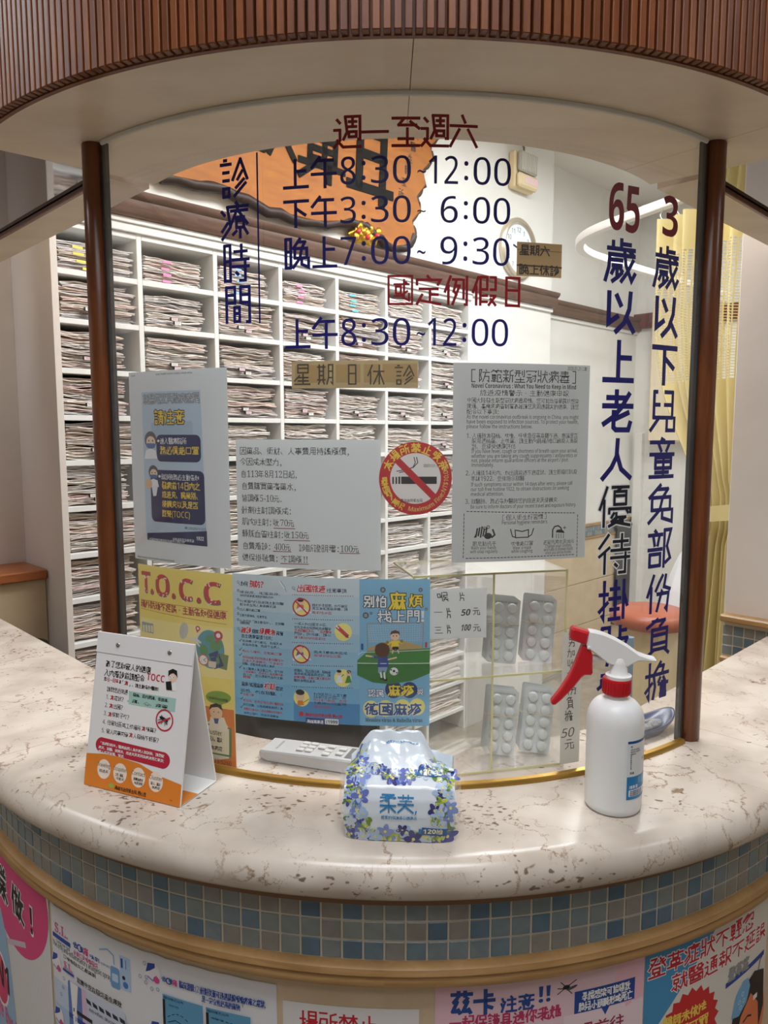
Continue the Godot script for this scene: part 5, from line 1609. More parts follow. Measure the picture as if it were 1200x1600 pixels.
	s.oval(708, 772, 34, 13, black, -0.3); s.ink.over(); s.oval(722, 792, 20, 9, rgb(90, 90, 96), -0.9); s.line([692, 740, 706, 766, 676, 776], 4, black); s.line([700, 780, 690, 812], 3, black); s.line([716, 784, 714, 826], 3, black); s.line([726, 780, 734, 816], 3, black); s.line([690, 770, 664, 780], 3, black)
	s.ink.over()
	s.line([668, 800, 756, 764], 9, red)
	part("printing", s.ink.flat(mid - x * w / 2 + n * 0.00205, x, up, 0.00012), M.print, t)

func bag_point(u: float, v: float, at: Vector3, x: Vector3, back: Vector3) -> Vector3:
	# u runs across (0..1), v up the front, over the top and down the back (0..1)
	var prof := [[0.0, 0.001], [-0.003, 0.018], [-0.004, 0.036], [-0.002, 0.054], [0.004, 0.068], [0.018, 0.077], [0.036, 0.082], [0.054, 0.088], [0.068, 0.099], [0.074, 0.112], [0.079, 0.098], [0.088, 0.074], [0.093, 0.04], [0.092, 0.001]]
	var k := v * (prof.size() - 1)
	var i := mini(int(k), prof.size() - 2)
	var f := k - i
	f = f * f * (3 - 2 * f) * 0.5 + f * 0.5
	var d := lerpf(prof[i][0], prof[i + 1][0], f)
	var h := lerpf(prof[i][1], prof[i + 1][1], f)
	var c := 2.0 * u - 1.0
	var edge := pow(absf(c), 5.0)
	var rise := h / 0.1
	var peak := smoothstep(0.082, 0.1, h)
	h *= 1.0 - 0.06 * edge - peak * 0.42 * smoothstep(0.45, 1.0, absf(c + 0.14))
	var wide := 0.132 + 0.006 * sin(clampf(rise, 0, 1) * PI)
	d += edge * 0.006 * (1.0 if v < 0.45 else -1.0)
	var crinkle := sin(u * 31.0 + v * 22.0) * sin(v * 17.0 - u * 9.0) * 0.0022 * smoothstep(0.25, 0.45, v)
	return at + x * (u - 0.5) * wide + back * d + Vector3.UP * (h + crinkle)

func tissue_pack() -> void:
	var a := Vector3(-0.047, TOP, -0.863)
	var b := Vector3(0.083, TOP, -0.853)
	var x := (b - a).normalized()
	var back := Vector3(x.z, 0, -x.x)
	var at := (a + b) / 2
	var t := thing("tissue_pack", "soft plastic pack of tissues printed with blue and green flowers on the counter", "tissues", at)
	var rows := []
	for j in 53:
		var line := PackedVector3Array()
		for i in 33:
			line.append(bag_point(i / 32.0, j / 52.0, at, x, back))
		rows.append(line)
	var g := Shape.new()
	g.sheet(rows)
	for side in [0, 32]:
		var hub := at + back * 0.045 + Vector3.UP * 0.035 + x * (-0.062 if side == 0 else 0.062)
		for j in 52:
			g.tri(rows[j][side], rows[j + 1][side], hub)
	for i in 32:
		g.quad(rows[0][i], rows[0][i + 1], rows[52][i + 1], rows[52][i])
	var film := mat(rgb(226, 236, 244), 0.22)
	film.clearcoat_enabled = true
	film.clearcoat = 0.7
	film.clearcoat_roughness = 0.08
	part("wrapper", g, film, t)
	# gathered clear ends of the film
	for side in [-1, 1]:
		g = Shape.new()
		var fin := []
		for j in 9:
			var line := PackedVector3Array()
			for i in 7:
				var p := bag_point(0.0 if side < 0 else 1.0, 0.06 + 0.32 * j / 8.0, at, x, back)
				line.append(p + x * side * i * 0.0013 + back * (i * 0.004 + 0.003 * sin(j * 1.7 + i)))
			fin.append(line)
		g.sheet(fin)
		part("film_end", g, clear(rgb(244, 248, 250), 0.22), t)
	# printing, laid over the bag: x across, y up the front and over the top
	var ink := Ink.new(self)
	ink.finest = 0.008
	var rng := RandomNumberGenerator.new()
	rng.seed = 2024
	var blues := [rgb(60, 74, 160), rgb(92, 108, 190), rgb(128, 150, 214), rgb(42, 46, 116), rgb(170, 200, 232), rgb(190, 210, 236)]
	var greens := [rgb(168, 186, 62), rgb(120, 150, 60), rgb(206, 214, 110), rgb(96, 134, 84)]
	var spots := []
	for i in 92:
		var k := i / 91.0
		spots.append(Vector2(lerpf(0.06, 0.94, k), 0.40 + 0.035 * sin(k * 9.0)))
	for i in 38:
		spots.append(Vector2(rng.randf_range(0.03, 0.2), lerpf(0.02, 0.42, i / 37.0)))
		spots.append(Vector2(rng.randf_range(0.83, 0.97), lerpf(0.02, 0.42, i / 37.0)))
	for i in 26:
		spots.append(Vector2(lerpf(0.05, 0.95, i / 25.0), rng.randf_range(0.02, 0.06)))
	for i in 14:
		spots.append(Vector2(rng.randf_range(0.03, 0.14), rng.randf_range(0.45, 0.66)))
		spots.append(Vector2(rng.randf_range(0.8, 0.96), rng.randf_range(0.45, 0.66)))
	for q in spots:
		var p := Vector2(q.x * 0.132 + rng.randf_range(-0.003, 0.003), q.y * 0.21 + rng.randf_range(-0.004, 0.004))
		var kind := rng.randf()
		ink.layer = rng.randi() % 4
		if kind < 0.5:
			var r := rng.randf_range(0.0026, 0.0062)
			var c: Color = blues[rng.randi() % 6]
			var turn := rng.randf() * TAU
			for k in 5:
				var d := Vector2.from_angle(turn + TAU * k / 5) * r
				ink.oval(p.x + d.x, p.y + d.y, r * 0.95, r * 0.62, c.lightened(rng.randf() * 0.15), turn + TAU * k / 5, 9)
			ink.layer += 1
			ink.oval(p.x, p.y, r * 0.35, r * 0.35, rgb(236, 226, 130), 0.0, 7)
		else:
			for k in 3:
				var turn := rng.randf() * TAU
				var d := Vector2.from_angle(turn) * 0.003
				ink.oval(p.x + d.x, p.y + d.y, rng.randf_range(0.0026, 0.0056), rng.randf_range(0.0012, 0.0026), greens[rng.randi() % 4], turn, 9)
	ink.layer = 6
	var sky := rgb(52, 138, 196)
	ink.text("柔芙", 0.044, 0.036, 0.0205, sky, 0.085, 1.06, 0.95)
	ink.text(",", 0.0845, 0.036, 0.013, sky)
	ink.text(clean("輕柔的保護身心健康品"), 0.0455, 0.0275, 0.0042, sky, 0.11, 1.06, 0.95)
	ink.text(clean("輕柔的保護身心健康品"), 0.046, 0.126, 0.0042, sky, 0.11, 1.06, 0.95)
	for q in [[0.094, 0.012], [0.088, 0.083]]:
		ink.layer = 6
		ink.area(PackedVector2Array([Vector2(q[0] - 0.001, q[1] - 0.002), Vector2(q[0] + 0.03, q[1] - 0.0035), Vector2(q[0] + 0.029, q[1] + 0.007), Vector2(q[0], q[1] + 0.0085)]), rgb(30, 96, 156))
		ink.area(PackedVector2Array([Vector2(q[0] - 0.004, q[1] - 0.001), Vector2(q[0] - 0.0005, q[1] - 0.001), Vector2(q[0] - 0.0005, q[1] + 0.006), Vector2(q[0] - 0.004, q[1] + 0.0065)]), rgb(40, 120, 180))
		ink.layer = 7
		ink.text("120抽", q[0] + 0.001, q[1] - 0.001, 0.0078, rgb(244, 238, 190), 0.12, 1.0, 1.0, 0.0, 1)
	var pr := Shape.new()
	for i in range(0, ink.p.size(), 3):
		pr.tint = ink.c[i]
		var q := []
		var m := []
		for j in 3:
			var u := ink.p[i + j].x / 0.132
			var v := ink.p[i + j].y / 0.21
			var p0 := bag_point(u, v, at, x, back)
			var nn := (bag_point(u + 0.01, v, at, x, back) - p0).cross(bag_point(u, v + 0.01, at, x, back) - p0).normalized()
			if nn.dot(p0 - (at + back * 0.045 + Vector3.UP * 0.03)) < 0: nn = -nn
			q.append(p0 + nn * (0.0005 + 0.00008 * ink.l[i + j]))
			m.append(nn)
		pr.tri3(q[0], q[1], q[2], m[0], m[1], m[2])
	var inkm := mat(Color.WHITE, 0.25)
	inkm.vertex_color_use_as_albedo = true
	inkm.clearcoat_enabled = true
	inkm.clearcoat = 0.6
	inkm.clearcoat_roughness = 0.08
	part("printing", pr, inkm, t)

func spray_bottle() -> void:
	var at := Vector3(0.309, TOP, -0.948)
	var t := thing("spray_bottle", "white translucent spray bottle with a red trigger, nozzle and collar", "bottle", at)
	var prof := PackedVector2Array([Vector2(0.0, 0.003), Vector2(0.028, 0.003), Vector2(0.031, 0.0005), Vector2(0.0345, 0.0015), Vector2(0.0366, 0.005), Vector2(0.037, 0.011)])
	for y in [0.03, 0.06, 0.09, 0.115]:
		prof.append(Vector2(0.037, y))
	for i in range(1, 10):
		var a := PI / 2 * i / 9.0
		prof.append(Vector2(0.0148 + 0.0222 * cos(a), 0.12 + 0.031 * sin(a)))
	prof.append_array(PackedVector2Array([Vector2(0.0142, 0.1535), Vector2(0.0142, 0.165), Vector2(0.0, 0.165)]))
	var g := Shape.new()
	g.lathe(prof, at, 48, 0.6)
	var pe := mat(rgb(236, 238, 238), 0.32)
	pe.subsurf_scatter_enabled = true
	pe.subsurf_scatter_strength = 0.25
	part("body", g, pe, t)
	# label wrapped round the right side
	var ink := Ink.new(self)
	ink.finest = 0.004
	var blue := rgb(34, 96, 156)
	ink.rect(0, 0, 0.046, 0.079, rgb(226, 228, 228))
	ink.over()
	ink.rect(0, 0.0755, 0.046, 0.079, rgb(28, 76, 140)); ink.rect(0, 0, 0.046, 0.031, rgb(46, 130, 186))
	ink.over()
	ink.text(clean("用途"), 0.004, 0.070, 0.0028, blue, 0.13)
	for i in 3:
		ink.text(clean(["有效成分及含量適用", "請依指示注意安全", "酒精健康防護"][i]), 0.004, 0.0665 - i * 0.003, 0.002, rgb(40, 44, 60), 0.1)
	for i in 7:
		ink.text(clean("品法成保合主用"[i]), 0.004, 0.058 - i * 0.0028, 0.0022, rgb(40, 44, 60), 0.12)
	ink.text("500ml", 0.026, 0.05, 0.0034, rgb(40, 44, 60)); ink.text(clean("防護"), 0.004, 0.0345, 0.003, rgb(40, 44, 60), 0.12)
	ink.rect(0.003, 0.004, 0.043, 0.013, rgb(230, 234, 236), 0.0015)
	ink.rect(0.018, 0.02, 0.024, 0.029, rgb(90, 160, 206)); ink.rect(0.026, 0.018, 0.034, 0.03, rgb(110, 176, 214))
	ink.text(clean("清潔專用液"), 0.004, 0.0145, 0.0045, rgb(236, 240, 244), 0.13)
	ink.over()
	for i in 3:
		ink.text(clean("衛生健康保護安全用品"), 0.005, 0.0098 - i * 0.0026, 0.0022, rgb(30, 60, 110), 0.13)
	var lab := ink.wrapped(Vector2(at.x, at.z), 0.0373, 0.0055, TOP + 0.026, 0.00006)
	part("label", lab, M.gloss_print, t, false, "white and blue product label")
	# collar with ribs
	var red := mat(rgb(196, 24, 36), 0.35)
	g = Shape.new()
	g.lathe(outline([0.0145, 0.156, 0.0172, 0.1565, 0.018, 0.158, 0.018, 0.176, 0.0172, 0.178, 0.0145, 0.178]), at, 36)
	for i in 26:
		var d := around(TAU * i / 26)
		g.box(at + d * 0.0181 + Vector3(0, 0.167, 0), Vector3(0.0016, 0.017, 0.0012), 0.0, Basis(Vector3.UP.cross(d), Vector3.UP, d))
	part("collar", g, red, t)
	# head: everything is drawn side-on, nozzle to the left
	var tw := Basis(Vector3.UP, -0.12)
	var hx := tw * Vector3.RIGHT
	var hz := tw * Vector3.BACK
	var shell := mat(rgb(240, 240, 238), 0.3)
	g = Shape.new()
	g.lathe(outline([0.0, 0.178, 0.0165, 0.178, 0.0168, 0.182, 0.0135, 0.1825, 0.0115, 0.184, 0.0112, 0.198, 0.0095, 0.2055, 0.006, 0.21, 0.0, 0.2115]), at + hx * 0.002, 28, 0.5)
	part("pump_housing", g, shell, t)
	var side := outline([-0.0385, 0.2415, -0.030, 0.2405, -0.018, 0.2375, -0.004, 0.2315, 0.012, 0.2225, 0.026, 0.2125, 0.038, 0.2085, 0.0475, 0.2065, 0.0485, 0.204, 0.044, 0.2028, 0.034, 0.2035, 0.026, 0.2035, 0.0165, 0.1985, 0.013, 0.1955, 0.006, 0.195, -0.006, 0.1958, -0.014, 0.199, -0.0265, 0.2088, -0.036, 0.2155, -0.0405, 0.2185, -0.0415, 0.2235])
	g = Shape.new()
	g.sweep(side, [[at - hz * 0.0088, hx, Vector3.UP, 0.0016], [at - hz * 0.0072, hx, Vector3.UP], [at + hz * 0.0072, hx, Vector3.UP], [at + hz * 0.0088, hx, Vector3.UP, 0.0016]])
	part("shroud", g, shell, t)
	g = Shape.new()
	g.lump(at - hx * 0.0385 + Vector3.UP * 0.2195 + hz * 0.0088, Vector3(0.0026, 0.0026, 0.001), 0.0, 1, 6)
	part("hinge_pin", g, shell, t)
	# square-ish nozzle cap
	var nz := outline([-0.0605, 0.2285, -0.0415, 0.2225, -0.0385, 0.24, -0.058, 0.2455, -0.0615, 0.243, -0.063, 0.2315])
	g = Shape.new()
	g.sweep(nz, [[at - hz * 0.0098, hx, Vector3.UP, 0.0025], [at - hz * 0.0072, hx, Vector3.UP], [at + hz * 0.0072, hx, Vector3.UP], [at + hz * 0.0098, hx, Vector3.UP, 0.0025]])
	part("nozzle", g, red, t)
	var trig := outline([-0.0465, 0.2225, -0.036, 0.2165, -0.033, 0.209, -0.0325, 0.1845, -0.0345, 0.1815, -0.0425, 0.181, -0.0465, 0.1775, -0.057, 0.163, -0.0705, 0.1475, -0.0795, 0.139, -0.083, 0.1385, -0.0852, 0.141, -0.0846, 0.1442, -0.0745, 0.158, -0.0635, 0.177, -0.0555, 0.196, -0.0495, 0.214])
	g = Shape.new()
	g.sweep(trig, [[at - hz * 0.0074, hx, Vector3.UP, 0.0018], [at - hz * 0.0056, hx, Vector3.UP], [at + hz * 0.0056, hx, Vector3.UP], [at + hz * 0.0074, hx, Vector3.UP, 0.0018]])
	part("trigger", g, red, t)
	g = Shape.new()
	g.tube(PackedVector3Array([at - hx * 0.034 + Vector3.UP * 0.204, at - hx * 0.016 + Vector3.UP * 0.2035]), 0.0042, 12)
	part("piston", g, shell, t)

func remote_control() -> void:
	var a := Vector3(-0.193, TOP, -1.083)
	var x := Vector3(0.945, 0, 0.327)
	var back := Vector3(0.327, 0, -0.945)
	var at := a + x * 0.085 + back * 0.027
	var t := thing("remote_control", "pale grey remote control lying behind the glass by the tissue pack", "remote", at)
	var b := Basis(x, Vector3.UP, -back)
	var g := Shape.new()
	var side := outline([-0.085, 0.006, -0.072, 0.0006, 0.085, 0.0006, 0.085, 0.022, -0.082, 0.017, -0.085, 0.014])
	g.sweep(side, [[at - back * 0.026, x, Vector3.UP, 0.002], [at - back * 0.0235, x, Vector3.UP], [at + back * 0.0235, x, Vector3.UP], [at + back * 0.026, x, Vector3.UP, 0.002]])
	part("body", g, mat(rgb(214, 216, 218), 0.4), t)
	var key := mat(rgb(236, 236, 234), 0.45)
	for q in [[-0.022, -0.015], [-0.022, -0.003], [-0.022, 0.009], [-0.008, -0.015], [-0.008, -0.003], [-0.008, 0.009], [0.008, -0.006], [0.022, -0.012], [0.022, 0.003], [0.022, 0.014], [0.042, -0.008], [0.042, 0.008]]:
		g = Shape.new()
		var y: float = 0.0195 + q[0] * 0.03
		g.box(at + x * q[0] - back * q[1] + Vector3.UP * (y + 0.0012), Vector3(0.0115, 0.0026, 0.009), 0.0008, b)
		part("button", g, key, t)
	g = Shape.new()
	g.box(at + x * 0.066 + Vector3.UP * 0.0215, Vector3(0.026, 0.0006, 0.034), 0.0, b)
	part("display_window", g, mat(rgb(120, 124, 128), 0.2), t)
	var ink := Ink.new(self)
	ink.text("AIR CONDITIONER", -0.002, -0.003, 0.004, rgb(110, 112, 120), 0.1, 1.0, 0.7)
	part("lettering", ink.flat(at - x * 0.062 - back * 0.012 + Vector3.UP * 0.0181, back, -x), M.print, t)
# ---------------------------------------------------------------- shapes
class Shape:
	var v := PackedVector3Array()
	var n := PackedVector3Array()
	var c := PackedColorArray()
	var uv := PackedVector2Array()
	var tint := Color.WHITE

	func tri3(a: Vector3, b: Vector3, d: Vector3, na: Vector3, nb: Vector3, nd: Vector3, ua := Vector2.ZERO, ub := Vector2.ZERO, ud := Vector2.ZERO) -> void:
		if (d - a).cross(b - a).dot(na + nb + nd) < 0.0:
			var t := b; b = d; d = t
			t = nb; nb = nd; nd = t
			var w := ub; ub = ud; ud = w
		v.append_array([a, b, d])
		n.append_array([na, nb, nd])
		c.append_array([tint, tint, tint])
		uv.append_array([ua, ub, ud])

	func tri(a: Vector3, b: Vector3, d: Vector3) -> void:
		var m := (d - a).cross(b - a).normalized()
		tri3(a, b, d, m, m, m)

	func quad(a: Vector3, b: Vector3, d: Vector3, e: Vector3) -> void:
		var m := (d - a).cross(b - a).normalized()
		tri3(a, b, d, m, m, m, Vector2(0, 0), Vector2(1, 0), Vector2(1, 1))
		tri3(a, d, e, m, m, m, Vector2(0, 0), Vector2(1, 1), Vector2(0, 1))

	# a smooth sheet through rows of points; its face is on the side of «out» from the middle, or as the rows run
	func sheet(rows: Array, wrap := false) -> void:
		var h := rows.size()
		var w: int = rows[0].size()
		var nn := []
		for j in h:
			var line := PackedVector3Array()
			for i in w:
				var i0 := (i - 1 + w) % w if wrap else maxi(i - 1, 0)
				var i1 := (i + 1) % w if wrap else mini(i + 1, w - 1)
				var du: Vector3 = rows[j][i1] - rows[j][i0]
				var dv: Vector3 = rows[mini(j + 1, h - 1)][i] - rows[maxi(j - 1, 0)][i]
				line.append(dv.cross(du).normalized())
			nn.append(line)
		for j in h - 1:
			for i in (w if wrap else w - 1):
				var k := (i + 1) % w
				var u0 := float(i) / (w - 1)
				var u1 := float(i + 1) / (w - 1)
				var v0 := float(j) / (h - 1)
				var v1 := float(j + 1) / (h - 1)
				tri3(rows[j][i], rows[j][k], rows[j + 1][k], nn[j][i], nn[j][k], nn[j + 1][k], Vector2(u0, v0), Vector2(u1, v0), Vector2(u1, v1))
				tri3(rows[j][i], rows[j + 1][k], rows[j + 1][i], nn[j][i], nn[j + 1][k], nn[j + 1][i], Vector2(u0, v0), Vector2(u1, v1), Vector2(u0, v1))

	# a closed outline (x along right, y along up) carried through frames [origin, right, up, inset]
	func sweep(outline: PackedVector2Array, frames: Array, closed := true, caps := true, soft := 0.75) -> void:
		var m := outline.size()
		var area := 0.0
		for i in m:
			var a := outline[i]
			var b := outline[(i + 1) % m]
			area += a.x * b.y - b.x * a.y
		var turn := 1.0 if area > 0.0 else -1.0
		var edge := PackedVector2Array()
		var along := PackedFloat32Array([0.0])
		for i in m:
			var e := outline[(i + 1) % m] - outline[i]
			edge.append((Vector2(e.y, -e.x) * turn).normalized())
			along.append(along[i] + e.length())
		var start := PackedVector2Array()
		var stop := PackedVector2Array()
		var corner := PackedVector2Array()
		for i in m:
			var p := (i - 1 + m) % m
			var q := (i + 1) % m
			var own := edge[i]
			var before := edge[p] if (closed or i > 0) else own
			var after := edge[q] if (closed or i < m - 2) else own
			start.append((own + before).normalized() if own.dot(before) > soft else own)
			stop.append((own + after).normalized() if own.dot(after) > soft else own)
			var k := (own + before)
			corner.append(k / maxf(0.3, k.length_squared() * 0.5))
		var far := 0.0
		for j in frames.size() - 1:
			var f: Array = frames[j]
			var g: Array = frames[j + 1]
			var step: float = (f[0] + f[1] * outline[0].x).distance_to(g[0] + g[1] * outline[0].x)
			var fi: float = f[3] if f.size() > 3 else 0.0
			var gi: float = g[3] if g.size() > 3 else 0.0
			var lean := Vector3.ZERO
			if absf(fi - gi) > 1e-7:
				lean = (g[0] - f[0]) * (1.0 / maxf((g[0] - f[0]).length(), 1e-6)) * (1.0 if gi > fi else -1.0)
			for i in (m if closed else m - 1):
				var q := (i + 1) % m
				var a0 := outline[i] - corner[i] * fi
				var a1 := outline[q] - corner[q] * fi
				var b0 := outline[i] - corner[i] * gi
				var b1 := outline[q] - corner[q] * gi
				var A: Vector3 = f[0] + f[1] * a0.x + f[2] * a0.y
				var B: Vector3 = f[0] + f[1] * a1.x + f[2] * a1.y
				var D: Vector3 = g[0] + g[1] * b1.x + g[2] * b1.y
				var E: Vector3 = g[0] + g[1] * b0.x + g[2] * b0.y
				var nA: Vector3 = (f[1] * start[i].x + f[2] * start[i].y + lean).normalized()
				var nB: Vector3 = (f[1] * stop[i].x + f[2] * stop[i].y + lean).normalized()
				var nD: Vector3 = (g[1] * stop[i].x + g[2] * stop[i].y + lean).normalized()
				var nE: Vector3 = (g[1] * start[i].x + g[2] * start[i].y + lean).normalized()
				tri3(A, B, D, nA, nB, nD, Vector2(along[i], far), Vector2(along[i + 1], far), Vector2(along[i + 1], far + step))
				tri3(A, D, E, nA, nD, nE, Vector2(along[i], far), Vector2(along[i + 1], far + step), Vector2(along[i], far + step))
			far += step
		if caps and closed:
			for end in [0, frames.size() - 1]:
				var f: Array = frames[end]
				var fi: float = f[3] if f.size() > 3 else 0.0
				var ring := PackedVector2Array()
				for i in m:
					ring.append(outline[i] - corner[i] * fi)
				var out: Vector3 = f[1].cross(f[2]).normalized()
				var other: Array = frames[1] if end == 0 else frames[end - 1]
				if out.dot(f[0] + f[1] * ring[0].x - other[0] - other[1] * ring[0].x) < 0.0:
					out = -out
				var t := Geometry2D.triangulate_polygon(ring)
				for i in range(0, t.size(), 3):
					var p := []
					for k in 3:
						p.append(f[0] + f[1] * ring[t[i + k]].x + f[2] * ring[t[i + k]].y)
					tri3(p[0], p[1], p[2], out, out, out, ring[t[i]], ring[t[i + 1]], ring[t[i + 2]])

	# a box with chamfered edges
	func box(middle: Vector3, size: Vector3, ch := 0.0, turn := Basis.IDENTITY) -> void:
		var x := turn * Vector3.RIGHT
		var y := turn * Vector3.UP
		var z := turn * Vector3.BACK
		var h := size / 2.0
		var o := PackedVector2Array([Vector2(-h.x, -h.y), Vector2(h.x, -h.y), Vector2(h.x, h.y), Vector2(-h.x, h.y)])
		if ch > 0.0:
			o = PackedVector2Array([Vector2(-h.x + ch, -h.y), Vector2(h.x - ch, -h.y), Vector2(h.x, -h.y + ch), Vector2(h.x, h.y - ch), Vector2(h.x - ch, h.y), Vector2(-h.x + ch, h.y), Vector2(-h.x, h.y - ch), Vector2(-h.x, -h.y + ch)])
			sweep(o, [[middle - z * h.z, x, y, ch], [middle - z * (h.z - ch), x, y, 0.0], [middle + z * (h.z - ch), x, y, 0.0], [middle + z * h.z, x, y, ch]])
		else:
			sweep(o, [[middle - z * h.z, x, y], [middle + z * h.z, x, y]])

	# a profile (radius, height) turned about the upright line through «at»
	func lathe(profile: PackedVector2Array, at: Vector3, around := 32, soft := 0.75) -> void:
		var frames := []
		for i in around + 1:
			var t := TAU * i / around
			frames.append([at, Vector3(sin(t), 0, cos(t)), Vector3.UP])
		sweep(profile, frames, false, false, soft)

	func tube(path: PackedVector3Array, radius: float, around := 8, caps := true) -> void:
		var o := PackedVector2Array()
		for i in around:
			o.append(Vector2.from_angle(TAU * i / around) * radius)
		var frames := []
		var up := Vector3.UP
		for i in path.size():
			var d := (path[mini(i + 1, path.size() - 1)] - path[maxi(i - 1, 0)]).normalized()
			if absf(d.dot(up)) > 0.95:
				up = Vector3.RIGHT if absf(d.x) < 0.9 else Vector3.BACK
			var r := d.cross(up).normalized()
			up = r.cross(d).normalized()
			frames.append([path[i], r, up])
		sweep(o, frames, true, caps, 0.3)

	# a lump: a ball stretched to «size», its surface pushed about by noise
	func lump(at: Vector3, size: Vector3, rough := 0.0, seed_ := 1, rings := 8, turn := Basis.IDENTITY) -> void:
		var noise := FastNoiseLite.new()
		noise.seed = seed_
		noise.frequency = 0.9
		var rows := []
		for j in rings + 1:
			var line := PackedVector3Array()
			var a := PI * j / rings
			for i in rings * 2:
				var b := TAU * i / (rings * 2)
				var d := Vector3(sin(a) * cos(b), cos(a), sin(a) * sin(b))
				line.append(at + turn * (d * size * (1.0 + rough * noise.get_noise_3dv(d * 2.0))))
			rows.append(line)
		sheet(rows, true)

	func add(other: Shape, where: Transform3D) -> void:
		for i in other.v.size():
			v.append(where * other.v[i])
			n.append((where.basis * other.n[i]).normalized())
		c.append_array(other.c)
		uv.append_array(other.uv)

	func mesh(away := Vector3.ZERO) -> ArrayMesh:
		var a := []
		a.resize(Mesh.ARRAY_MAX)
		if away != Vector3.ZERO:
			for i in v.size():
				v[i] -= away
		a[Mesh.ARRAY_VERTEX] = v
		a[Mesh.ARRAY_NORMAL] = n
		a[Mesh.ARRAY_COLOR] = c
		a[Mesh.ARRAY_TEX_UV] = uv
		var m := ArrayMesh.new()
		m.add_surface_from_arrays(Mesh.PRIMITIVE_TRIANGLES, a)
		return m


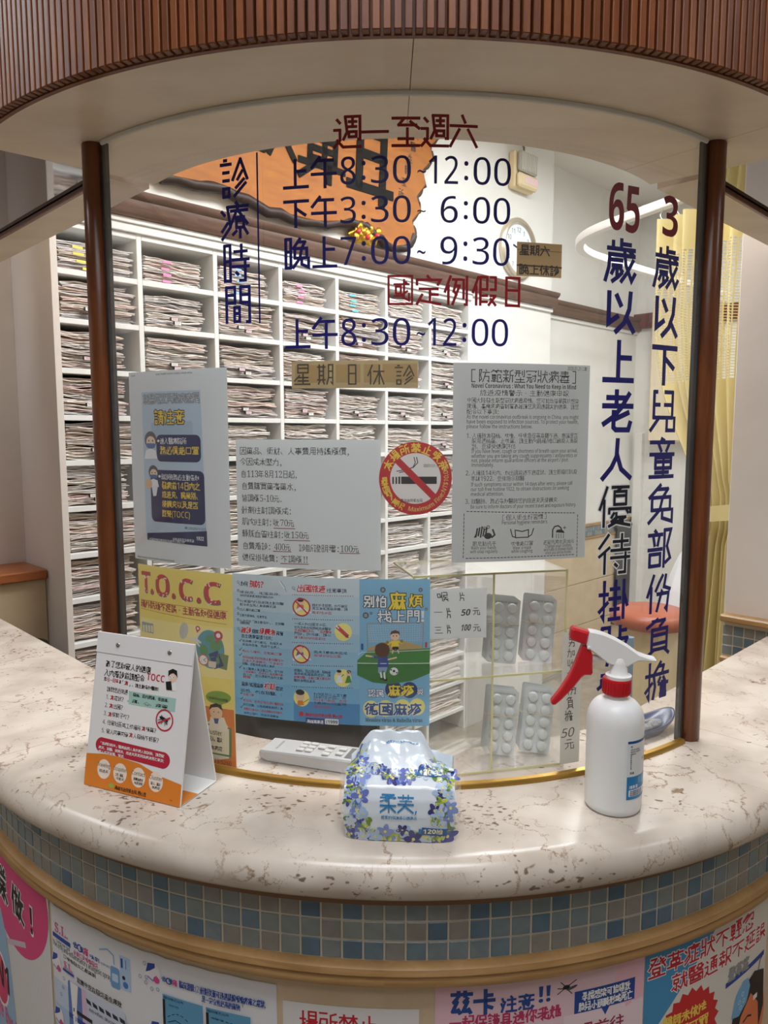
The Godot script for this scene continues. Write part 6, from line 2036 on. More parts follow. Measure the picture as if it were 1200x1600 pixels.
# ---------------------------------------------------------------- print: flat colour areas and lettering on paper, glass or plastic
class Ink:
	var host
	var p := PackedVector2Array()
	var l := PackedInt32Array()
	var c := PackedColorArray()
	var layer := 0
	var finest := 0.016

	func _init(h) -> void:
		host = h

	func over() -> void:
		layer += 1

	func tri(a: Vector2, b: Vector2, d: Vector2, col: Color) -> void:
		var lo := minf(a.x, minf(b.x, d.x))
		var hi := maxf(a.x, maxf(b.x, d.x))
		if hi - lo > finest:
			var ab := absf(a.x - b.x)
			var bd := absf(b.x - d.x)
			var da := absf(d.x - a.x)
			if ab >= bd and ab >= da:
				tri(a, (a + b) / 2, d, col); tri((a + b) / 2, b, d, col)
			elif bd >= da:
				tri(a, b, (b + d) / 2, col); tri(a, (b + d) / 2, d, col)
			else:
				tri(a, b, (a + d) / 2, col); tri((a + d) / 2, b, d, col)
			return
		p.append_array([a, b, d])
		l.append_array([layer, layer, layer])
		c.append_array([col, col, col])

	func area(o: PackedVector2Array, col: Color) -> void:
		col = col.srgb_to_linear()
		var t := Geometry2D.triangulate_polygon(o)
		for i in range(0, t.size(), 3):
			tri(o[t[i]], o[t[i + 1]], o[t[i + 2]], col)

	func rect(x0: float, y0: float, x1: float, y1: float, col: Color, round_ := 0.0) -> void:
		if round_ <= 0.0:
			area(PackedVector2Array([Vector2(x0, y0), Vector2(x1, y0), Vector2(x1, y1), Vector2(x0, y1)]), col)
			return
		var o := PackedVector2Array()
		for k in 4:
			var m := Vector2(x1 - round_ if k in [0, 3] else x0 + round_, y1 - round_ if k < 2 else y0 + round_)
			for i in 7:
				o.append(m + Vector2.from_angle(PI / 2 * (k + i / 6.0)) * round_)
		area(o, col)

	func oval(x: float, y: float, rx: float, ry: float, col: Color, turn := 0.0, bits := 20) -> void:
		var o := PackedVector2Array()
		for i in bits:
			var t := TAU * i / bits
			o.append(Vector2(x, y) + Vector2(cos(t) * rx, sin(t) * ry).rotated(turn))
		area(o, col)

	func ring(x: float, y: float, r: float, w: float, col: Color, a0 := 0.0, a1 := TAU, bits := 40, squash := 1.0) -> void:
		var line := PackedVector2Array()
		for i in bits + 1:
			line.append(Vector2(x, y) + Vector2.from_angle(lerpf(a0, a1, float(i) / bits)) * r * Vector2(1, squash))
		path(line, w, col)

	# a line of even width
	func path(line: PackedVector2Array, w: float, col: Color, ends := 0.35) -> void:
		col = col.srgb_to_linear()
		var h := w / 2
		var m := line.size()
		if m == 1 or (m == 2 and line[0].distance_to(line[1]) < 1e-6):
			var q := line[0]
			tri(q + Vector2(-h, -h), q + Vector2(h, -h), q + Vector2(h, h), col)
			tri(q + Vector2(-h, -h), q + Vector2(h, h), q + Vector2(-h, h), col)
			return
		var left := PackedVector2Array()
		var right := PackedVector2Array()
		for i in m:
			var d0 := (line[i] - line[i - 1]).normalized() if i > 0 else (line[1] - line[0]).normalized()
			var d1 := (line[i + 1] - line[i]).normalized() if i < m - 1 else d0
			var d := (d0 + d1)
			d = d.normalized() if d.length() > 0.3 else d1
			var side := Vector2(-d.y, d.x) * h / maxf(0.45, d.dot(d1))
			var at := line[i]
			if i == 0: at -= d * w * ends
			if i == m - 1: at += d * w * ends
			left.append(at + side); right.append(at - side)
		for i in m - 1:
			tri(left[i], right[i], right[i + 1], col)
			tri(left[i], right[i + 1], left[i + 1], col)

	# one character in the box whose lower left corner is (x, y); h is its height, w its width
	func glyph(ch: String, x: float, y: float, w: float, h: float, bold: float, col: Color, slant := 0.0, rot := 0.0) -> void:
		for s in host.strokes(ch):
			var q := PackedVector2Array()
			for k in s:
				var a := Vector2(k.x * w, (1.0 - k.y) * h)
				a.x += a.y * slant
				if rot != 0.0:
					a = (a - Vector2(w, h) / 2).rotated(rot) + Vector2(w, h) / 2
				q.append(Vector2(x, y) + a)
			path(q, bold, col)

	# a line of mixed lettering; (x, y) is the lower left corner, h the height of a full character; returns the width
	func text(words: String, x: float, y: float, h: float, col: Color, bold := 0.1, pitch := 1.06, squeeze := 1.0, slant := 0.0, face := 0, up := 0.0) -> float:
		var at := x
		var lin := col.srgb_to_linear()
		for ch in words:
			var base := y + (at - x) * up
			if ch == "，": ch = "、"
			if ch == " ":
				at += h * 0.32 * squeeze
			elif ch.unicode_at(0) < 0x2000:
				var g: Array = host.latin(ch, face)
				var k := h / 0.80
				var t: PackedVector2Array = g[0]
				for i in range(0, t.size(), 3):
					var q := []
					for j in 3:
						var a := t[i + j] * k
						q.append(Vector2(at + a.x * squeeze + a.y * slant, base + h * 0.06 + a.y + a.x * squeeze * up))
					tri(q[0], q[1], q[2], lin)
				at += g[1] * k * squeeze
			else:
				glyph(ch, at + h * 0.03, base + h * 0.04, h * 0.92 * squeeze, h * 0.92, bold * h, col, slant)
				at += h * pitch * squeeze
		return at - x

	# lettering stretched to fill the box
	func fit(words: String, x0: float, y0: float, x1: float, y1: float, col: Color, face := 0) -> void:
		var t := PackedVector2Array()
		var at := 0.0
		for ch in words:
			var g: Array = host.latin(ch, face)
			for q in g[0]:
				t.append(q + Vector2(at, 0))
			at += g[1]
		if t.is_empty(): return
		var r := Rect2(t[0], Vector2.ZERO)
		for q in t: r = r.expand(q)
		var lin := col.srgb_to_linear()
		for i in range(0, t.size(), 3):
			var q := []
			for j in 3:
				var a := (t[i + j] - r.position) / r.size
				q.append(Vector2(lerpf(x0, x1, a.x), lerpf(y0, y1, a.y)))
			tri(q[0], q[1], q[2], lin)

	# flat: lies on a plane with its middle at «at»; each layer of ink stands a hair above the last
	func flat(at: Vector3, x: Vector3, y: Vector3, lift := 0.00012) -> Shape:
		var z := x.cross(y).normalized()
		var s := Shape.new()
		for i in range(0, p.size(), 3):
			s.tint = c[i]
			var q := []
			for j in 3:
				q.append(at + x * p[i + j].x + y * p[i + j].y + z * lift * (l[i + j] + 1))
			s.tri3(q[0], q[1], q[2], z, z, z)
		return s

	# wrapped on a round wall about the upright line through «mid»: x runs along the wall, y is height
	func wrapped(mid: Vector2, r: float, s0: float, y0: float, lift := 0.00012, tilt := 0.0) -> Shape:
		var s := Shape.new()
		for i in range(0, p.size(), 3):
			s.tint = c[i]
			var q := []
			var m := []
			for j in 3:
				var e := p[i + j].rotated(tilt)
				var t := (s0 + e.x) / r
				var d := Vector3(sin(t), 0, cos(t))
				q.append(Vector3(mid.x, 0, mid.y) + d * (r + lift * (l[i + j] + 1)) + Vector3.UP * (y0 + e.y))
				m.append(d)
			s.tri3(q[0], q[1], q[2], m[0], m[1], m[2])
		return s


# ---------------------------------------------------------------- things and parts
var taken := {}

func numbered(called: String) -> String:
	taken[called] = taken.get(called, -1) + 1
	return called if taken[called] == 0 else "%s_%03d" % [called, taken[called]]

func tag(o: Node, label: String, category: String, group := "") -> void:
	o.set_meta("label", label)
	o.set_meta("category", category)
	if group: o.set_meta("group", group)

func thing(called: String, label: String, category: String, at := Vector3.ZERO, group := "") -> Node3D:
	var o := Node3D.new()
	o.name = numbered(called)
	add_child(o)
	o.position = at
	tag(o, label, category, group)
	return o

func base_of(parent: Node) -> Vector3:
	var at := Vector3.ZERO
	while parent != self:
		at += parent.position
		parent = parent.get_parent()
	return at

# one part: its shape is given in the room's own measures and moved to its parent's base
func part(called: String, s: Shape, m: Material, parent: Node, local := false, label := "") -> MeshInstance3D:
	var o := MeshInstance3D.new()
	o.name = called
	o.mesh = s.mesh(Vector3.ZERO if local else base_of(parent))
	o.material_override = m
	parent.add_child(o, true)
	if label: o.set_meta("label", label)
	return o

func copy_part(called: String, mesh: Mesh, m: Material, parent: Node, where := Transform3D()) -> MeshInstance3D:
	var o := MeshInstance3D.new()
	o.name = called
	o.mesh = mesh
	o.material_override = m
	o.transform = where
	parent.add_child(o, true)
	return o

func single(called: String, s: Shape, m: Material, label: String, category: String, at := Vector3.ZERO, group := "") -> MeshInstance3D:
	var o := MeshInstance3D.new()
	o.name = numbered(called)
	o.mesh = s.mesh(at)
	o.position = at
	o.material_override = m
	add_child(o)
	tag(o, label, category, group)
	return o

func structure(called: String, s: Shape, m: Material) -> MeshInstance3D:
	var o := MeshInstance3D.new()
	o.name = called
	o.mesh = s.mesh()
	o.material_override = m
	add_child(o)
	o.set_meta("kind", "structure")
	return o

# ---------------------------------------------------------------- lettering from the fonts
var fonts := []
var letters := {}

func latin(ch: String, face: int) -> Array:
	var key := "%d%s" % [face, ch]
	if letters.has(key):
		return letters[key]
	if fonts.is_empty():
		for f in [["Droid Sans", 400], ["Droid Sans", 700], ["Droid Serif", 400], ["Droid Serif", 700]]:
			var sf := SystemFont.new()
			sf.font_names = PackedStringArray([f[0]])
			sf.font_weight = f[1]
			fonts.append(sf)
	var m := TextMesh.new()
	m.font = fonts[face]
	m.font_size = 64
	m.pixel_size = 1.0 / 64.0
	m.depth = 0.0
	m.curve_step = 3.0
	m.text = "H" + ch
	m.horizontal_alignment = HORIZONTAL_ALIGNMENT_LEFT
	var f: Font = fonts[face]
	var wide_h := f.get_string_size("H", HORIZONTAL_ALIGNMENT_LEFT, -1, 64).x / 64.0
	var wide := f.get_string_size(ch, HORIZONTAL_ALIGNMENT_LEFT, -1, 64).x / 64.0
	var a := m.get_mesh_arrays()
	var vs: PackedVector3Array = a[Mesh.ARRAY_VERTEX]
	var ix = a[Mesh.ARRAY_INDEX]
	var order: PackedInt32Array = ix if ix != null and ix.size() else PackedInt32Array(range(vs.size()))
	var left := INF
	for q in vs: left = minf(left, q.x)
	var low := INF
	for q in vs:
		if q.x < left + wide_h * 0.6: low = minf(low, q.y)
	var bear := 0.09
	var out := PackedVector2Array()
	for i in range(0, order.size() - 2, 3):
		var mid := (vs[order[i]].x + vs[order[i + 1]].x + vs[order[i + 2]].x) / 3.0
		if mid > left + wide_h - bear * 1.5:
			for j in 3:
				out.append(Vector2(vs[order[i + j]].x - left - wide_h + bear, vs[order[i + j]].y - low))
	letters[key] = [out, wide]
	return letters[key]

# ---------------------------------------------------------------- materials
func mat(col: Color, rough := 0.6, metal := 0.0) -> StandardMaterial3D:
	var m := StandardMaterial3D.new()
	m.albedo_color = col
	m.roughness = rough
	m.metallic = metal
	return m

func rgb(r: int, g: int, b: int) -> Color:
	return Color8(r, g, b)

# wood: grain stretched along one direction; lo and hi are its dark and light tones
func wood(lo: Color, hi: Color, stretch: Vector3, rough := 0.45, seed_ := 1) -> StandardMaterial3D:
	var fine := FastNoiseLite.new()
	fine.seed = seed_
	fine.frequency = 0.02
	fine.fractal_octaves = 4
	fine.domain_warp_enabled = true
	fine.domain_warp_amplitude = 18.0
	fine.domain_warp_frequency = 0.008
	var im := Image.create(256, 256, false, Image.FORMAT_RGB8)
	for j in 256:
		for i in 256:
			var t := fine.get_noise_2d(i, j) * 0.9 + 0.5
			var ring := fmod(absf(fine.get_noise_2d(i * 0.3 + 90, j * 0.3)) * 14.0, 1.0)
			im.set_pixel(i, j, lo.lerp(hi, clampf(t * 0.75 + ring * 0.25, 0.0, 1.0)))
	var m := mat(Color.WHITE, rough)
	m.albedo_texture = ImageTexture.create_from_image(im)
	m.uv1_triplanar = true
	m.uv1_world_triplanar = true
	m.uv1_scale = stretch
	return m

func speckled(lo: Color, hi: Color, scale_: float, rough := 0.6, seed_ := 1) -> StandardMaterial3D:
	var n := FastNoiseLite.new()
	n.seed = seed_
	n.frequency = 0.018
	n.fractal_octaves = 5
	var im := Image.create(256, 256, false, Image.FORMAT_RGB8)
	for j in 256:
		for i in 256:
			# wraps without a seam
			var a := TAU * i / 256.0
			var b := TAU * j / 256.0
			var t := n.get_noise_3d(cos(a) * 41, sin(a) * 41 + cos(b) * 41, sin(b) * 41) + 0.5
			im.set_pixel(i, j, lo.lerp(hi, clampf(t, 0.0, 1.0)))
	var m := mat(Color.WHITE, rough)
	m.albedo_texture = ImageTexture.create_from_image(im)
	m.uv1_triplanar = true
	m.uv1_world_triplanar = true
	m.uv1_scale = Vector3.ONE * scale_
	return m

# cream marble with brown veins and dark pits
func marble() -> StandardMaterial3D:
	var w := FastNoiseLite.new()
	w.seed = 7; w.frequency = 0.006; w.fractal_octaves = 4
	var vein := FastNoiseLite.new()
	vein.seed = 21; vein.frequency = 0.0042; vein.fractal_octaves = 3
	vein.domain_warp_enabled = true; vein.domain_warp_amplitude = 55.0; vein.domain_warp_frequency = 0.011
	vein.domain_warp_fractal_octaves = 4
	var mask := FastNoiseLite.new()
	mask.seed = 5; mask.frequency = 0.005; mask.fractal_octaves = 2
	var pit := FastNoiseLite.new()
	pit.seed = 9; pit.frequency = 0.05; pit.fractal_octaves = 2
	var im := Image.create(2048, 2048, false, Image.FORMAT_RGB8)
	var a := Color8(216, 205, 192)
	var b := Color8(192, 179, 166)
	for j in 2048:
		for i in 2048:
			var col := a.lerp(b, clampf(w.get_noise_2d(i, j) * 1.1 + 0.35, 0.0, 1.0))
			var k := absf(vein.get_noise_2d(i, j))
			var s := mask.get_noise_2d(i, j) + 0.28
			if k < 0.016 and s > 0.0:
				col = col.lerp(Color8(116, 84, 58), (1.0 - k / 0.016) * clampf(s * 2.2, 0.0, 0.75))
			var q := absf(vein.get_noise_2d(j * 1.7 + 2000, i * 1.7))
			if q < 0.012:
				col = col.lerp(Color8(140, 112, 88), (1.0 - q / 0.012) * 0.6)
			var d := pit.get_noise_2d(i * 0.9 + 300, j * 1.6) + mask.get_noise_2d(j + 900, i) * 0.55
			if d > 0.74:
				col = col.lerp(Color8(96, 76, 62), clampf((d - 0.74) * 8.0, 0.0, 0.75))
			im.set_pixel(i, j, col)
	var m := mat(Color.WHITE, 0.22)
	m.albedo_texture = ImageTexture.create_from_image(im)
	m.uv1_triplanar = true
	m.uv1_world_triplanar = true
	m.uv1_triplanar_sharpness = 6.0
	m.uv1_scale = Vector3(0.55, 0.55, 0.55)
	m.uv1_offset = Vector3(0.5, 0.0, 0.2475)
	return m

func clear(col: Color, alpha: float) -> StandardMaterial3D:
	var m := mat(Color(col, alpha), 0.02)
	m.transparency = BaseMaterial3D.TRANSPARENCY_ALPHA
	return m

# ---------------------------------------------------------------- the round reception
const MID := Vector2(0.033, -1.72)
const GLASS := 0.723

func around(t: float) -> Vector3:
	return Vector3(sin(t), 0, cos(t))

func on_round(t: float, r: float, y: float) -> Vector3:
	return Vector3(MID.x, y, MID.y) + around(t) * r

func arc(t0: float, t1: float, bits: int) -> Array:
	var f := []
	for i in bits + 1:
		f.append([Vector3(MID.x, 0, MID.y), around(lerpf(t0, t1, float(i) / bits)), Vector3.UP])
	return f

func outline(pairs: Array) -> PackedVector2Array:
	var o := PackedVector2Array()
	for i in range(0, pairs.size(), 2):
		o.append(Vector2(pairs[i], pairs[i + 1]))
	return o
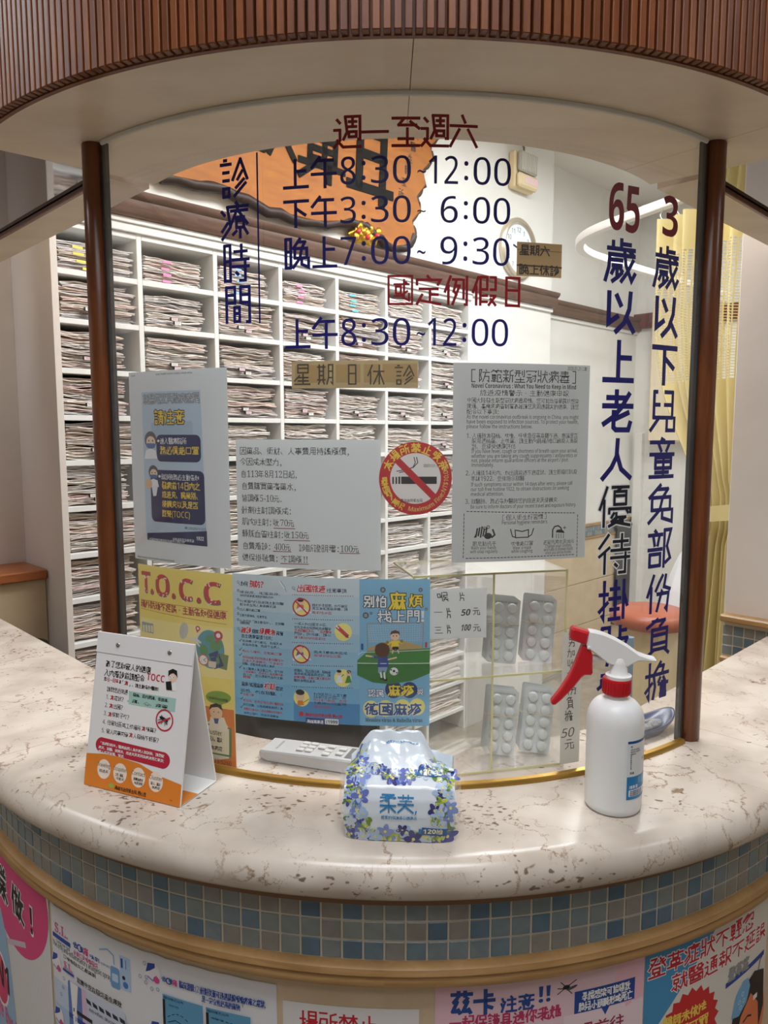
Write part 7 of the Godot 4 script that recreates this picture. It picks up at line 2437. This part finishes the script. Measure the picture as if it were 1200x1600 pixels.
# ---------------------------------------------------------------- stroke lettering
# one character a line: strokes on a grid of ten (x y x y ...), a part with its box (part@x0y0x1y1), or a split: h35 left right / v40 top bottom
const STROKES := """
一 0595
二 1282 0898
三 1181 2575 0999
丁 0191 515938
十 0494 5059
七 0484 40589996
八 402409 605799
人 504409 446799
入 30516799 5209
力 03838969 502609
刀 01817968 413009
刂 2127 707949
又 1181 816509 214799
口 1118 118188 1888
日 2029 208089 2484 2989
目 2029 208089 2383 2686 2989
田 1119 118189 1585 5159 1989
月 303619 30808968 3383 3686
土 1484 5059 0999
地 0494 5058 0886
士 0494 5059 2989
王 1181 1585 5159 0999
工 1181 5159 0999
木 0393 5059 5309 5399
禾 8021 0393 5159 5409 5499
米 0494 5059 1133 9163 5409 5499
亻 8005 5359
彳 8003 9305 5459
氵 2153 0436 1983
扌 0393 505938 0795
忄 5059 3214 7194
言 3050 0191 2373 2575 2729 277779 2979
大 0393 504409 446799
犬 0393 504409 446799 7182
天 1181 0494 514509 4599
女 402579 714509 0393
子 108053 535938 0595
小 505938 2417 7496
寸 0292 707949 2536
巾 5059 1218 12828867
广 4051 1191 112609
疒 5061 2191 213609 0213 0725
辶 1122 0424 2427 2709 173999
廴 1131 3113 1333 3309 0639 3999
走 1282 5057 0494 5686 2509 2799
門 1019 104044 1242 1444 6064 609099 6292 6494 9989
釒 5005 5095 3464 1686 5459 2738 7767 0999
糸 6022 2262 6216 1676 5659 2709 7698
火 504409 446799 1326 9264
灬 1009 3049 5069 8099
心 1408 323989 8986 5163 8496
水 505938 1343 4308 8254 5499
石 0191 410709 3439 348489 3989
示 2171 0494 545938 2708 7698
礻 4051 0282 8206 5459 5478
衤 4051 0282 8206 5459 5476 8265
⺮ 2007 2363 3358 6047 6393 8398
艹 0595 3039 6069
虫 2126 218186 2686 5058 0888 7799
立 4051 0292 3347 7367 0999
里 2025 208085 2282 2585 5059 2777 0999
車 1181 2226 228286 2484 2686 5159 0898
雨 1181 0307 039397 5159 2434 2737 6474 6777
隹 3105 2329 6072 2393 2595 2797 2999 6359
頁 0191 5133 2327 238387 2585 2787 3709 7799
貝 2027 208087 2282 2585 2787 3709 7799
見 2026 208086 2282 2484 2686 3609 66699996
覀 0090 0309 039399 0999 3039 6069
生 3106 2383 2686 5059 0999
止 5059 5484 2329 0999
正 1181 5159 5585 2529 0999
㝎 1181 5158 5484 2409 1799
宀 4053 0409 049489
冖 0309 039389
几 202509 2070 70789996
儿 302709 60699996
匕 8214 10189895
己 108084 1484 14199996
巳 108084 1484 10199996
也 0383 8376 5057 20189896
欠 4005 2383 8365 534609 4699
攵 4005 2393 734609 334899
殳 v45 几 又
戈 0393 40589996 8527 7182
斤 8021 212609 2494 7479
方 4051 0292 422609 35858968
弓 108083 1383 1316 16869959
耳 0191 2128 7179 2373 2575 0898
自 5032 2229 228289 2484 2686 2989
白 5032 2229 228289 2585 2989
衣 4051 0292 5206 3539 3957 4499 8365
長 2025 2090 2282 2474 0595 2529 2947 4599 8567
罒 0109 019199 3139 6169 0999
阝 1019 108044 448738
夂 4004 3272 7209 2599
龶 1282 1585 5059 0999
青 v45 龶 月
周 102609 10909989 3272 5154 2474 3638 367678 3878
週 辶 周@3097
至 0191 4123 2383 6294 5459 2777 0999
六 4052 0393 3409 6499
㐱 5005 5095 6335 7527 8619
診 h42 言 㐱
尞 0191 4005 4195 3336 337376 3474 3676 5659 3718 7698
療 疒 尞@3199
寺 v45 土 寸
時 h36 日 寺
間 門 日@3569
上 5059 5484 0999
午 3003 2181 0595 5159
下 0191 5159 5486
免 4003 3171 7153 1316 138386 1686 5346 4609 56589996
晚 h34 日 免
或 0292 1316 134346 1646 0757 60689996 8547 7182
國 0009 009099 0999 或@2188
定 v35 宀 㝎
歹 0191 4115 3373 7309 2546
列 h6 歹 刂
例 h3 亻 列
叚 0009 004044 0444 0646 0848 6090 9094 6494 6696 9659 6799
假 h3 亻 叚
星 v45 日 生
其 0191 2027 7077 2373 2575 0797 3719 6789
期 h5 其 月
休 h33 亻 木
憂 1080 5031 2124 217174 2272 2474 0506 059596 2617 3638 3868 7586 3718 3777 7709 2899
優 h27 亻 憂
待 h35 彳 寺
圭 v5 土 土
卜 3039 3386
卦 h6 圭 卜
掛 h30 扌 卦
号 2023 207073 2373 0595 3537 377769
虎 4043 4181 1393 9384 131709 2575 4446 4739 67699996
號 h48 号 虎
兒 2010 1016 1333 1686 5080 8086 5383 3609 66699996
童 v45 立 里
咅 v55 立 口
部 h6 咅 阝
分 八@0094 刀@1499
份 h3 亻 分
⺈ 4009 2272 7259
負 v24 ⺈ 貝
詹 4003 3161 6153 0393 031609 4435 6475 言@3599
擔 h30 扌 詹
片 202609 6063 2393 2676 7679
矦 1080 8083 0393 3305 1585 0797 5509 5799
侯 h28 亻 矦
喉 口@0136 侯@3099
元 2171 0494 343709 64699996
另 v42 口 力
加 力@0059 口@6298
丩 1017 1766 7079
收 h45 丩 攵
本 0393 5059 5309 5399 2777
昜 2024 208084 2282 2484 0595 4507 36868968 5719 7749
場 h34 地 昜
戸 0080 1383 8386 1686 130609
所 h5 戸 斤
林 h5 木 木
禁 v52 林 示
及 1070 7043 4383 835609 202609 3399
吸 口@0136 及@3099
仒 5004 5094 4455 3667
於 h5 方 仒
菸 v25 艹 於
取 h5 耳 又
最 v4 日 取
高 4050 0191 3234 327274 3474 0509 059599 3638 367678 3878
訁刂 h6 言 刂
罰 罒@0093 言@0359 刂@6399
禺 2024 208084 2282 2484 5057 0609 06969988 3878
萬 v22 艹 禺
因 0009 009099 0999 大@2188
幺 5022 2252 5217 1777 6688
樂 幺@0036 白@3066 幺@6096 木@0599
藥 v22 艹 樂
品 口@2084 口@0549 口@5599
韋 2070 7072 0292 3335 336365 3565 0787 1618 2727 5559
亍 1080 0393 535938
衛 彳@0039 韋@3069 亍@6099
才 0292 606949 6309
材 h45 木 才
事 0191 505938 2224 227274 2474 1585 0696 1787 8487
弗 1181 8184 1484 1417 1797 302609 6069
費 v42 弗 貝
用 202609 20808968 2383 2686 5059
持 h3 扌 寺
賣 士@1082 罒@1245 貝@1499
續 h34 糸 賣
漲 氵@0029 弓@2059 長@5099
賈 v3 覀 貝
價 h28 亻 賈
今 5004 5094 3464 2676 7649
成 1292 122609 2555 555846 60689996 8548 7081
厭 0191 010609 日@2245 月@2549 犬@5199
壓 v68 厭 土
年 3004 2181 2484 2427 0797 5159
起 h5 走 己
冓 0191 3034 6064 0393 5359 2529 25858978 0797
購 h36 貝 冓
買 v3 罒 貝
膏 4050 0191 3233 327273 3373 0506 059596 月@2699
比 1019 1444 1947 60699996 9364
皆 v5 比 白
調 h42 言 周
針 h48 釒 十
齊 4050 0191 4105 2125 4155 7157 6195 2509 7579 2676 2878
劑 h7 齊 刂
主 4051 1282 1585 5259 0999
注 h3 氵 主
身 5031 2127 217179 7958 2373 2575 0797 7609
射 h55 身 寸
肌 h42 月 几
肉 0209 02929988 5034 4465 5547 5579
爭 8010 1222 4142 8162 1383 8387 0595 1787 535938
靜 h5 青 爭
𠂢 9021 213609 5159 5968 8455 5599
脈 h38 月 𠂢
血 5032 1319 138389 3339 6369 0999
㠯 2029 208084 2484 2686 8689 2989
官 v33 宀 㠯
管 v33 ⺮ 官
看 8011 1282 0494 513409 目@3499
㡭 0009 0999 1484 幺@1043 幺@5083 幺@1548 幺@5588
斷 h6 㡭 斤
登 1040 4005 1223 6095 8162 9273 3363 2527 256567 2767 3738 6858 0999
證 h38 言 登
明 h42 日 月
書 1080 8083 0292 1383 5056 1484 0696 日@2799
聿 2171 7174 0393 1484 1686 0898 5059
建 廴 聿@3097
健 h26 亻 建
呆 v45 口 木
保 h3 亻 呆
不 0191 5105 5359 5486
京 4050 0191 2325 237375 2575 555938 2708 7798
尤 0393 403609 54689996 7182
就 h55 京 尤
医 0090 0009 0999 4123 3272 0585 5307 5589
殹 h5 医 殳
酉 0191 1219 129299 3134 3425 6163 6474 1686 1989
醫 v48 殹 酉
民 108083 1383 1018 1837 1585 53699996
众 人@2074 人@0449 人@4499
眾 v35 罒 众
陪 h3 阝 咅
丙 0191 0309 03939988 514308 4567
病 疒 丙@3199
豕 0191 4104 31666949 4317 5519 8263 5499
家 v3 宀 豕
屬 108082 1282 101609 罒@2385 3615 36969988 虫@3689
請 h4 言 青
意 立@0094 日@1476 心@0699
進 辶 隹@3097
完 v3 宀 元
院 h3 阝 完
矛 1080 8053 3152 0393 9384 535938 5409
敄 v5 攵 力
務 h48 矛 敄
必 1408 313989 8986 5062 8496 8019
凧 102609 10707999 2262 巾@2368
佩 h27 亻 凧
戴 0252 3034 0494 60599996 8547 7182 田@1547 0757 2809 3849
卓 4042 4181 2226 228286 2484 2686 0898 5659
罩 v3 罒 卓
重 8010 0292 2326 238386 2484 2686 5159 1787 0999
動 h58 重 力
告 3003 2181 0595 5055 口@2699
矢 3013 2181 0494 514509 4699
知 矢@0059 口@6297
癶 1040 4009 1235 6099 8163 9274
發 癶@0094 弓@0449 殳@5499
前 3041 7061 0292 月@0459 刂@6499
內 0209 02929988 5027 5077
之 4050 1282 8226 0827 2899
㫃 3003 2181 7332 3439 3968 5499 8365
旅 h45 方 㫃
𢓱 3003 2181 2474 7455 555938 0696
斿 h45 方 𢓱
遊 辶 斿@3097
史 2125 218185 2585 504609 3599
戠 2031 0161 1333 0464 日@0547 60699996 8547 7182
職 h33 耳 戠
業 3034 6064 1123 8173 0494 2575 0696 5459 5609 5699
別 h6 另 刂
妾 v45 立 女
接 h3 扌 妾
角 4004 3171 7153 232609 23838978 2575 2777 5359
蜀 罒@0093 2306 24949988 虫@2478
觸 h42 角 蜀
是 v4 日 㝎
否 v6 不 口
君 1080 8084 0292 1484 502609 口@2699
羊 3041 7061 1282 1585 0898 5259
群 h5 君 羊
乑 9010 5159 3324 3518 7264 5599
聚 v5 取 乑
以 1017 1746 3344 805609 6699
老 1272 4044 0494 82552608 8546 44499996
防 h3 阝 方
㔾 1171 7175 7554 11199996
軓 h52 車 㔾
範 v3 ⺮ 軓
亲 v45 立 木
新 h55 亲 斤
开 1181 0494 312609 6169
刑 h62 开 刂
型 v58 刑 土
冦 元@0059 寸@5198
冠 v22 冖 冦
爿 7079 1014 1474 0777 2709
狀 h42 爿 犬
毋 2018 1898 2080 8079 0595 4143 5759
毒 v45 龶 毋
疫 疒 殳@3199
情 h3 忄 青
句 3004 2292 929978 口@2568
苟 v3 艹 句
敬 h55 苟 攵
警 v52 敬 言
康 4050 1191 110709 3282 8286 2494 3686 525948 2637 3828 8556 5698
申 1117 118187 1484 1787 5059
幸 1181 5053 0393 2435 7464 1686 0797 5659
𠬝 1019 108084 8474 1575 753609 3599
報 h5 幸 𠬝
中 1215 128285 1585 5059
坴 1181 5054 0494 3425 6475 土@1599
陸 h3 阝 坴
尔 3004 2191 9183 525938 3528 7597
你 h3 亻 尔
您 v6 你 心
可 0191 717958 口@1357
厶月 4012 1272
㠯月 4012 1272 6183 月@1399
能 㠯月@0049 匕@5094 匕@5599
曾 2031 7061 1216 128286 1686 5256 日@2699
㳟 0191 3034 6064 0494 3417 6498 535938 3657
暴 v4 日 㳟
足 2024 207074 2474 5459 5676 2529 0999
各 夂@0095 口@2598
路 h45 足 各
露 v35 雨 路
咸 1292 122609 2444 口@2547 60689996 8548 7082
感 v62 咸 心
九 0373 73699996 403609
氿 h35 氵 九
染 v48 氿 木
睘 罒@0093 0494 口@2466 6607 3639 5699
環 h34 王 睘
竟 v42 立 見
境 h34 地 竟
臺 1181 5052 2272 3335 336365 3565 0607 069697 至@1699
彎 糸@0035 言@3065 糸@6095 弓@1599
灣 h22 氵 彎
疾 疒 矢@3199
𠛐 3013 2182 0494 1618 16767857 4049
制 h65 𠛐 刂
者 1272 4044 0494 8209 日@3599
署 v3 罒 者
為 2031 1171 7133 3383 8315 1585 858878 灬@1659
維 h34 糸 隹
蒦 艹@0093 隹@1396 又@1699
護 h34 言 蒦
曹 1181 3035 6065 1315 138385 1585 日@2699
遭 辶 曹@3097
親 h5 亲 見
友 0292 503609 3575 7509 3599
勺 3005 2292 929978 4466
的 h45 白 勺
配 h52 酉 己
合 5004 5094 3464 口@2598
項 h34 工 頁
有 0292 503609 月@2399
堯 土@3063 土@0346 土@5396 0696 3709 67699996
燒 h34 火 堯
亥 4051 0292 4223 2373 6309 6536 5699
咳 口@0136 亥@3099
束 0191 5059 2225 227275 2575 5509 5599
嗽 口@0126 束@3069 欠@6099
乎 8010 2233 7263 0595 525938
呼 口@0136 乎@3099
急 4002 3070 7052 2282 8286 1484 1686 心@0699
促 h3 亻 足
等 v32 ⺮ 寺
骨 2024 207074 4044 0507 059597 月@2599
曲 0009 009099 0595 3039 6069 0999
豆 0191 2325 237375 2575 2638 7658 0999
豊 曲@1084 豆@1499
體 h45 骨 豊
活 h28 氵 舌
舌 8010 0393 5056 口@2598
古 0292 5054 口@2499
啇 4050 0191 0309 03939988 古@2478
適 辶 啇@3097
無 3003 2181 0393 2126 4146 6166 8186 0696 灬@0799
侖 5004 5094 3464 1519 15858978 3549 5569 1787
論 h4 言 侖
服 h42 月 𠬝
艮 2080 8084 2484 2282 2019 1947 4499 8466
退 辶 艮@3096
向 4013 0309 03939988 口@3576
幾 幺@0034 幺@4084 0595 3509 50699996 8548
機 h32 木 幾
巷 0292 3034 6064 0494 3405 6495 巳@2699
港 h26 氵 巷
僉 5004 5094 3373 口@0446 口@5496 人@0649 人@5699
檢 h32 木 僉
員 口@2073 貝@1399
到 h65 至 刂
並 3041 7061 0292 3238 6268 1436 8475 0999
受 8010 1222 4142 8162 0305 039395 1575 7509 2599
平 1181 2234 7263 0595 5159
評 h4 言 平
估 h3 亻 古
𡕒 v45 幺 夂
後 h32 彳 𡕒
如 女@0059 口@6298
出 5059 1114 1484 8184 0509 0999 9599
現 h36 王 見
朮 0292 5059 5209 5299 7182
述 辶 朮@3097
症 疒 正@3199
卩 1019 10808468
即 h55 艮 卩
撥 h28 扌 發
打 h36 扌 丁
專 0191 2124 217174 2272 2474 5055 0696 665938 2738
泉 白@2085 水@0499
線 h34 糸 泉
依 h3 亻 衣
旨 v45 匕 日
指 h3 扌 旨
𠂤 4021 2129 217174 2474 2676 7679 2979
帀 0191 1317 13838967 5159
師 h45 𠂤 帀
固 0009 009099 0999 古@2178
個 h28 亻 固
好 h5 女 子
习 0191 919978 3244 2658
羽 h5 习 习
習 v5 羽 白
毌 1018 108088 0494 5059 1888
貫 毌@0093 貝@1399
慣 h28 忄 貫
巴 1080 8085 1585 4045 10199996
肥 h42 月 巴
皂 v5 白 七
堇 0191 3033 6063 3363 2426 247476 2676 5359 1787 0999
勤 h6 堇 力
先 3003 2181 0494 5054 3409 64689996
洗 h28 氵 先
手 8011 1383 0595 515938
反 1191 112609 3373 7309 2599
返 辶 反@3097
更 0191 2226 228286 2484 2686 502609 2599
沐 h3 氵 木
谷 3012 6183 5305 5395 口@2698
浴 h3 氵 谷
夕 4005 3282 820609 3456
外 h55 夕 卜
堵 h34 地 者
𢌞 9010 5058 5383 2328 2898
延 廴 𢌞@3097
吳 口@1073 1315 1585 0696 4609 5699
誤 h4 言 吳
何 h28 亻 可
予 1080 8053 3152 0494 9485 545938
預 h4 予 頁
隺 0203 029294 隹@0199
確 h38 石 隺
安 v33 宀 女
案 v58 安 木
洛 h3 氵 各
落 v24 艹 洛
實 v25 宀 貫
理 h34 王 里
初 h45 衤 刀
怕 h3 忄 白
麻 广 林@2299
煩 h36 火 頁
找 h3 扌 戈
刃 01817968 413009 2546
忍 v5 刃 心
認 h4 言 忍
識 h34 言 戠
疹 疒 㐱@3199
與 2010 1016 1333 6080 8086 6383 4045 4262 0696 3709 6799
悳 0191 5052 罒@1245 0686 心@0699
德 h3 彳 悳
厷 0292 410509 4527 2777 6599
雄 h45 厷 隹
甬 1080 8042 4154 2329 23838978 2585 5359 2787
通 辶 甬@3097
了 1080 8053 535938
和 禾@0059 口@6298
右 0191 502609 口@3599
若 v25 艹 右
壬 8010 5159 0595 1999
任 h3 亻 壬
回 0009 009099 0999 口@2277
答 v32 ⺮ 合
問 門 口@3669
近 辶 斤@3097
兩 0191 0309 03939988 5159 3437 3748 6477
皮 1191 9183 112609 5054 2575 7509 3599
被 h36 衤 皮
文 4051 0292 723509 2599
蚊 h38 虫 文
叮 口@0136 丁@3099
住 h3 亻 主
社 h42 礻 土
區 0090 0009 0999 口@3153 口@1447 口@5487
乍 4004 3191 4149 4383 4686
作 h3 亻 乍
賁 1181 5054 0494 3345 6355 貝@1499
噴 口@0136 賁@3099
同 0109 01919988 2272 口@2467
學 2010 1013 4052 5042 8083 0405 049495 子@1599
舍 5004 5094 3373 5256 0595 口@2699
舒 h5 舍 予
關 門 幺@2546 幺@5576 3739 6769
市 4051 0292 巾@1399
政 h5 正 攵
付 h36 亻 寸
府 4050 1191 110709 付@2299
局 108083 1383 100609 25959978 口@3668
柔 v5 矛 木
夫 1181 0494 504509 4599
芙 v26 艹 夫
由 1219 128289 1585 5059 1989
抽 h32 扌 由
羕 3041 7061 1282 2474 水@0499
樣 h34 木 羕
做 亻@0029 古@2059 攵@5099
去 1282 5054 0494 4427 2777 6697
痛 疒 甬@3199
臣 0009 0090 2327 2373 7377 2777 5053 5759 0999
臥 3003 2191 品@0499
臨 h42 臣 臥
床 4050 1191 110709 木@2299
對 h58 業 寸
孩 h42 子 亥
卂 0171 71699996 4149 0565
迅 辶 卂@3097
速 辶 束@3097
爰 8010 1222 4142 8162 1494 0686 502609 2676 7609 2799
緩 h34 糸 爰
牛 2013 1282 0595 5059
觧 v5 刀 牛
解 h45 角 觧
龍 立@0044 月@0449 6094 5093 5393 9385 56599996 6686 6777
嚨 口@0126 龍@2099
冬 夂@0095 4657 3879
疼 疒 冬@3199
全 5004 5094 王@1499
性 h3 忄 生
亟 0191 0999 口@0344 又@4385 6135
極 h32 木 亟
勿 4005 2292 929978 5206 7228
物 h42 牛 勿
丝 h5 幺 幺
茲 v24 艹 丝
卡 5054 5282 0494 5459 5687
臱 自@2084 0405 0494 方@1499
邊 辶 臱@3097
我 7011 0494 404938 0755 60689996 8448 7182
她 h5 女 也
乃 1080 8043 4383 8368 303609
孕 乃@1085 子@1499
帚 1080 8083 0292 1383 0506 059596 巾@1599
婦 h42 女 帚
首 3041 7061 0292 自@2399
道 辶 首@3097
導 v65 道 寸
致 h5 至 攵
台 4013 1383 6195 口@1598
胎 h42 月 台
頭 h48 豆 頁
奇 大@1084 可@0499
畸 h42 田 奇
彡 8013 9315 9609
形 h6 开 彡
死 0090 4005 3363 6308 2546 8365 60699996
亡 4051 0292 2229 2989
往 h34 彳 主
革 0191 3033 6063 3363 2426 247476 2676 0797 5359
巠 0090 3022 2234 5042 4254 8062 7284 1585 5559 0999
輕 h46 車 巠
忽 v55 勿 心
未 1282 0494 5059 5409 5499
法 h28 氵 去
集 v55 隹 木
在 0292 402509 2429 土@3499
炎 v5 火 火
產 4050 1191 3142 6153 1494 142609 生@2499
交 4050 0191 3214 6284 6409 3499
效 h5 交 攵
畀 田@1085 0696 3609 6669
鼻 v48 自 畀
版 h42 片 反
陽 h3 阝 昜
清 h3 氵 青
、 0629
。 0606
・ 4555
，, 0629
【 7040 4049 4979
】 2050 5059 5929
「 8050 5054
」 4549 4919
"""
# heavy shop lettering, drawn on a grid of a hundred
const BOLD := {
	"歲": "5000 5022|5010 8010|2406 2422|0822 9422|1236 9436|1436 1266 0297|6022 6658 8694 9777|9046 7274 5297|7624 8832|2248 5448|2461 5261|3861 3884|2868 2180|4766 5574|5477 4088 2498",
	"以": "1406 1478 4261|3812 5234|8304 8042 6476 3897|7062 9695",
	"老": "1518 7418|4402 4438|0338 9738|8608 6042 3664 0482|8454 4070|3652 3690 4496 8696 9278",
	"人": "5002 4842 3270 0497|5040 6474 9696",
	"上": "4802 4892|4840 8840|0394 9794",
	"下": "0308 9708|4808 4898|5034 8658",
	"一": "0352 9752",
}
var strokes_of := {}
var line_of := {}

func read_strokes() -> void:
	for line in STROKES.split("\n", false):
		var k := line.find(" ")
		line_of[line.substr(0, k)] = line.substr(k + 1)

func heavy(ch: String) -> Array:
	var out := []
	for s in BOLD[ch].split("|"):
		var p := PackedVector2Array()
		for q in s.split(" "):
			p.append(Vector2(q.substr(0, 2).to_int(), q.substr(2, 2).to_int()) / 97.0)
		out.append(p)
	return out

# polylines of a character in a unit box, y down
func strokes(ch: String) -> Array:
	if strokes_of.has(ch):
		return strokes_of[ch]
	var out := []
	if BOLD.has(ch):
		out = heavy(ch)
		strokes_of[ch] = out
		return out
	if not line_of.has(ch):
		print("no strokes for ", ch)
		strokes_of[ch] = out
		return out
	var bits: PackedStringArray = line_of[ch].split(" ", false)
	var first := bits[0]
	if bits.size() == 3 and (first[0] == "h" or first[0] == "v"):
		var k := ("0." + first.substr(1)).to_float()
		var a := Rect2(0, 0, k - 0.03, 1) if first[0] == "h" else Rect2(0, 0, 1, k - 0.04)
		var b := Rect2(k + 0.03, 0, 1 - k - 0.03, 1) if first[0] == "h" else Rect2(0, k + 0.04, 1, 1 - k - 0.04)
		put_strokes(out, bits[1], a)
		put_strokes(out, bits[2], b)
	else:
		for bit in bits:
			var at := bit.find("@")
			if at > 0:
				var q := bit.substr(at + 1)
				var r := Rect2(q[0].to_int() / 9.0, q[1].to_int() / 9.0, (q[2].to_int() - q[0].to_int()) / 9.0, (q[3].to_int() - q[1].to_int()) / 9.0)
				put_strokes(out, bit.substr(0, at), r.grow_individual(-0.02, -0.02, -0.02, -0.02))
			elif bit[0] >= "0" and bit[0] <= "9":
				var p := PackedVector2Array()
				for i in range(0, bit.length() - 1, 2):
					p.append(Vector2(bit[i].to_int(), bit[i + 1].to_int()) / 9.0)
				out.append(p)
			else:
				put_strokes(out, bit, Rect2(0, 0, 1, 1))
	strokes_of[ch] = out
	return out

func put_strokes(out: Array, ch: String, box: Rect2) -> void:
	for s in strokes(ch):
		var p := PackedVector2Array()
		for v in s:
			p.append(box.position + v * box.size)
		out.append(p)
